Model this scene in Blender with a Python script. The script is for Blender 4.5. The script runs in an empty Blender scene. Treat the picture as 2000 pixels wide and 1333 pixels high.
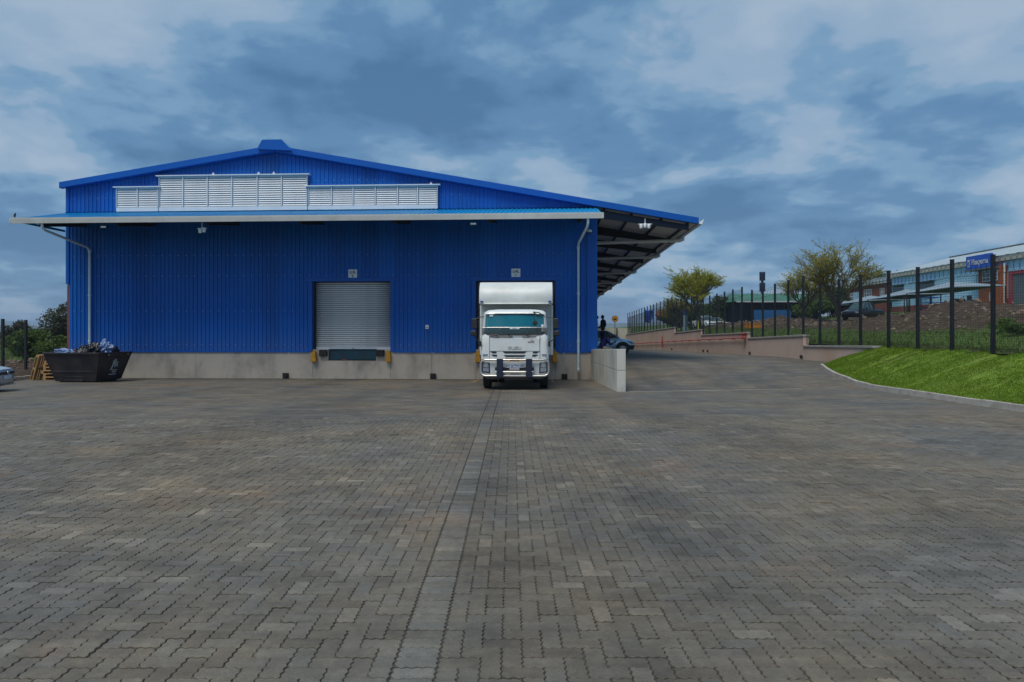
import bpy, bmesh, math, random
import numpy as np
from mathutils import Vector, Matrix, noise as mnoise

# ------------------------------------------------------------------ camera, sky, sun, exposure
SC = bpy.context.scene
COL = SC.collection
R = math.radians
random.seed(7)

cam_data = bpy.data.cameras.new('camera')
cam = bpy.data.objects.new('camera', cam_data)
COL.objects.link(cam)
SC.camera = cam
cam.location = (0.0, 0.0, 1.73)
cam.rotation_euler = (R(90), 0, 0)
cam_data.sensor_width = 36.0
cam_data.lens = 24.0
cam_data.shift_y = -0.00825
cam_data.clip_start = 0.1
cam_data.clip_end = 12000

SUN_AZ = R(-150)      # compass angle from +Y, clockwise: light comes from behind and left of the camera
SUN_EL = R(64)
wd = bpy.data.worlds.new('World')
SC.world = wd
wd.use_nodes = True
nt = wd.node_tree
for n in list(nt.nodes):
    nt.nodes.remove(n)


def N(tree, kind, **kw):
    n = tree.nodes.new(kind)
    for k, v in kw.items():
        if k.startswith('i_'):
            key = k[2:].replace('_', ' ')
            n.inputs[key].default_value = v
        else:
            setattr(n, k, v)
    return n


def ramp(tree, stops, interp='LINEAR'):
    n = tree.nodes.new('ShaderNodeValToRGB')
    cr = n.color_ramp
    cr.interpolation = interp
    while len(cr.elements) < len(stops):
        cr.elements.new(0.5)
    for e, (p, c) in zip(cr.elements, stops):
        e.position = p
        e.color = (c[0], c[1], c[2], 1) if not isinstance(c, float) else (c, c, c, 1)
    return n


def math_node(tree, op, a, b=None, clamp=False):
    n = tree.nodes.new('ShaderNodeMath')
    n.operation = op
    n.use_clamp = clamp
    for i, v in enumerate((a, b)):
        if v is None:
            continue
        if isinstance(v, (int, float)):
            n.inputs[i].default_value = v
        else:
            tree.links.new(v, n.inputs[i])
    return n.outputs[0]


def mix_rgb(tree, fac, a, b, blend='MIX'):
    n = tree.nodes.new('ShaderNodeMix')
    n.data_type = 'RGBA'
    n.blend_type = blend
    n.clamp_factor = True
    for sock, v in ((n.inputs[0], fac), (n.inputs[6], a), (n.inputs[7], b)):
        if isinstance(v, (int, float)):
            sock.default_value = v
        elif isinstance(v, tuple):
            sock.default_value = (v[0], v[1], v[2], 1)
        else:
            tree.links.new(v, sock)
    return n.outputs[2]


# the sky: Nishita daylight almost hidden by an overcast deck of cloud laid out on the dome
sky = N(nt, 'ShaderNodeTexSky', sky_type='NISHITA', sun_disc=False)
sky.sun_elevation = SUN_EL
sky.sun_rotation = SUN_AZ
tc = N(nt, 'ShaderNodeTexCoord')
sep = N(nt, 'ShaderNodeSeparateXYZ')
nt.links.new(tc.outputs['Generated'], sep.inputs[0])
zz = math_node(nt, 'ADD', math_node(nt, 'MAXIMUM', sep.outputs[2], 0.0), 0.22)
cx = math_node(nt, 'DIVIDE', sep.outputs[0], zz)
cy = math_node(nt, 'DIVIDE', sep.outputs[1], zz)
cmb = N(nt, 'ShaderNodeCombineXYZ')
nt.links.new(cx, cmb.inputs[0])
nt.links.new(cy, cmb.inputs[1])
cmb.inputs[2].default_value = 9.3
big = N(nt, 'ShaderNodeTexNoise', i_Scale=1.35, i_Detail=9.0, i_Roughness=0.52, i_Distortion=0.15)
nt.links.new(cmb.outputs[0], big.inputs['Vector'])
mp = N(nt, 'ShaderNodeMapping')
mp.inputs['Location'].default_value = (4.1, -2.6, 0.7)
nt.links.new(cmb.outputs[0], mp.inputs['Vector'])
mid = N(nt, 'ShaderNodeTexNoise', i_Scale=3.6, i_Detail=9.0, i_Roughness=0.54, i_Distortion=0.2)
nt.links.new(mp.outputs[0], mid.inputs['Vector'])
dens = math_node(nt, 'ADD', math_node(nt, 'MULTIPLY', big.outputs[0], 0.68), math_node(nt, 'MULTIPLY', mid.outputs[0], 0.32))
cr = ramp(nt, [(0.38, (1.85, 2.42, 3.05)), (0.445, (1.48, 2.12, 2.88)), (0.485, (0.92, 1.70, 2.58)), (0.53, (0.54, 1.22, 2.14)), (0.60, (0.33, 0.88, 1.70))], 'EASE')
nt.links.new(dens, cr.inputs[0])
skymix = mix_rgb(nt, 0.94, sky.outputs[0], cr.outputs[0])
bg = N(nt, 'ShaderNodeBackground')
bg.inputs['Strength'].default_value = 0.1
nt.links.new(skymix, bg.inputs['Color'])
wo = N(nt, 'ShaderNodeOutputWorld')
nt.links.new(bg.outputs[0], wo.inputs['Surface'])

sun_data = bpy.data.lights.new('sun', 'SUN')
sun_data.energy = 1.5
sun_data.angle = R(36)
sun_data.color = (1.0, 0.93, 0.82)
sun = bpy.data.objects.new('sun', sun_data)
COL.objects.link(sun)
sv = Vector((math.sin(SUN_AZ) * math.cos(SUN_EL), math.cos(SUN_AZ) * math.cos(SUN_EL), math.sin(SUN_EL)))
sun.rotation_euler = (-sv).to_track_quat('-Z', 'Y').to_euler()
sun.location = sv * 60

SC.view_settings.view_transform = 'Standard'
SC.view_settings.look = 'None'
SC.view_settings.exposure = 0.95
SC.view_settings.gamma = 1.0
SC.render.engine = 'CYCLES'
SC.cycles.use_denoising = True
SC.cycles.max_bounces = 6
SC.cycles.transparent_max_bounces = 16


# ------------------------------------------------------------------ helpers
def lerp(a, b, t):
    return a + (b - a) * t


def interp(x, pts):
    if x <= pts[0][0]:
        return pts[0][1]
    for (x0, y0), (x1, y1) in zip(pts, pts[1:]):
        if x <= x1:
            return y0 + (y1 - y0) * (x - x0) / (x1 - x0)
    return pts[-1][1]


def sstep(a, b, x):
    t = max(0.0, min(1.0, (x - a) / (b - a)))
    return t * t * (3 - 2 * t)


class G:
    """collects faces, then links them as one mesh object"""

    def __init__(s):
        s.v, s.f, s.m = [], [], []
        s.k = 0

    def add(s, vs, fs, k=None):
        o = len(s.v)
        s.v.extend([tuple(p) for p in vs])
        s.f.extend([tuple(i + o for i in f) for f in fs])
        s.m.extend([s.k if k is None else k] * len(fs))
        return s

    def quad(s, *p, k=None):
        return s.add(p, [tuple(range(len(p)))], k)

    def box(s, x0, x1, y0, y1, z0, z1, k=None):
        vs = [(x, y, z) for z in (z0, z1) for y in (y0, y1) for x in (x0, x1)]
        return s.add(vs, [(0, 2, 3, 1), (4, 5, 7, 6), (0, 1, 5, 4), (2, 6, 7, 3), (0, 4, 6, 2), (1, 3, 7, 5)], k)

    def hexa(s, c, k=None):
        """eight corners: bottom ring then top ring"""
        return s.add(c, [(3, 2, 1, 0), (4, 5, 6, 7), (0, 1, 5, 4), (1, 2, 6, 5), (2, 3, 7, 6), (3, 0, 4, 7)], k)

    def obox(s, c, size, m=None, k=None):
        hx, hy, hz = [q / 2 for q in size]
        m = m or Matrix.Identity(3)
        c = Vector(c)
        vs = [c + m @ Vector((x, y, z)) for z in (-hz, hz) for y in (-hy, hy) for x in (-hx, hx)]
        return s.add(vs, [(0, 2, 3, 1), (4, 5, 7, 6), (0, 1, 5, 4), (2, 6, 7, 3), (0, 4, 6, 2), (1, 3, 7, 5)], k)

    def bar(s, a, b, w, h, k=None):
        a, b = Vector(a), Vector(b)
        d = b - a
        q = d.to_track_quat('Y', 'Z').to_matrix()
        return s.obox((a + b) / 2, (w, d.length, h), q, k)

    def tube(s, pts, r, n=8, caps=True, k=None):
        pts = [Vector(p) for p in pts]
        rs = r if isinstance(r, (list, tuple)) else [r] * len(pts)
        vs, fs = [], []
        ref = None
        for i, p in enumerate(pts):
            d = (pts[min(i + 1, len(pts) - 1)] - pts[max(i - 1, 0)])
            if d.length < 1e-9:
                d = Vector((0, 0, 1))
            d.normalize()
            if ref is None:
                ref = Vector((0, 0, 1)) if abs(d.z) < 0.9 else Vector((1, 0, 0))
            u = d.cross(ref)
            if u.length < 1e-5:
                u = d.orthogonal()
            u.normalize()
            w = u.cross(d)
            ref = w
            for j in range(n):
                t = 2 * math.pi * j / n
                vs.append(p + (u * math.cos(t) + w * math.sin(t)) * rs[i])
        for i in range(len(pts) - 1):
            for j in range(n):
                j2 = (j + 1) % n
                fs.append((i * n + j, i * n + j2, (i + 1) * n + j2, (i + 1) * n + j))
        if caps:
            fs.append(tuple(range(n - 1, -1, -1)))
            e = (len(pts) - 1) * n
            fs.append(tuple(range(e, e + n)))
        return s.add(vs, fs, k)

    def prism(s, poly, fn, t0, t1, k=None):
        """extrude the 2-D outline poly between t0 and t1; fn(a, b, t) -> point"""
        n = len(poly)
        vs = [fn(a, b, t) for t in (t0, t1) for a, b in poly]
        fs = [tuple(range(n - 1, -1, -1)), tuple(range(n, 2 * n))]
        fs += [(i, (i + 1) % n, n + (i + 1) % n, n + i) for i in range(n)]
        return s.add(vs, fs, k)

    def loft(s, rings, caps=True, k=None):
        n = len(rings[0])
        vs = [p for r in rings for p in r]
        fs = []
        for i in range(len(rings) - 1):
            for j in range(n):
                fs.append((i * n + j, i * n + (j + 1) % n, (i + 1) * n + (j + 1) % n, (i + 1) * n + j))
        if caps:
            fs.append(tuple(range(n - 1, -1, -1)))
            e = (len(rings) - 1) * n
            fs.append(tuple(range(e, e + n)))
        return s.add(vs, fs, k)

    def lathe(s, prof, c, axis='Z', n=16, k=None):
        """prof: list of (radius, height) closed at both ends by the caps"""
        vs, fs = [], []
        c = Vector(c)
        for r, h in prof:
            for j in range(n):
                t = 2 * math.pi * j / n
                a, b = r * math.cos(t), r * math.sin(t)
                vs.append(c + (Vector((a, b, h)) if axis == 'Z' else Vector((h, a, b)) if axis == 'X' else Vector((b, h, a))))
        for i in range(len(prof) - 1):
            for j in range(n):
                fs.append((i * n + j, i * n + (j + 1) % n, (i + 1) * n + (j + 1) % n, (i + 1) * n + j))
        fs.append(tuple(range(n - 1, -1, -1)))
        e = (len(prof) - 1) * n
        fs.append(tuple(range(e, e + n)))
        return s.add(vs, fs, k)

    def grid(s, pts, k=None):
        """pts[i][j] rows of points"""
        n = len(pts[0])
        vs = [p for row in pts for p in row]
        fs = [(i * n + j, i * n + j + 1, (i + 1) * n + j + 1, (i + 1) * n + j) for i in range(len(pts) - 1) for j in range(n - 1)]
        return s.add(vs, fs, k)

    def mesh(s, name, mats, smooth=False, fix=True):
        me = bpy.data.meshes.new(name)
        me.from_pydata(s.v, [], s.f)
        for m in (mats if isinstance(mats, (list, tuple)) else [mats]):
            me.materials.append(m)
        if any(s.m):
            me.polygons.foreach_set('material_index', s.m)
        if fix:
            bm = bmesh.new()
            bm.from_mesh(me)
            bmesh.ops.recalc_face_normals(bm, faces=bm.faces)
            bm.to_mesh(me)
            bm.free()
        if smooth:
            me.polygons.foreach_set('use_smooth', [True] * len(me.polygons))
        me.update()
        return me

    def obj(s, name, mats, parent=None, smooth=False, bevel=0, seg=2, fix=True):
        me = s.mesh(name, mats, smooth or bevel > 0, fix)
        o = bpy.data.objects.new(name, me)
        COL.objects.link(o)
        if parent is not None:
            o.parent = parent
        if bevel:
            b = o.modifiers.new('bevel', 'BEVEL')
            b.width = bevel
            b.segments = seg
            b.limit_method = 'ANGLE'
            b.angle_limit = R(35)
            b.harden_normals = True
        elif smooth:
            me.set_sharp_from_angle(angle=R(40))
        return o


def tag(o, label=None, cat=None, group=None, kind=None):
    if label:
        o['label'] = label
    if cat:
        o['category'] = cat
    if group:
        o['group'] = group
    if kind:
        o['kind'] = kind
    return o


def empty(name, loc=(0, 0, 0), rz=0.0, parent=None):
    o = bpy.data.objects.new(name, None)
    o.empty_display_size = 0.2
    o.location = loc
    o.rotation_euler = (0, 0, rz)
    COL.objects.link(o)
    if parent is not None:
        o.parent = parent
    return o


def inst(src, name, parent, loc=(0, 0, 0), rot=(0, 0, 0), scale=(1, 1, 1)):
    """another object that shares src's mesh"""
    o = bpy.data.objects.new(name, src)
    o.location = loc
    o.rotation_euler = rot
    o.scale = scale
    COL.objects.link(o)
    if parent is not None:
        o.parent = parent
    return o


def copy_tree(o, parent=None):
    c = o.copy()
    COL.objects.link(c)
    c.parent = parent
    for ch in list(o.children):
        copy_tree(ch, c)
    return c


def text(name, body, size, mat, loc, rot, parent=None, extrude=0.004, align='CENTER', sx=1.0, bold=0.0):
    cu = bpy.data.curves.new(name, 'FONT')
    cu.body = body
    cu.size = size
    cu.extrude = extrude
    cu.offset = bold
    cu.align_x = align
    cu.align_y = 'CENTER'
    cu.materials.append(mat)
    o = bpy.data.objects.new(name, cu)
    o.location = loc
    o.rotation_euler = rot
    o.scale = (sx, 1, 1)
    COL.objects.link(o)
    me_ = bpy.data.meshes.new_from_object(o.evaluated_get(bpy.context.evaluated_depsgraph_get()))
    bpy.data.objects.remove(o)
    o = bpy.data.objects.new(name, me_)
    o.location = loc
    o.rotation_euler = rot
    o.scale = (sx, 1, 1)
    COL.objects.link(o)
    if parent is not None:
        o.parent = parent
    return o


# ------------------------------------------------------------------ materials
MATS = {}


def mat(name, c1, c2=None, scale=3.0, rough=0.6, metal=0.0, detail=4.0, bump=0.0, bscale=None, spec=0.5, stretch=(1, 1, 1), lo=0.35, hi=0.65, dirt=None, dscale=0.8, damt=0.5, coat=0.0, rvar=0.0, world=False):
    """plain procedural surface: two tones by noise, optional dirt patches and fine relief"""
    m = bpy.data.materials.new(name)
    m.use_nodes = True
    t = m.node_tree
    b = t.nodes['Principled BSDF']
    b.inputs['Roughness'].default_value = rough
    b.inputs['Metallic'].default_value = metal
    b.inputs['Specular IOR Level'].default_value = spec
    b.inputs['Coat Weight'].default_value = coat
    if world:
        g = N(t, 'ShaderNodeNewGeometry')
        src = g.outputs['Position']
    else:
        g = N(t, 'ShaderNodeTexCoord')
        src = g.outputs['Object']
    mp = N(t, 'ShaderNodeMapping')
    mp.inputs['Scale'].default_value = stretch
    t.links.new(src, mp.inputs['Vector'])
    n = N(t, 'ShaderNodeTexNoise', i_Scale=scale, i_Detail=detail, i_Roughness=0.6)
    t.links.new(mp.outputs[0], n.inputs['Vector'])
    c2 = c2 or tuple(x * 0.85 for x in c1)
    r = ramp(t, [(lo, c1), (hi, c2)])
    t.links.new(n.outputs[0], r.inputs[0])
    col = r.outputs[0]
    if dirt:
        n2 = N(t, 'ShaderNodeTexNoise', i_Scale=dscale, i_Detail=6.0, i_Roughness=0.65)
        t.links.new(mp.outputs[0], n2.inputs['Vector'])
        r2 = ramp(t, [(0.48, 0.0), (0.68, damt)])
        t.links.new(n2.outputs[0], r2.inputs[0])
        col = mix_rgb(t, r2.outputs[0], col, dirt)
    t.links.new(col, b.inputs['Base Color'])
    if rvar:
        rr = N(t, 'ShaderNodeMapRange')
        rr.inputs[3].default_value = rough - rvar
        rr.inputs[4].default_value = rough + rvar
        t.links.new(n.outputs[0], rr.inputs[0])
        t.links.new(rr.outputs[0], b.inputs['Roughness'])
    if bump:
        n3 = N(t, 'ShaderNodeTexNoise', i_Scale=bscale or scale * 8, i_Detail=5.0)
        t.links.new(src, n3.inputs['Vector'])
        bp = N(t, 'ShaderNodeBump', i_Strength=bump, i_Distance=0.02)
        t.links.new(n3.outputs[0], bp.inputs['Height'])
        t.links.new(bp.outputs[0], b.inputs['Normal'])
    MATS[name] = m
    return m


def leaf_mat(name, c1, c2, c3, trans=0.25):
    m = bpy.data.materials.new(name)
    m.use_nodes = True
    t = m.node_tree
    b = t.nodes['Principled BSDF']
    b.inputs['Roughness'].default_value = 0.65
    b.inputs['Specular IOR Level'].default_value = 0.25
    g = N(t, 'ShaderNodeNewGeometry')
    tcn = N(t, 'ShaderNodeTexCoord')
    n = N(t, 'ShaderNodeTexNoise', i_Scale=0.9, i_Detail=3.0)
    t.links.new(tcn.outputs['Object'], n.inputs['Vector'])
    v = math_node(t, 'ADD', math_node(t, 'MULTIPLY', g.outputs['Random Per Island'], 0.5), math_node(t, 'MULTIPLY', n.outputs[0], 0.5))
    r = ramp(t, [(0.2, c1), (0.5, c2), (0.8, c3)])
    t.links.new(v, r.inputs[0])
    t.links.new(r.outputs[0], b.inputs['Base Color'])
    tr = N(t, 'ShaderNodeBsdfTranslucent')
    t.links.new(r.outputs[0], tr.inputs['Color'])
    ms = N(t, 'ShaderNodeMixShader')
    ms.inputs[0].default_value = trans
    t.links.new(b.outputs[0], ms.inputs[1])
    t.links.new(tr.outputs[0], ms.inputs[2])
    t.links.new(ms.outputs[0], t.nodes['Material Output'].inputs['Surface'])
    return m


def glass_mat(name, tint, rough=0.03, mixf=0.25, film=None):
    m = bpy.data.materials.new(name)
    m.use_nodes = True
    t = m.node_tree
    t.nodes.remove(t.nodes['Principled BSDF'])
    tr = N(t, 'ShaderNodeBsdfTransparent')
    tcn = N(t, 'ShaderNodeTexCoord')
    n = N(t, 'ShaderNodeTexNoise', i_Scale=1.3)
    t.links.new(tcn.outputs['Object'], n.inputs['Vector'])
    r = ramp(t, [(0.3, tint), (0.7, tuple(x * 0.9 for x in tint))])
    t.links.new(n.outputs[0], r.inputs[0])
    t.links.new(r.outputs[0], tr.inputs['Color'])
    gl = N(t, 'ShaderNodeBsdfGlossy', i_Roughness=rough)
    fr = N(t, 'ShaderNodeFresnel', i_IOR=1.5)
    f2 = math_node(t, 'ADD', fr.outputs[0], mixf * 0.3, True)
    ms = N(t, 'ShaderNodeMixShader')
    t.links.new(f2, ms.inputs[0])
    t.links.new(tr.outputs[0], ms.inputs[1])
    t.links.new(gl.outputs[0], ms.inputs[2])
    last = ms
    if film:
        df = N(t, 'ShaderNodeBsdfDiffuse')
        df.inputs['Color'].default_value = (film[0], film[1], film[2], 1)
        m2 = N(t, 'ShaderNodeMixShader')
        m2.inputs[0].default_value = 0.30
        t.links.new(ms.outputs[0], m2.inputs[1])
        t.links.new(df.outputs[0], m2.inputs[2])
        last = m2
    t.links.new(last.outputs[0], t.nodes['Material Output'].inputs['Surface'])
    return m


def paving_mat(name, mode, tint=(1.0, 1.0, 1.0)):
    """mode 'island': single pavers in one mesh, 'object': each paver its own object, 'sheet': pattern on the far yard"""
    m = bpy.data.materials.new(name)
    m.use_nodes = True
    t = m.node_tree
    L = t.links.new
    b = t.nodes['Principled BSDF']
    g = N(t, 'ShaderNodeNewGeometry')
    pos = g.outputs['Position']
    if mode == 'island':
        rnd = g.outputs['Random Per Island']
    elif mode == 'object':
        oi = N(t, 'ShaderNodeObjectInfo')
        rnd = oi.outputs['Random']
    else:
        br = N(t, 'ShaderNodeTexBrick', offset=0.5, i_Scale=1.0, i_Mortar_Size=0.006, i_Bias=0.0, i_Brick_Width=0.22, i_Row_Height=0.11)
        br.inputs['Color1'].default_value = (0, 0, 0, 1)
        br.inputs['Color2'].default_value = (1, 1, 1, 1)
        br.inputs['Mortar'].default_value = (0.4, 0.4, 0.4, 1)
        nz = N(t, 'ShaderNodeTexNoise', i_Scale=18.0, i_Detail=1.0)
        L(pos, nz.inputs['Vector'])
        ad = N(t, 'ShaderNodeVectorMath', operation='MULTIPLY_ADD')
        L(nz.outputs['Color'], ad.inputs[0])
        ad.inputs[1].default_value = (0.012, 0.012, 0)
        L(pos, ad.inputs[2])
        L(ad.outputs[0], br.inputs['Vector'])
        rnd = br.outputs['Color']
    tone = ramp(t, [(0.0, (0.104, 0.093, 0.075)), (0.25, (0.126, 0.113, 0.092)), (0.5, (0.130, 0.118, 0.096)), (0.72, (0.125, 0.118, 0.103)), (0.94, (0.142, 0.129, 0.107)), (1.0, (0.185, 0.170, 0.143))])
    L(rnd, tone.inputs[0])
    col = mix_rgb(t, 1.0, tone.outputs[0], tint, 'MULTIPLY')
    # large soft patches: bluish and brownish batches of pavers
    n1 = N(t, 'ShaderNodeTexNoise', i_Scale=0.33, i_Detail=4.0, i_Roughness=0.55)
    L(pos, n1.inputs['Vector'])
    r1 = ramp(t, [(0.30, (0.88, 0.95, 1.06)), (0.47, (1.02, 1.03, 1.03)), (0.56, (1.12, 1.07, 0.98)), (0.72, (1.28, 1.12, 0.92))])
    L(n1.outputs[0], r1.inputs[0])
    col = mix_rgb(t, 1.0, col, r1.outputs[0], 'MULTIPLY')
    n2 = N(t, 'ShaderNodeTexNoise', i_Scale=1.1, i_Detail=5.0, i_Roughness=0.6)
    L(pos, n2.inputs['Vector'])
    r2 = ramp(t, [(0.30, (0.70, 0.70, 0.71)), (0.52, (1.0, 1.0, 1.0)), (0.75, (1.20, 1.18, 1.14))])
    L(n2.outputs[0], r2.inputs[0])
    col = mix_rgb(t, 1.0, col, r2.outputs[0], 'MULTIPLY')
    # tyre and oil darkening in long streaks along the yard, rusty dust in places
    mpn = N(t, 'ShaderNodeMapping')
    mpn.inputs['Scale'].default_value = (1.0, 0.10, 1.0)
    L(pos, mpn.inputs['Vector'])
    n3 = N(t, 'ShaderNodeTexNoise', i_Scale=0.55, i_Detail=4.0)
    L(mpn.outputs[0], n3.inputs['Vector'])
    r3 = ramp(t, [(0.36, (0.74, 0.75, 0.77)), (0.52, (1.0, 1.0, 1.0))])
    L(n3.outputs[0], r3.inputs[0])
    col = mix_rgb(t, 1.0, col, r3.outputs[0], 'MULTIPLY')
    n4 = N(t, 'ShaderNodeTexNoise', i_Scale=0.55, i_Detail=8.0, i_Roughness=0.7)
    mp4 = N(t, 'ShaderNodeMapping')
    mp4.inputs['Location'].default_value = (11.0, 3.0, 0)
    L(pos, mp4.inputs['Vector'])
    L(mp4.outputs[0], n4.inputs['Vector'])
    r4 = ramp(t, [(0.56, 0.0), (0.72, 0.55)])
    L(n4.outputs[0], r4.inputs[0])
    col = mix_rgb(t, r4.outputs[0], col, (0.20, 0.125, 0.075))
    vo = N(t, 'ShaderNodeTexVoronoi', i_Scale=0.8, i_Randomness=1.0)
    L(pos, vo.inputs['Vector'])
    nv = N(t, 'ShaderNodeTexNoise', i_Scale=6.0, i_Detail=4.0)
    L(pos, nv.inputs['Vector'])
    dd_ = math_node(t, 'ADD', vo.outputs['Distance'], math_node(t, 'MULTIPLY', nv.outputs[0], 0.16))
    rv = ramp(t, [(0.13, 0.5), (0.20, 0.0)])
    L(dd_, rv.inputs[0])
    col = mix_rgb(t, rv.outputs[0], col, (0.045, 0.040, 0.034))
    mpr = N(t, 'ShaderNodeMapping')
    mpr.inputs['Scale'].default_value = (0.55, 5.0, 1.0)
    L(pos, mpr.inputs['Vector'])
    nr = N(t, 'ShaderNodeTexNoise', i_Scale=1.0, i_Detail=5.0, i_Roughness=0.65)
    L(mpr.outputs[0], nr.inputs['Vector'])
    rr_ = ramp(t, [(0.30, (0.70, 0.71, 0.73)), (0.5, (1.0, 1.0, 1.0)), (0.70, (1.34, 1.31, 1.26))])
    L(nr.outputs[0], rr_.inputs[0])
    col = mix_rgb(t, 1.0 if mode == 'sheet' else 0.5, col, rr_.outputs[0], 'MULTIPLY')
    # grain
    n5 = N(t, 'ShaderNodeTexNoise', i_Scale=130.0, i_Detail=3.0)
    L(pos, n5.inputs['Vector'])
    r5 = ramp(t, [(0.3, (0.80, 0.80, 0.80)), (0.7, (1.18, 1.18, 1.18))])
    L(n5.outputs[0], r5.inputs[0])
    col = mix_rgb(t, 1.0, col, r5.outputs[0], 'MULTIPLY')
    n6 = N(t, 'ShaderNodeTexNoise', i_Scale=14.0, i_Detail=3.0)
    L(pos, n6.inputs['Vector'])
    r6 = ramp(t, [(0.3, (0.86, 0.86, 0.87)), (0.7, (1.13, 1.13, 1.12))])
    L(n6.outputs[0], r6.inputs[0])
    col = mix_rgb(t, 1.0, col, r6.outputs[0], 'MULTIPLY')
    if mode == 'sheet':
        col = mix_rgb(t, br.outputs['Fac'], col, (0.05, 0.046, 0.040))
        sx = N(t, 'ShaderNodeSeparateXYZ')
        L(pos, sx.inputs[0])
        off = math_node(t, 'ABSOLUTE', math_node(t, 'ADD', sx.outputs[0], 0.5))
        joint = math_node(t, 'LESS_THAN', math_node(t, 'ABSOLUTE', math_node(t, 'SUBTRACT', off, 0.114)), 0.012)
        joint = math_node(t, 'MULTIPLY', joint, math_node(t, 'LESS_THAN', sx.outputs[1], 29.0))
        col = mix_rgb(t, joint, col, (0.030, 0.027, 0.022))
        at = N(t, 'ShaderNodeAttribute', attribute_name='bed')
        col = mix_rgb(t, at.outputs['Fac'], col, (0.058, 0.050, 0.039))
    L(col, b.inputs['Base Color'])
    rr = N(t, 'ShaderNodeMapRange')
    rr.inputs[3].default_value = 0.55
    rr.inputs[4].default_value = 0.85
    L(n2.outputs[0], rr.inputs[0])
    L(rr.outputs[0], b.inputs['Roughness'])
    b.inputs['Specular IOR Level'].default_value = 0.35
    bp = N(t, 'ShaderNodeBump', i_Strength=0.35, i_Distance=0.004)
    L(n5.outputs[0], bp.inputs['Height'])
    L(bp.outputs[0], b.inputs['Normal'])
    return m


BLUE = mat('blue_sheeting', (0.0015, 0.125, 0.54), (0.0015, 0.112, 0.49), scale=0.7, rough=0.45, spec=0.3, bump=0.03, bscale=6, rvar=0.06, dirt=(0.008, 0.085, 0.32), dscale=0.5, damt=0.35, stretch=(1, 1, 0.25))


def sheet_variation(m):
    """each sheet of cladding slightly different, faded streaks, dust thrown up at the foot"""
    t = m.node_tree
    b = t.nodes['Principled BSDF']
    src = b.inputs['Base Color'].links[0].from_socket
    tcn = N(t, 'ShaderNodeTexCoord')
    sp = N(t, 'ShaderNodeSeparateXYZ')
    t.links.new(tcn.outputs['Object'], sp.inputs[0])
    fl = math_node(t, 'FLOOR', math_node(t, 'DIVIDE', math_node(t, 'ADD', sp.outputs[0], 24.2), 0.76))
    wn = N(t, 'ShaderNodeTexWhiteNoise', noise_dimensions='1D')
    t.links.new(fl, wn.inputs['W'])
    rp = ramp(t, [(0.0, (0.86, 0.88, 0.90)), (1.0, (1.12, 1.10, 1.08))])
    t.links.new(wn.outputs[0], rp.inputs[0])
    col = mix_rgb(t, 1.0, src, rp.outputs[0], 'MULTIPLY')
    mp_ = N(t, 'ShaderNodeMapping')
    mp_.inputs['Scale'].default_value = (5.0, 1.0, 0.16)
    t.links.new(tcn.outputs['Object'], mp_.inputs['Vector'])
    ns = N(t, 'ShaderNodeTexNoise', i_Scale=1.0, i_Detail=5.0)
    t.links.new(mp_.outputs[0], ns.inputs['Vector'])
    rs_ = ramp(t, [(0.55, 0.0), (0.75, 0.30)])
    t.links.new(ns.outputs[0], rs_.inputs[0])
    col = mix_rgb(t, rs_.outputs[0], col, (0.045, 0.13, 0.36))
    mr = N(t, 'ShaderNodeMapRange')
    mr.inputs[1].default_value = 1.9
    mr.inputs[2].default_value = 0.8
    t.links.new(sp.outputs[2], mr.inputs[0])
    nd_ = N(t, 'ShaderNodeTexNoise', i_Scale=2.0, i_Detail=7.0)
    t.links.new(tcn.outputs['Object'], nd_.inputs['Vector'])
    dust = math_node(t, 'MULTIPLY', math_node(t, 'MULTIPLY', mr.outputs[0], nd_.outputs[0]), 0.35)
    col = mix_rgb(t, dust, col, (0.16, 0.15, 0.16))
    t.links.new(col, b.inputs['Base Color'])


sheet_variation(BLUE)
BLUE_TRIM = mat('blue_trim', (0.0015, 0.105, 0.48), (0.0015, 0.095, 0.44), scale=0.6, rough=0.38, spec=0.35, rvar=0.05)
BLUE_ROOF = mat('blue_roof_sheeting', (0.006, 0.30, 0.62), (0.006, 0.26, 0.56), scale=0.5, rough=0.30, rvar=0.07)
ALU = mat('white_louvre_metal', (0.72, 0.78, 0.84), (0.66, 0.73, 0.80), scale=1.5, rough=0.45, dirt=(0.5, 0.54, 0.58), dscale=1.2, damt=0.3)
GUTTER = mat('white_gutter_metal', (0.76, 0.78, 0.77), (0.70, 0.72, 0.71), scale=1.0, rough=0.4, dirt=(0.50, 0.47, 0.42), dscale=1.2, damt=0.35)
PIPE = mat('pale_pipe_plastic', (0.64, 0.78, 0.84), (0.58, 0.73, 0.80), scale=1.4, rough=0.35, dirt=(0.36, 0.44, 0.46), dscale=3, damt=0.4)
STEEL = mat('black_steel', (0.012, 0.014, 0.020), (0.020, 0.022, 0.028), scale=4, rough=0.5)
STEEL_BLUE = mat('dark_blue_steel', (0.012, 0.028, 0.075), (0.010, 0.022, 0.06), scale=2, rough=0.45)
SOFFIT = mat('insulation_soffit', (0.80, 0.76, 0.68), (0.70, 0.66, 0.59), scale=1.2, rough=0.8, stretch=(1, 8, 1), bump=0.2, bscale=20, dirt=(0.5, 0.46, 0.4), dscale=1.4, damt=0.4)
CONC = mat('dock_concrete', (0.55, 0.48, 0.40), (0.46, 0.405, 0.345), scale=0.9, rough=0.85, detail=8, bump=0.12, bscale=30, dirt=(0.21, 0.19, 0.165), dscale=0.9, damt=0.6, stretch=(1, 1, 0.55))
CONC_W = mat('pale_wall_concrete', (0.60, 0.60, 0.54), (0.50, 0.50, 0.46), scale=1.1, rough=0.8, detail=8, bump=0.1, bscale=25, dirt=(0.30, 0.28, 0.24), dscale=1.3, damt=0.5, stretch=(1, 1, 0.5))
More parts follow.
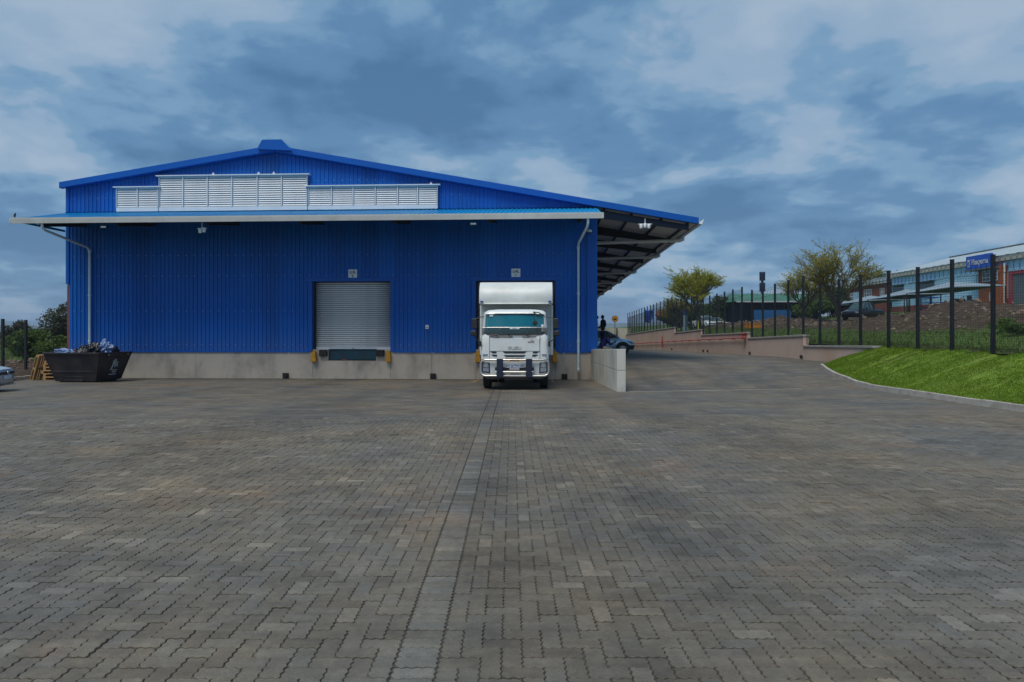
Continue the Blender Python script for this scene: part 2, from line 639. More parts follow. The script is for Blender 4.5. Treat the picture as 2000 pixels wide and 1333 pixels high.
KERB = mat('kerb_concrete', (0.42, 0.40, 0.37), (0.33, 0.315, 0.29), scale=3, rough=0.85, bump=0.15, bscale=40, dirt=(0.20, 0.17, 0.14), dscale=2.2, damt=0.6)
PLASTER = mat('pinkish_plaster', (0.60, 0.47, 0.395), (0.52, 0.41, 0.345), scale=0.5, rough=0.85, detail=8, bump=0.08, bscale=20, dirt=(0.46, 0.27, 0.14), dscale=0.35, damt=0.5)
COPING = mat('coping_concrete', (0.36, 0.35, 0.33), (0.26, 0.255, 0.245), scale=2, rough=0.85)
BRICK_RED = mat('red_face_brick', (0.26, 0.075, 0.045), (0.19, 0.052, 0.035), scale=5, rough=0.8)
BRICK_ORANGE = mat('orange_face_brick', (0.36, 0.105, 0.035), (0.28, 0.08, 0.03), scale=3, rough=0.8)
MORTAR = mat('mortar', (0.33, 0.29, 0.25), (0.25, 0.22, 0.19), scale=9, rough=0.9)
SHUTTER = mat('galvanised_shutter', (0.80, 0.82, 0.83), (0.72, 0.75, 0.77), scale=2.2, rough=0.38, metal=0.0, dirt=(0.55, 0.57, 0.56), dscale=1.2, damt=0.4, rvar=0.08)
DARK = mat('dark_interior', (0.008, 0.009, 0.012), (0.012, 0.013, 0.016), rough=0.9)
RUBBER = mat('black_rubber', (0.012, 0.012, 0.013), (0.022, 0.021, 0.021), scale=9, rough=0.75)
YELLOW = mat('yellow_paint', (0.62, 0.30, 0.012), (0.52, 0.24, 0.01), scale=4, rough=0.5, dirt=(0.24, 0.11, 0.02), dscale=6, damt=0.5)
LINEPAINT = mat('worn_yellow_line', (0.36, 0.25, 0.03), (0.15, 0.125, 0.07), scale=6, rough=0.8, lo=0.42, hi=0.58)
LEVELLER = mat('teal_steel_plate', (0.008, 0.055, 0.085), (0.006, 0.040, 0.065), scale=2, rough=0.45, dirt=(0.03, 0.035, 0.035), dscale=2, damt=0.5)
RED = mat('red_paint', (0.36, 0.035, 0.04), (0.30, 0.03, 0.035), scale=5, rough=0.5, dirt=(0.26, 0.13, 0.11), dscale=0.4, damt=0.7)
WHITE = mat('white_paint', (0.70, 0.74, 0.74), (0.64, 0.68, 0.69), scale=1.2, rough=0.32, coat=0.3, dirt=(0.52, 0.53, 0.50), dscale=1.6, damt=0.35)
BOXWHITE = mat('truck_box_white', (0.66, 0.70, 0.69), (0.58, 0.62, 0.61), scale=0.8, rough=0.42, dirt=(0.46, 0.47, 0.43), dscale=1.2, damt=0.4)
BLACKP = mat('black_plastic', (0.014, 0.015, 0.018), (0.022, 0.023, 0.026), scale=6, rough=0.5)
NAVY = mat('dark_navy_guard', (0.010, 0.016, 0.040), (0.014, 0.02, 0.045), scale=3, rough=0.45)
CHROME = mat('polished_tube', (0.62, 0.58, 0.55), (0.55, 0.52, 0.50), scale=3, rough=0.34, metal=0.8)
LAMP = mat('lamp_lens', (0.30, 0.34, 0.40), (0.18, 0.20, 0.25), scale=30, rough=0.12, spec=0.8)
SIGNWHITE = mat('sign_white', (0.78, 0.83, 0.88), (0.74, 0.79, 0.85), scale=2, rough=0.5)
INK = mat('sign_ink', (0.010, 0.020, 0.060), (0.012, 0.022, 0.055), rough=0.6)
PLATE_BLUE = mat('plate_ink', (0.02, 0.05, 0.35), (0.02, 0.05, 0.30), rough=0.5)
TEAL_GLASS = glass_mat('windscreen_glass', (0.26, 0.78, 0.88), film=(0.008, 0.40, 0.56))
VISOR = glass_mat('smoked_visor', (0.40, 0.38, 0.40), 0.08, 0.5)
CARGLASS = mat('car_glass', (0.035, 0.075, 0.085), (0.05, 0.09, 0.10), rough=0.05, spec=0.9)
CABIN = mat('cab_interior', (0.46, 0.48, 0.46), (0.38, 0.40, 0.39), rough=0.8)
WOOD = mat('pallet_wood', (0.44, 0.28, 0.12), (0.32, 0.195, 0.08), scale=4, rough=0.8, stretch=(1, 6, 6), dirt=(0.17, 0.10, 0.05), dscale=3, damt=0.5)
SKIP = mat('skip_paint', (0.010, 0.011, 0.018), (0.016, 0.015, 0.020), scale=1.5, rough=0.5, bump=0.15, bscale=7, dirt=(0.06, 0.045, 0.045), dscale=1.8, damt=0.55)
BAGBLACK = mat('black_bag_film', (0.006, 0.007, 0.012), (0.010, 0.011, 0.018), rough=0.25, spec=0.3, bump=0.35, bscale=7)
BAGBLUE = mat('pale_blue_film', (0.09, 0.16, 0.36), (0.17, 0.26, 0.46), scale=9, rough=0.3, bump=0.6, bscale=18)
SKIN = mat('skin', (0.055, 0.026, 0.016), (0.045, 0.021, 0.013), scale=8, rough=0.5)
GRASS_SOIL = mat('bank_turf', (0.095, 0.18, 0.010), (0.13, 0.21, 0.014), scale=1.1, rough=0.9, detail=8, bump=0.5, bscale=9, dirt=(0.12, 0.13, 0.03), dscale=0.7, damt=0.5)
GRASS = leaf_mat('grass_blades', (0.08, 0.165, 0.008), (0.13, 0.225, 0.010), (0.19, 0.26, 0.022), 0.3)
SANDY = mat('far_ground', (0.055, 0.085, 0.035), (0.09, 0.10, 0.05), scale=0.02, rough=0.95, detail=8)
BARK = mat('bark', (0.13, 0.115, 0.07), (0.085, 0.07, 0.045), scale=6, rough=0.9)
BARK_DARK = mat('dark_bark', (0.06, 0.045, 0.035), (0.04, 0.03, 0.024), scale=6, rough=0.9)

# ------------------------------------------------------------------ the ground
def fence_x(y):
    return 13.5 + 0.0262 * y


def ramp_z(y):
    return interp(y, [(14, 0), (18, -0.05), (22, -0.16), (25, -0.02), (31, 0.42), (36, 0.45), (47, 0.28), (62, 0.1), (94, -0.4), (120, -0.45)])


def yard_z(x, y):
    left = -0.35 * max(0.0, min(1.0, (y - 14.2) / 16.0))
    right = ramp_z(y) + 0.018 * (x - 4) * sstep(15, 24, y) * (1 - sstep(28, 32, y))
    if y < 21.9:
        t = sstep(-1, 8, x)
    else:
        t = 0.0 if x < 3.56 else 1.0
    return lerp(left, right, t)


def in_bed(x, y):
    return 2.3 < y < 13.9 and abs(x) < 0.78 * y + 4.0 and -14.5 < x < 11.0


PAVE_SHEET = paving_mat('far_paving', 'sheet')
PAVE_ISLAND = paving_mat('interlocking_pavers', 'island')
PAVE_OBJECT = paving_mat('single_paver', 'object')
PAVE_STRIP = paving_mat('strip_pavers', 'island', (1.08, 1.13, 1.19))
PAVE_STRIP_OBJECT = paving_mat('single_strip_paver', 'object', (1.08, 1.13, 1.19))

xs = [-26, -24] + [-22 + 0.5 * i for i in range(0, 51)] + [3.2, 3.50, 3.62, 3.9] + [4.5 + 0.5 * i for i in range(0, 27)]
xs = sorted(set(round(x, 3) for x in xs))
ys = [-8, -4, -2, 0, 1] + [1.5 + 0.5 * i for i in range(0, 70)] + [21.89, 21.91] + [37 + 1.5 * i for i in range(0, 46)]
ys = sorted(set(round(y, 3) for y in ys))
g = G()
rows, bed = [], []
for y in ys:
    row = []
    for x in xs:
        xx = min(x, fence_x(y) + 0.05)
        b_ = in_bed(xx, y)
        bed.append(1.0 if b_ else 0.0)
        row.append((xx, y, yard_z(xx, y) - (0.0045 if b_ else 0.0)))
    rows.append(row)
g.grid(rows)
yard = g.obj('yard_paving', PAVE_SHEET, fix=False)
yard['kind'] = 'structure'
at = yard.data.attributes.new('bed', 'FLOAT', 'POINT')
at.data.foreach_set('value', bed)

# interlocking zig-zag pavers in a 90 degree herringbone, a soldier course running down the yard
CELL = 0.11
GAP = 0.0026
AMP = 0.0056


def zig(n):
    out = []
    for i in range(n * 2):
        out.append(((i + 0.25) * CELL / 2, AMP))
        out.append(((i + 0.75) * CELL / 2, -AMP))
    return out


def paver_outline(nx, ny):
    w, h = nx * CELL, ny * CELL
    p = [(0, 0)] + [(t, o) for t, o in zig(nx)] + [(w, 0)] + [(w + o, t) for t, o in zig(ny)] + [(w, h)]
    p += [(t, h + o) for t, o in reversed(zig(nx))] + [(0, h)] + [(o, t) for t, o in reversed(zig(ny))]
    return p


def paver_parts(nx, ny):
    """vertex rings (outer edge low, inset edge high) and faces, origin at the paver's corner"""
    out = paver_outline(nx, ny)
    cxp, cyp = nx * CELL / 2, ny * CELL / 2

    def shrink(p, d):
        x, y = p[0] - cxp, p[1] - cyp
        return (cxp + x * (1 - d / cxp), cyp + y * (1 - d / cyp))
    lo = [shrink(p, GAP) for p in out]
    hi = [shrink(p, GAP + 0.0035) for p in out]
    n = len(out)
    vs = [(x, y, -0.018) for x, y in lo] + [(x, y, 0.0) for x, y in lo] + [(x, y, 0.004) for x, y in hi]
    fs = [(i, (i + 1) % n, n + (i + 1) % n, n + i) for i in range(n)] + [(n + i, n + (i + 1) % n, 2 * n + (i + 1) % n, 2 * n + i) for i in range(n)]
    fs.append(tuple(range(2 * n, 3 * n)))
    return np.array(vs), fs


STRIP0, STRIP1 = -0.616, -0.384
pieces = []   # (kind, x, y)
ny0, ny1 = int(2.35 / CELL), int(13.85 / CELL)
for side in (-1, 1):
    cols = int(14.5 / CELL)
    for j in range(ny0, ny1):
        for i in range(cols):
            # column index grows away from the strip
            x0 = STRIP1 + i * CELL if side == 1 else STRIP0 - (i + 1) * CELL
            y0 = j * CELL
            if not in_bed(x0 + 0.05, y0 + 0.05) or x0 > 10.9:
                continue
            gi = i if side == 1 else -(i + 1)
            md = (gi - j) % 4
            if md == 0:
                if side == -1 and i == 0:
                    pieces.append(('half', x0, y0))
                else:
                    pieces.append(('flat', x0, y0))
            elif md == 1 and side == 1 and i == 0:
                pieces.append(('half', x0, y0))
            elif md == 3:
                pieces.append(('tall', x0, y0))
for j in range(ny0, ny1):
    pieces.append(('strip', STRIP0 + 0.006, j * CELL))
KIND = {'flat': paver_parts(2, 1), 'tall': paver_parts(1, 2), 'half': paver_parts(1, 1), 'strip': paver_parts(2, 1)}
rng = np.random.default_rng(3)


def seen(p):
    _, x, y = p
    yy = y + 0.05
    return yy > 3.36 and abs(x + 0.1) < 0.752 * yy


near = sorted((p for p in pieces if seen(p)), key=lambda p: p[2])[:300]
near_set = set(near)
single = {}
for kname, (vs, fs) in KIND.items():
    me = bpy.data.meshes.new('paver')
    c = vs.mean(axis=0)
    c[2] = 0
    me.from_pydata([tuple(v) for v in (vs - c)], [], fs)
    me.materials.append(PAVE_STRIP_OBJECT if kname == 'strip' else PAVE_OBJECT)
    me.update()
    single[kname] = (me, c)
for kname, x, y in near:
    me, c = single[kname]
    inst(me, 'paver', yard, (x + c[0], y + c[1], float(rng.normal(0, 0.0018))), (float(rng.normal(0, 0.010)), float(rng.normal(0, 0.010)), float(rng.normal(0, 0.008))), (float(rng.uniform(0.975, 1.0)), float(rng.uniform(0.975, 1.0)), 1))
for nm_, kinds_, pm_ in (('pavers', ('flat', 'tall', 'half'), PAVE_ISLAND), ('soldier_course', ('strip',), PAVE_STRIP)):
    V, loops, starts, totals = [], [], [], []
    vo = lo_ = 0
    for kname in kinds_:
        vs, fs = KIND[kname]
        ps = [p for p in pieces if p[0] == kname and p not in near_set]
        n = len(ps)
        if not n:
            continue
        off = np.array([(p[1], p[2], 0.0) for p in ps])
        c = vs.mean(axis=0)
        tilt = rng.normal(0, 0.010, (n, 2))
        allv = np.repeat(vs[None], n, 0)
        ang = rng.normal(0, 0.008, n)
        dx = (allv[:, :, 0] - c[0]) * rng.uniform(0.975, 1.0, (n, 1))
        dy = (allv[:, :, 1] - c[1]) * rng.uniform(0.975, 1.0, (n, 1))
        allv[:, :, 2] += tilt[:, :1] * dx + tilt[:, 1:] * dy + rng.normal(0, 0.0018, (n, 1))
        allv[:, :, 0] = c[0] + dx - ang[:, None] * dy
        allv[:, :, 1] = c[1] + dy + ang[:, None] * dx
        allv += off[:, None, :]
        V.append(allv.reshape(-1, 3))
        fl = np.concatenate([np.array(f) for f in fs])
        ft = np.array([len(f) for f in fs])
        fl_all = (fl[None, :] + (np.arange(n) * len(vs))[:, None] + vo).reshape(-1)
        ft_all = np.tile(ft, n)
        loops.append(fl_all)
        totals.append(ft_all)
        vo += n * len(vs)
    V = np.concatenate(V)
    loops = np.concatenate(loops)
    totals = np.concatenate(totals)
    starts = np.concatenate([[0], np.cumsum(totals)[:-1]])
    me = bpy.data.meshes.new(nm_)
    me.vertices.add(len(V))
    me.vertices.foreach_set('co', V.reshape(-1).astype(np.float32))
    me.loops.add(len(loops))
    me.loops.foreach_set('vertex_index', loops.astype(np.int32))
    me.polygons.add(len(totals))
    me.polygons.foreach_set('loop_start', starts.astype(np.int32))
    me.polygons.foreach_set('loop_total', totals.astype(np.int32))
    me.materials.append(pm_)
    me.polygons.foreach_set('use_smooth', np.zeros(len(totals), dtype=bool))
    me.update(calc_edges=True)
    po = bpy.data.objects.new(nm_, me)
    COL.objects.link(po)
    po.parent = yard
    po['kind'] = 'stuff'

# far ground to the horizon
g = G()
g.quad((-6000, -6000, -1.3), (6000, -6000, -1.3), (6000, 6000, -1.3), (-6000, 6000, -1.3))
tag(g.obj('ground', SANDY), kind='structure')


# the higher land behind the fence: turf, then heaps of dug earth, then the neighbours' yards
def up_z(x, y):
    d = x - fence_x(y)
    top = interp(y, [(-20, 0.95), (0, 1.0), (20, 1.12), (26, 1.18), (33, 1.2), (41, 1.3), (52, 1.45), (62, 1.6), (94, 1.35), (200, 1.5)])
    rise = interp(d, [(0, 0), (7, 0.72), (14, 1.0), (20, 1.5), (30, 2.6), (42, 3.45), (90, 3.7), (400, 6)])
    z = top + rise
    amp = interp(y, [(14, 0.3), (24, 0.7), (30, 0.95), (41, 1.0), (45.5, 0.25), (50, 0.06), (60, 0.06), (66, 0.6), (76, 0.6), (86, 0.0)])
    c_ = 11.2 + 0.8 * math.sin(y * 0.21)
    m = math.exp(-((d - c_) / 3.1) ** 2) * amp
    m2 = math.exp(-((d - c_ + 4.0) / 1.6) ** 2) * amp * 0.4
    nz = mnoise.fractal(Vector((x * 0.35, y * 0.35, 1.7)), 1.0, 2.0, 5)
    z += (m + m2) * (1 + 0.55 * nz)
    w = dirt_w(x, y)
    z += w * 0.17 * mnoise.fractal(Vector((x * 1.3, y * 1.3, 5.0)), 0.8, 2.0, 5)
    return z


def dirt_w(x, y):
    d = x - fence_x(y)
    n = mnoise.fractal(Vector((x * 0.25, y * 0.25, 9.0)), 1.0, 2.0, 3) * 1.0
    w = sstep(4.7, 5.8, d + n * 0.7) * (1 - sstep(24, 30, d + n * 3)) * (1 - sstep(80, 90, y))
    w2 = sstep(0.9, 0.0, abs(d - 0.1) + 0.5 * n) * (1 - sstep(25, 27, y))
    return max(w, 0.8 * w2)


TURF = bpy.data.materials.new('turf_and_earth')
TURF.use_nodes = True
t = TURF.node_tree
b = t.nodes['Principled BSDF']
b.inputs['Roughness'].default_value = 0.95
b.inputs['Specular IOR Level'].default_value = 0.2
ge = N(t, 'ShaderNodeNewGeometry')
n1 = N(t, 'ShaderNodeTexNoise', i_Scale=1.3, i_Detail=8.0, i_Roughness=0.65)
t.links.new(ge.outputs['Position'], n1.inputs['Vector'])
gr = ramp(t, [(0.3, (0.040, 0.085, 0.014)), (0.5, (0.060, 0.115, 0.018)), (0.72, (0.095, 0.125, 0.035))])
t.links.new(n1.outputs[0], gr.inputs[0])
n2 = N(t, 'ShaderNodeTexNoise', i_Scale=2.3, i_Detail=10.0, i_Roughness=0.7)
t.links.new(ge.outputs['Position'], n2.inputs['Vector'])
dr = ramp(t, [(0.28, (0.030, 0.021, 0.015)), (0.5, (0.062, 0.044, 0.032)), (0.66, (0.105, 0.078, 0.056)), (0.8, (0.19, 0.15, 0.115))])
t.links.new(n2.outputs[0], dr.inputs[0])
at = N(t, 'ShaderNodeAttribute', attribute_name='dirt')
t.links.new(mix_rgb(t, at.outputs['Fac'], gr.outputs[0], dr.outputs[0]), b.inputs['Base Color'])
bp = N(t, 'ShaderNodeBump', i_Strength=0.7, i_Distance=0.12)
t.links.new(n2.outputs[0], bp.inputs['Height'])
t.links.new(bp.outputs[0], b.inputs['Normal'])

ds = [0.0, 0.3, 0.7] + [1.2 + 0.5 * i for i in range(0, 60)] + [32, 34, 36, 39, 42, 46, 52, 60, 75, 100, 160, 300, 700]
ys2 = [-40, -20, -8] + [-4 + 0.8 * i for i in range(0, 120)] + [93 + 4 * i for i in range(0, 16)] + [165, 185, 220, 280, 400, 700]
g = G()
rows, dw = [], []
for y in ys2:
    row = []
    for d in ds:
        x = fence_x(y) - 0.02 + d
        row.append((x, y, up_z(x, y)))
        dw.append(dirt_w(x, y))
    rows.append(row)
g.grid(rows)
upper = g.obj('upper_terrain', TURF, smooth=True, fix=False)
upper['kind'] = 'structure'
a_ = upper.data.attributes.new('dirt', 'FLOAT', 'POINT')
a_.data.foreach_set('value', dw)


# land beyond the left-hand kerb
def left_z(x, y):
    z = -0.2 + 0.032 * max(0, y - 30)
    z = min(z, 1.3) + 0.06 * mnoise.fractal(Vector((x * 0.4, y * 0.4, 3)), 1, 2, 4)
    z += 0.30 * math.exp(-((y - 35.2) / 1.7) ** 2) * sstep(-20, -22.6, x)
    edge = sstep(0, 0.6, kerb_left_x(y) - x)
    return lerp(-0.45, z, edge) if y < 34 else z


def kerb_left_x(y):
    return -21.35 - 0.2 * (y - 29) if y > 20 else -19.55 - 0.0 * y


g = G()
rows, dw = [], []
ysl = [-40, -10, 5, 15, 20, 24] + [26 + 0.6 * i for i in range(0, 50)] + [60, 66, 74, 90, 120, 200, 500]
dsl = [0.0, 0.25, 0.6, 1.0, 1.5, 2, 2.6, 3.3, 4, 5, 6, 7, 8.5, 10, 12, 15, 20, 30, 50, 90, 160, 300, 600]
for y in ysl:
    row = []
    x0 = kerb_left_x(y) if y < 33 else -22.15 + min(6.0, (y - 33) * 1.2)
    for d in dsl:
        x = x0 - d
        row.append((x, y, left_z(x, y)))
        nn = mnoise.fractal(Vector((x * 0.5, y * 0.5, 2)), 1, 2, 3)
        dw.append(sstep(37.2, 35.4, y + nn) * sstep(-30, -26, x))
    rows.append(row)
g.grid(rows)
lt = g.obj('left_terrain', TURF, smooth=True, fix=False)
lt['kind'] = 'structure'
a_ = lt.data.attributes.new('dirt', 'FLOAT', 'POINT')
a_.data.foreach_set('value', dw)

# far hills
HILL = mat('wooded_hill', (0.030, 0.055, 0.030), (0.045, 0.070, 0.035), scale=0.004, rough=0.95, detail=8)
g = G()
rows = []
for i in range(0, 90):
    aa = R(-100 + 200 * i / 89)
    hgt = 34 + 40 * mnoise.fractal(Vector((math.sin(aa) * 6, math.cos(aa) * 6, 0)), 1, 2, 5) + 18 * math.sin(aa * 5)
    row = []
    for rr, hh in ((2600, -1.5), (3000, max(10, hgt * 0.55)), (3400, max(16, hgt)), (3900, max(12, hgt * 0.7)), (4600, -1.5)):
        row.append((math.sin(aa) * rr, math.cos(aa) * rr, hh))
    rows.append(row)
g.grid(rows)
tag(g.obj('hills', HILL, smooth=True, fix=False), kind='structure')

# ------------------------------------------------------------------ the warehouse (u along the front to the right, v inwards, z up)
A = R(3.05)
WX, WY = 3.74, 30.2


def W(u, v, z=0.0):
    return Vector((WX + u * math.cos(A) + v * math.sin(A), WY - u * math.sin(A) + v * math.cos(A), z))


ware = tag(empty('warehouse', (WX, WY, 0), -A), 'large blue corrugated metal warehouse with stepped white louvres and loading docks', 'warehouse')
LEFT, RIGHT, DEEP = -24.2, 0.0, 72.0
RIDGE_U, RIDGE_Z = -14.45, 10.08
OVER_R, OVER_L = 4.4, -24.45


def roof_z(u):
    return RIDGE_Z - (0.182 * (u - RIDGE_U) if u > RIDGE_U else 0.155 * (RIDGE_U - u))


DOORS = [(-12.79, -9.21), (-5.36, -1.82)]
FLOOR, SILL, HEAD = 0.88, 0.98, 4.04


def ribs(u0, u1, top, bottom, name, m, parent, pitch=0.19, dep=0.034, v=0.0, extra=()):
    """box-rib sheeting as one folded sheet; top(u), bottom(u)"""
    pts = []
    n = int((u1 - u0) / pitch) + 1
    for i in range(n + 1):
        b0 = u0 + i * pitch
        for du, dv in ((0, 0), (0.118, 0), (0.130, -dep), (0.176, -dep), (0.188, 0)):
            uu = b0 + du * pitch / 0.19
            if uu <= u1:
                pts.append((uu, dv))
    pts.append((u1, 0))
    for e in extra:
        for uu in (e - 1e-3, e + 1e-3):
            if u0 < uu < u1:
                k_ = max(p for p in pts if p[0] <= uu)
                l_ = min(p for p in pts if p[0] > uu)
                pts.append((uu, lerp(k_[1], l_[1], (uu - k_[0]) / max(1e-6, l_[0] - k_[0]))))
    pts.sort()
    gg = G()
    for (ua, va), (ub, vb) in zip(pts, pts[1:]):
        if ub - ua < 1e-7:
            continue
        um = (ua + ub) / 2
        za, zb = bottom(um), bottom(um)
        gg.quad((ua, v + va, za), (ub, v + vb, zb), (ub, v + vb, top(ub)), (ua, v + va, top(ua)))
    return gg.obj(name, m, parent, fix=False)


def front_bottom(u):
    for a0, a1 in DOORS:
        if a0 < u < a1:
            return HEAD
    return FLOOR


ribs(LEFT, RIGHT, lambda u: roof_z(u) - 0.12, front_bottom, 'front_cladding', BLUE, ware, extra=[q for d in DOORS for q in d])
# plain side walls and dark core so no light leaks through the shell
g = G()
g.box(LEFT + 0.02, LEFT + 0.06, 0.06, DEEP, 4.0, roof_z(LEFT) - 0.1)
g.box(RIGHT - 0.10, RIGHT - 0.05, 0.06, DEEP, 0.3, roof_z(RIGHT) - 0.1)
g.box(LEFT + 0.02, RIGHT - 0.05, DEEP, DEEP + 0.1, 0.0, 7.3)
g.obj('side_cladding', BLUE, ware)
g = G()
g.box(LEFT + 0.1, RIGHT - 0.12, 0.9, DEEP - 0.1, FLOOR - 0.06, FLOOR)
g.box(LEFT + 0.1, RIGHT - 0.12, 1.2, 1.3, FLOOR, 7.0)
g.obj('interior', DARK, ware)
# corner flashings
g = G()
g.box(LEFT - 0.13, LEFT + 0.02, -0.055, 0.12, 3.97, roof_z(LEFT) - 0.15)
g.obj('corner_flashing', BLUE_TRIM, ware, bevel=0.008)
g = G()
g.box(RIGHT - 0.42, RIGHT + 0.03, -0.060, 0.25, FLOOR - 0.02, roof_z(RIGHT) - 0.22)
g.obj('corner_flashing', BLUE_TRIM, ware, bevel=0.008)
g = G()
for a0, a1 in ((LEFT, DOORS[0][0] - 0.14), (DOORS[0][1] + 0.14, DOORS[1][0] - 0.14), (DOORS[1][1] + 0.14, RIGHT - 0.43)):
    g = G()
    g.box(a0, a1, -0.058, 0.02, FLOOR - 0.045, FLOOR + 0.02)
    g.obj('drip_flashing', BLUE_TRIM, ware)
# door surrounds
for a0, a1 in DOORS:
    g = G()
    for s0, s1 in ((a0 - 0.17, a0), (a1, a1 + 0.17)):
        g.box(s0, s1, -0.063, 0.35, FLOOR, HEAD)
    g.box(a0 - 0.24, a1 + 0.24, -0.068, 0.35, HEAD, HEAD + 0.16)
    g.obj('door_surround', BLUE_TRIM, ware, bevel=0.006)

# brick panel at the foot of the left-hand side wall, real courses
panel = G()
panel.box(LEFT - 0.105, LEFT + 0.015, 0.02, 40, -0.6, 3.96)
brick_wall = panel.obj('brick_panel', MORTAR, ware)
bm_ = G()
bm_.box(-0.11, 0.0, 0, 0.215, 0, 0.07)
brick_me = bm_.mesh('brick', BRICK_RED)
bm_ = G()
bm_.box(0, 0.102, -0.008, 0.0, 0, 0.07)
brick_end_me = bm_.mesh('brick', BRICK_RED)
zc = 0.5
for i in range(52):
    z0 = -0.42 + i * 0.084
    if z0 > 3.86:
        break
    inst(brick_end_me, 'brick', brick_wall, (LEFT - 0.108, 0.02, z0))
    for j in range(3):
        inst(brick_me, 'brick', brick_wall, (LEFT + 0.0, 0.024 + j * 0.228 + (0.114 if i % 2 else 0), z0))

# main roof
def roof_sheet(u0, u1, name):
    gg = G()
    n = int(abs(u1 - u0) / 1.0) + 1
    pit = 0.19
    vs_ = [-0.22]
    k = 0
    while vs_[-1] < DEEP:
        base = -0.22 + k * 0.6
        for dv in (0.0, 0.42, 0.46, 0.56, 0.6):
            vs_.append(base + dv)
        k += 1
    for k in range(0, len(vs_) - 1):
        va, vb = vs_[k], vs_[k + 1]
        if vb - va < 1e-6:
            continue

        def hh(v_):
            f = (v_ + 0.22) % 0.6
            return 0.035 if 0.45 < f < 0.57 else 0.0
        gg.quad((u0, va, roof_z(u0) + hh(va)), (u1, va, roof_z(u1) + hh(va)), (u1, vb, roof_z(u1) + hh(vb)), (u0, vb, roof_z(u0) + hh(vb)))
    return gg.obj(name, BLUE_ROOF, ware, fix=False)


roof_sheet(OVER_L, RIDGE_U, 'roof')
roof_sheet(RIDGE_U, OVER_R, 'roof')
# verge flashing along the gable
for u0, u1 in ((OVER_L - 0.02, RIDGE_U), (RIDGE_U, OVER_R)):
    g = G()
    c = []
    for dz in (-0.19, 0.085):
        c += [(u0, -0.30, roof_z(u0) + dz), (u1, -0.30, roof_z(u1) + dz), (u1, -0.07 if dz < 0 else 0.12, roof_z(u1) + dz), (u0, -0.07 if dz < 0 else 0.12, roof_z(u0) + dz)]
    g.hexa(c)
    g.obj('verge_flashing', BLUE_TRIM, ware, bevel=0.01)
# ridge ventilator
g = G()
prof = [(-15.10, 9.95), (-14.92, 10.34), (-14.06, 10.34), (-13.66, 9.90)]
g.prism(prof, lambda a_, b_, t_: (a_, t_, b_), -0.33, DEEP)
g.obj('ridge_vent', BLUE_ROOF, ware)
g = G()
g.prism([(-15.16, 9.96), (-14.94, 10.37), (-14.05, 10.37), (-13.58, 9.87)], lambda a_, b_, t_: (a_, t_, b_), -0.42, -0.335)
g.obj('ridge_vent_end', BLUE_TRIM, ware)

# overhang on the right: lining, rafters, purlins, gutter, pipes
g = G()
zr = lambda u: roof_z(u) - 0.10
for k in range(18):
    va, vb = 0.2 + k * 4.0, 0.2 + (k + 1) * 4.0 - 0.02
    g.hexa([(0.03, va, zr(0.03) - 0.04), (OVER_R - 0.05, va, zr(OVER_R) - 0.04), (OVER_R - 0.05, vb, zr(OVER_R) - 0.04), (0.03, vb, zr(0.03) - 0.04),
            (0.03, va, zr(0.03)), (OVER_R - 0.05, va, zr(OVER_R)), (OVER_R - 0.05, vb, zr(OVER_R)), (0.03, vb, zr(0.03))])
g.obj('soffit_lining', SOFFIT, ware)


def ibeam(gg, v, depth0, depth1, w=0.17):
    for dz0, dz1, ww in ((0.0, 0.025, w), (None, None, 0.02), (1, 1, w)):
        pts_ = []
        if dz0 == 0.0:
            zt = lambda u: zr(u) - 0.15
            zb = lambda u: zr(u) - 0.175
        elif dz0 is None:
            zt = lambda u: zr(u) - 0.17
            zb = lambda u: zr(u) - 0.15 - lerp(depth0, depth1, u / OVER_R)
        else:
            zt = lambda u: zr(u) - 0.13 - lerp(depth0, depth1, u / OVER_R)
            zb = lambda u: zr(u) - 0.155 - lerp(depth0, depth1, u / OVER_R)
        u0, u1 = 0.0, OVER_R - 0.35
        gg.hexa([(u0, v - ww / 2, zb(u0)), (u1, v - ww / 2, zb(u1)), (u1, v + ww / 2, zb(u1)), (u0, v + ww / 2, zb(u0)),
                 (u0, v - ww / 2, zt(u0)), (u1, v - ww / 2, zt(u1)), (u1, v + ww / 2, zt(u1)), (u0, v + ww / 2, zt(u0))])


for k, v in enumerate([0.12, 4.6, 9.1, 14.5, 20, 25.5, 31, 36.5, 42, 47.5, 53, 58.5, 64]):
    g = G()
    ibeam(g, v, 0.44 if k else 0.36, 0.2, 0.17)
    g.obj('rafter', STEEL_BLUE if k == 0 else STEEL, ware)
for u in (0.35, 1.55, 2.85, 4.0):
    g = G()
    g.box(u - 0.035, u + 0.035, 0.0, DEEP, roof_z(u) - 0.26, roof_z(u) - 0.142)
    g.obj('purlin', STEEL, ware)
g = G()
gp = [(0.0, 0.0), (0.02, -0.17), (0.15, -0.19), (0.24, 0.04), (0.225, 0.04), (0.14, -0.17), (0.035, -0.15), (0.015, 0.0)]
zg = roof_z(OVER_R) - 0.02
g.prism([(OVER_R + a_, zg + b_) for a_, b_ in gp], lambda a_, b_, t_: (a_, t_, b_), -0.27, DEEP)
g.obj('side_gutter', GUTTER, ware)
for v in (3.8, 11.1, 22.0, 32.5, 42.0, 52.3, 62):
    g = G()
    g.tube([(OVER_R + 0.12, v, zg - 0.15), (OVER_R + 0.12, v, zg - 0.30), (OVER_R - 0.05, v, zg - 0.36), (0.25, v, zg - 0.44), (0.06, v, zg - 0.55), (0.06, v, 1.0)], 0.085, 10)
    g.obj('side_downpipe', GUTTER, ware, smooth=True)

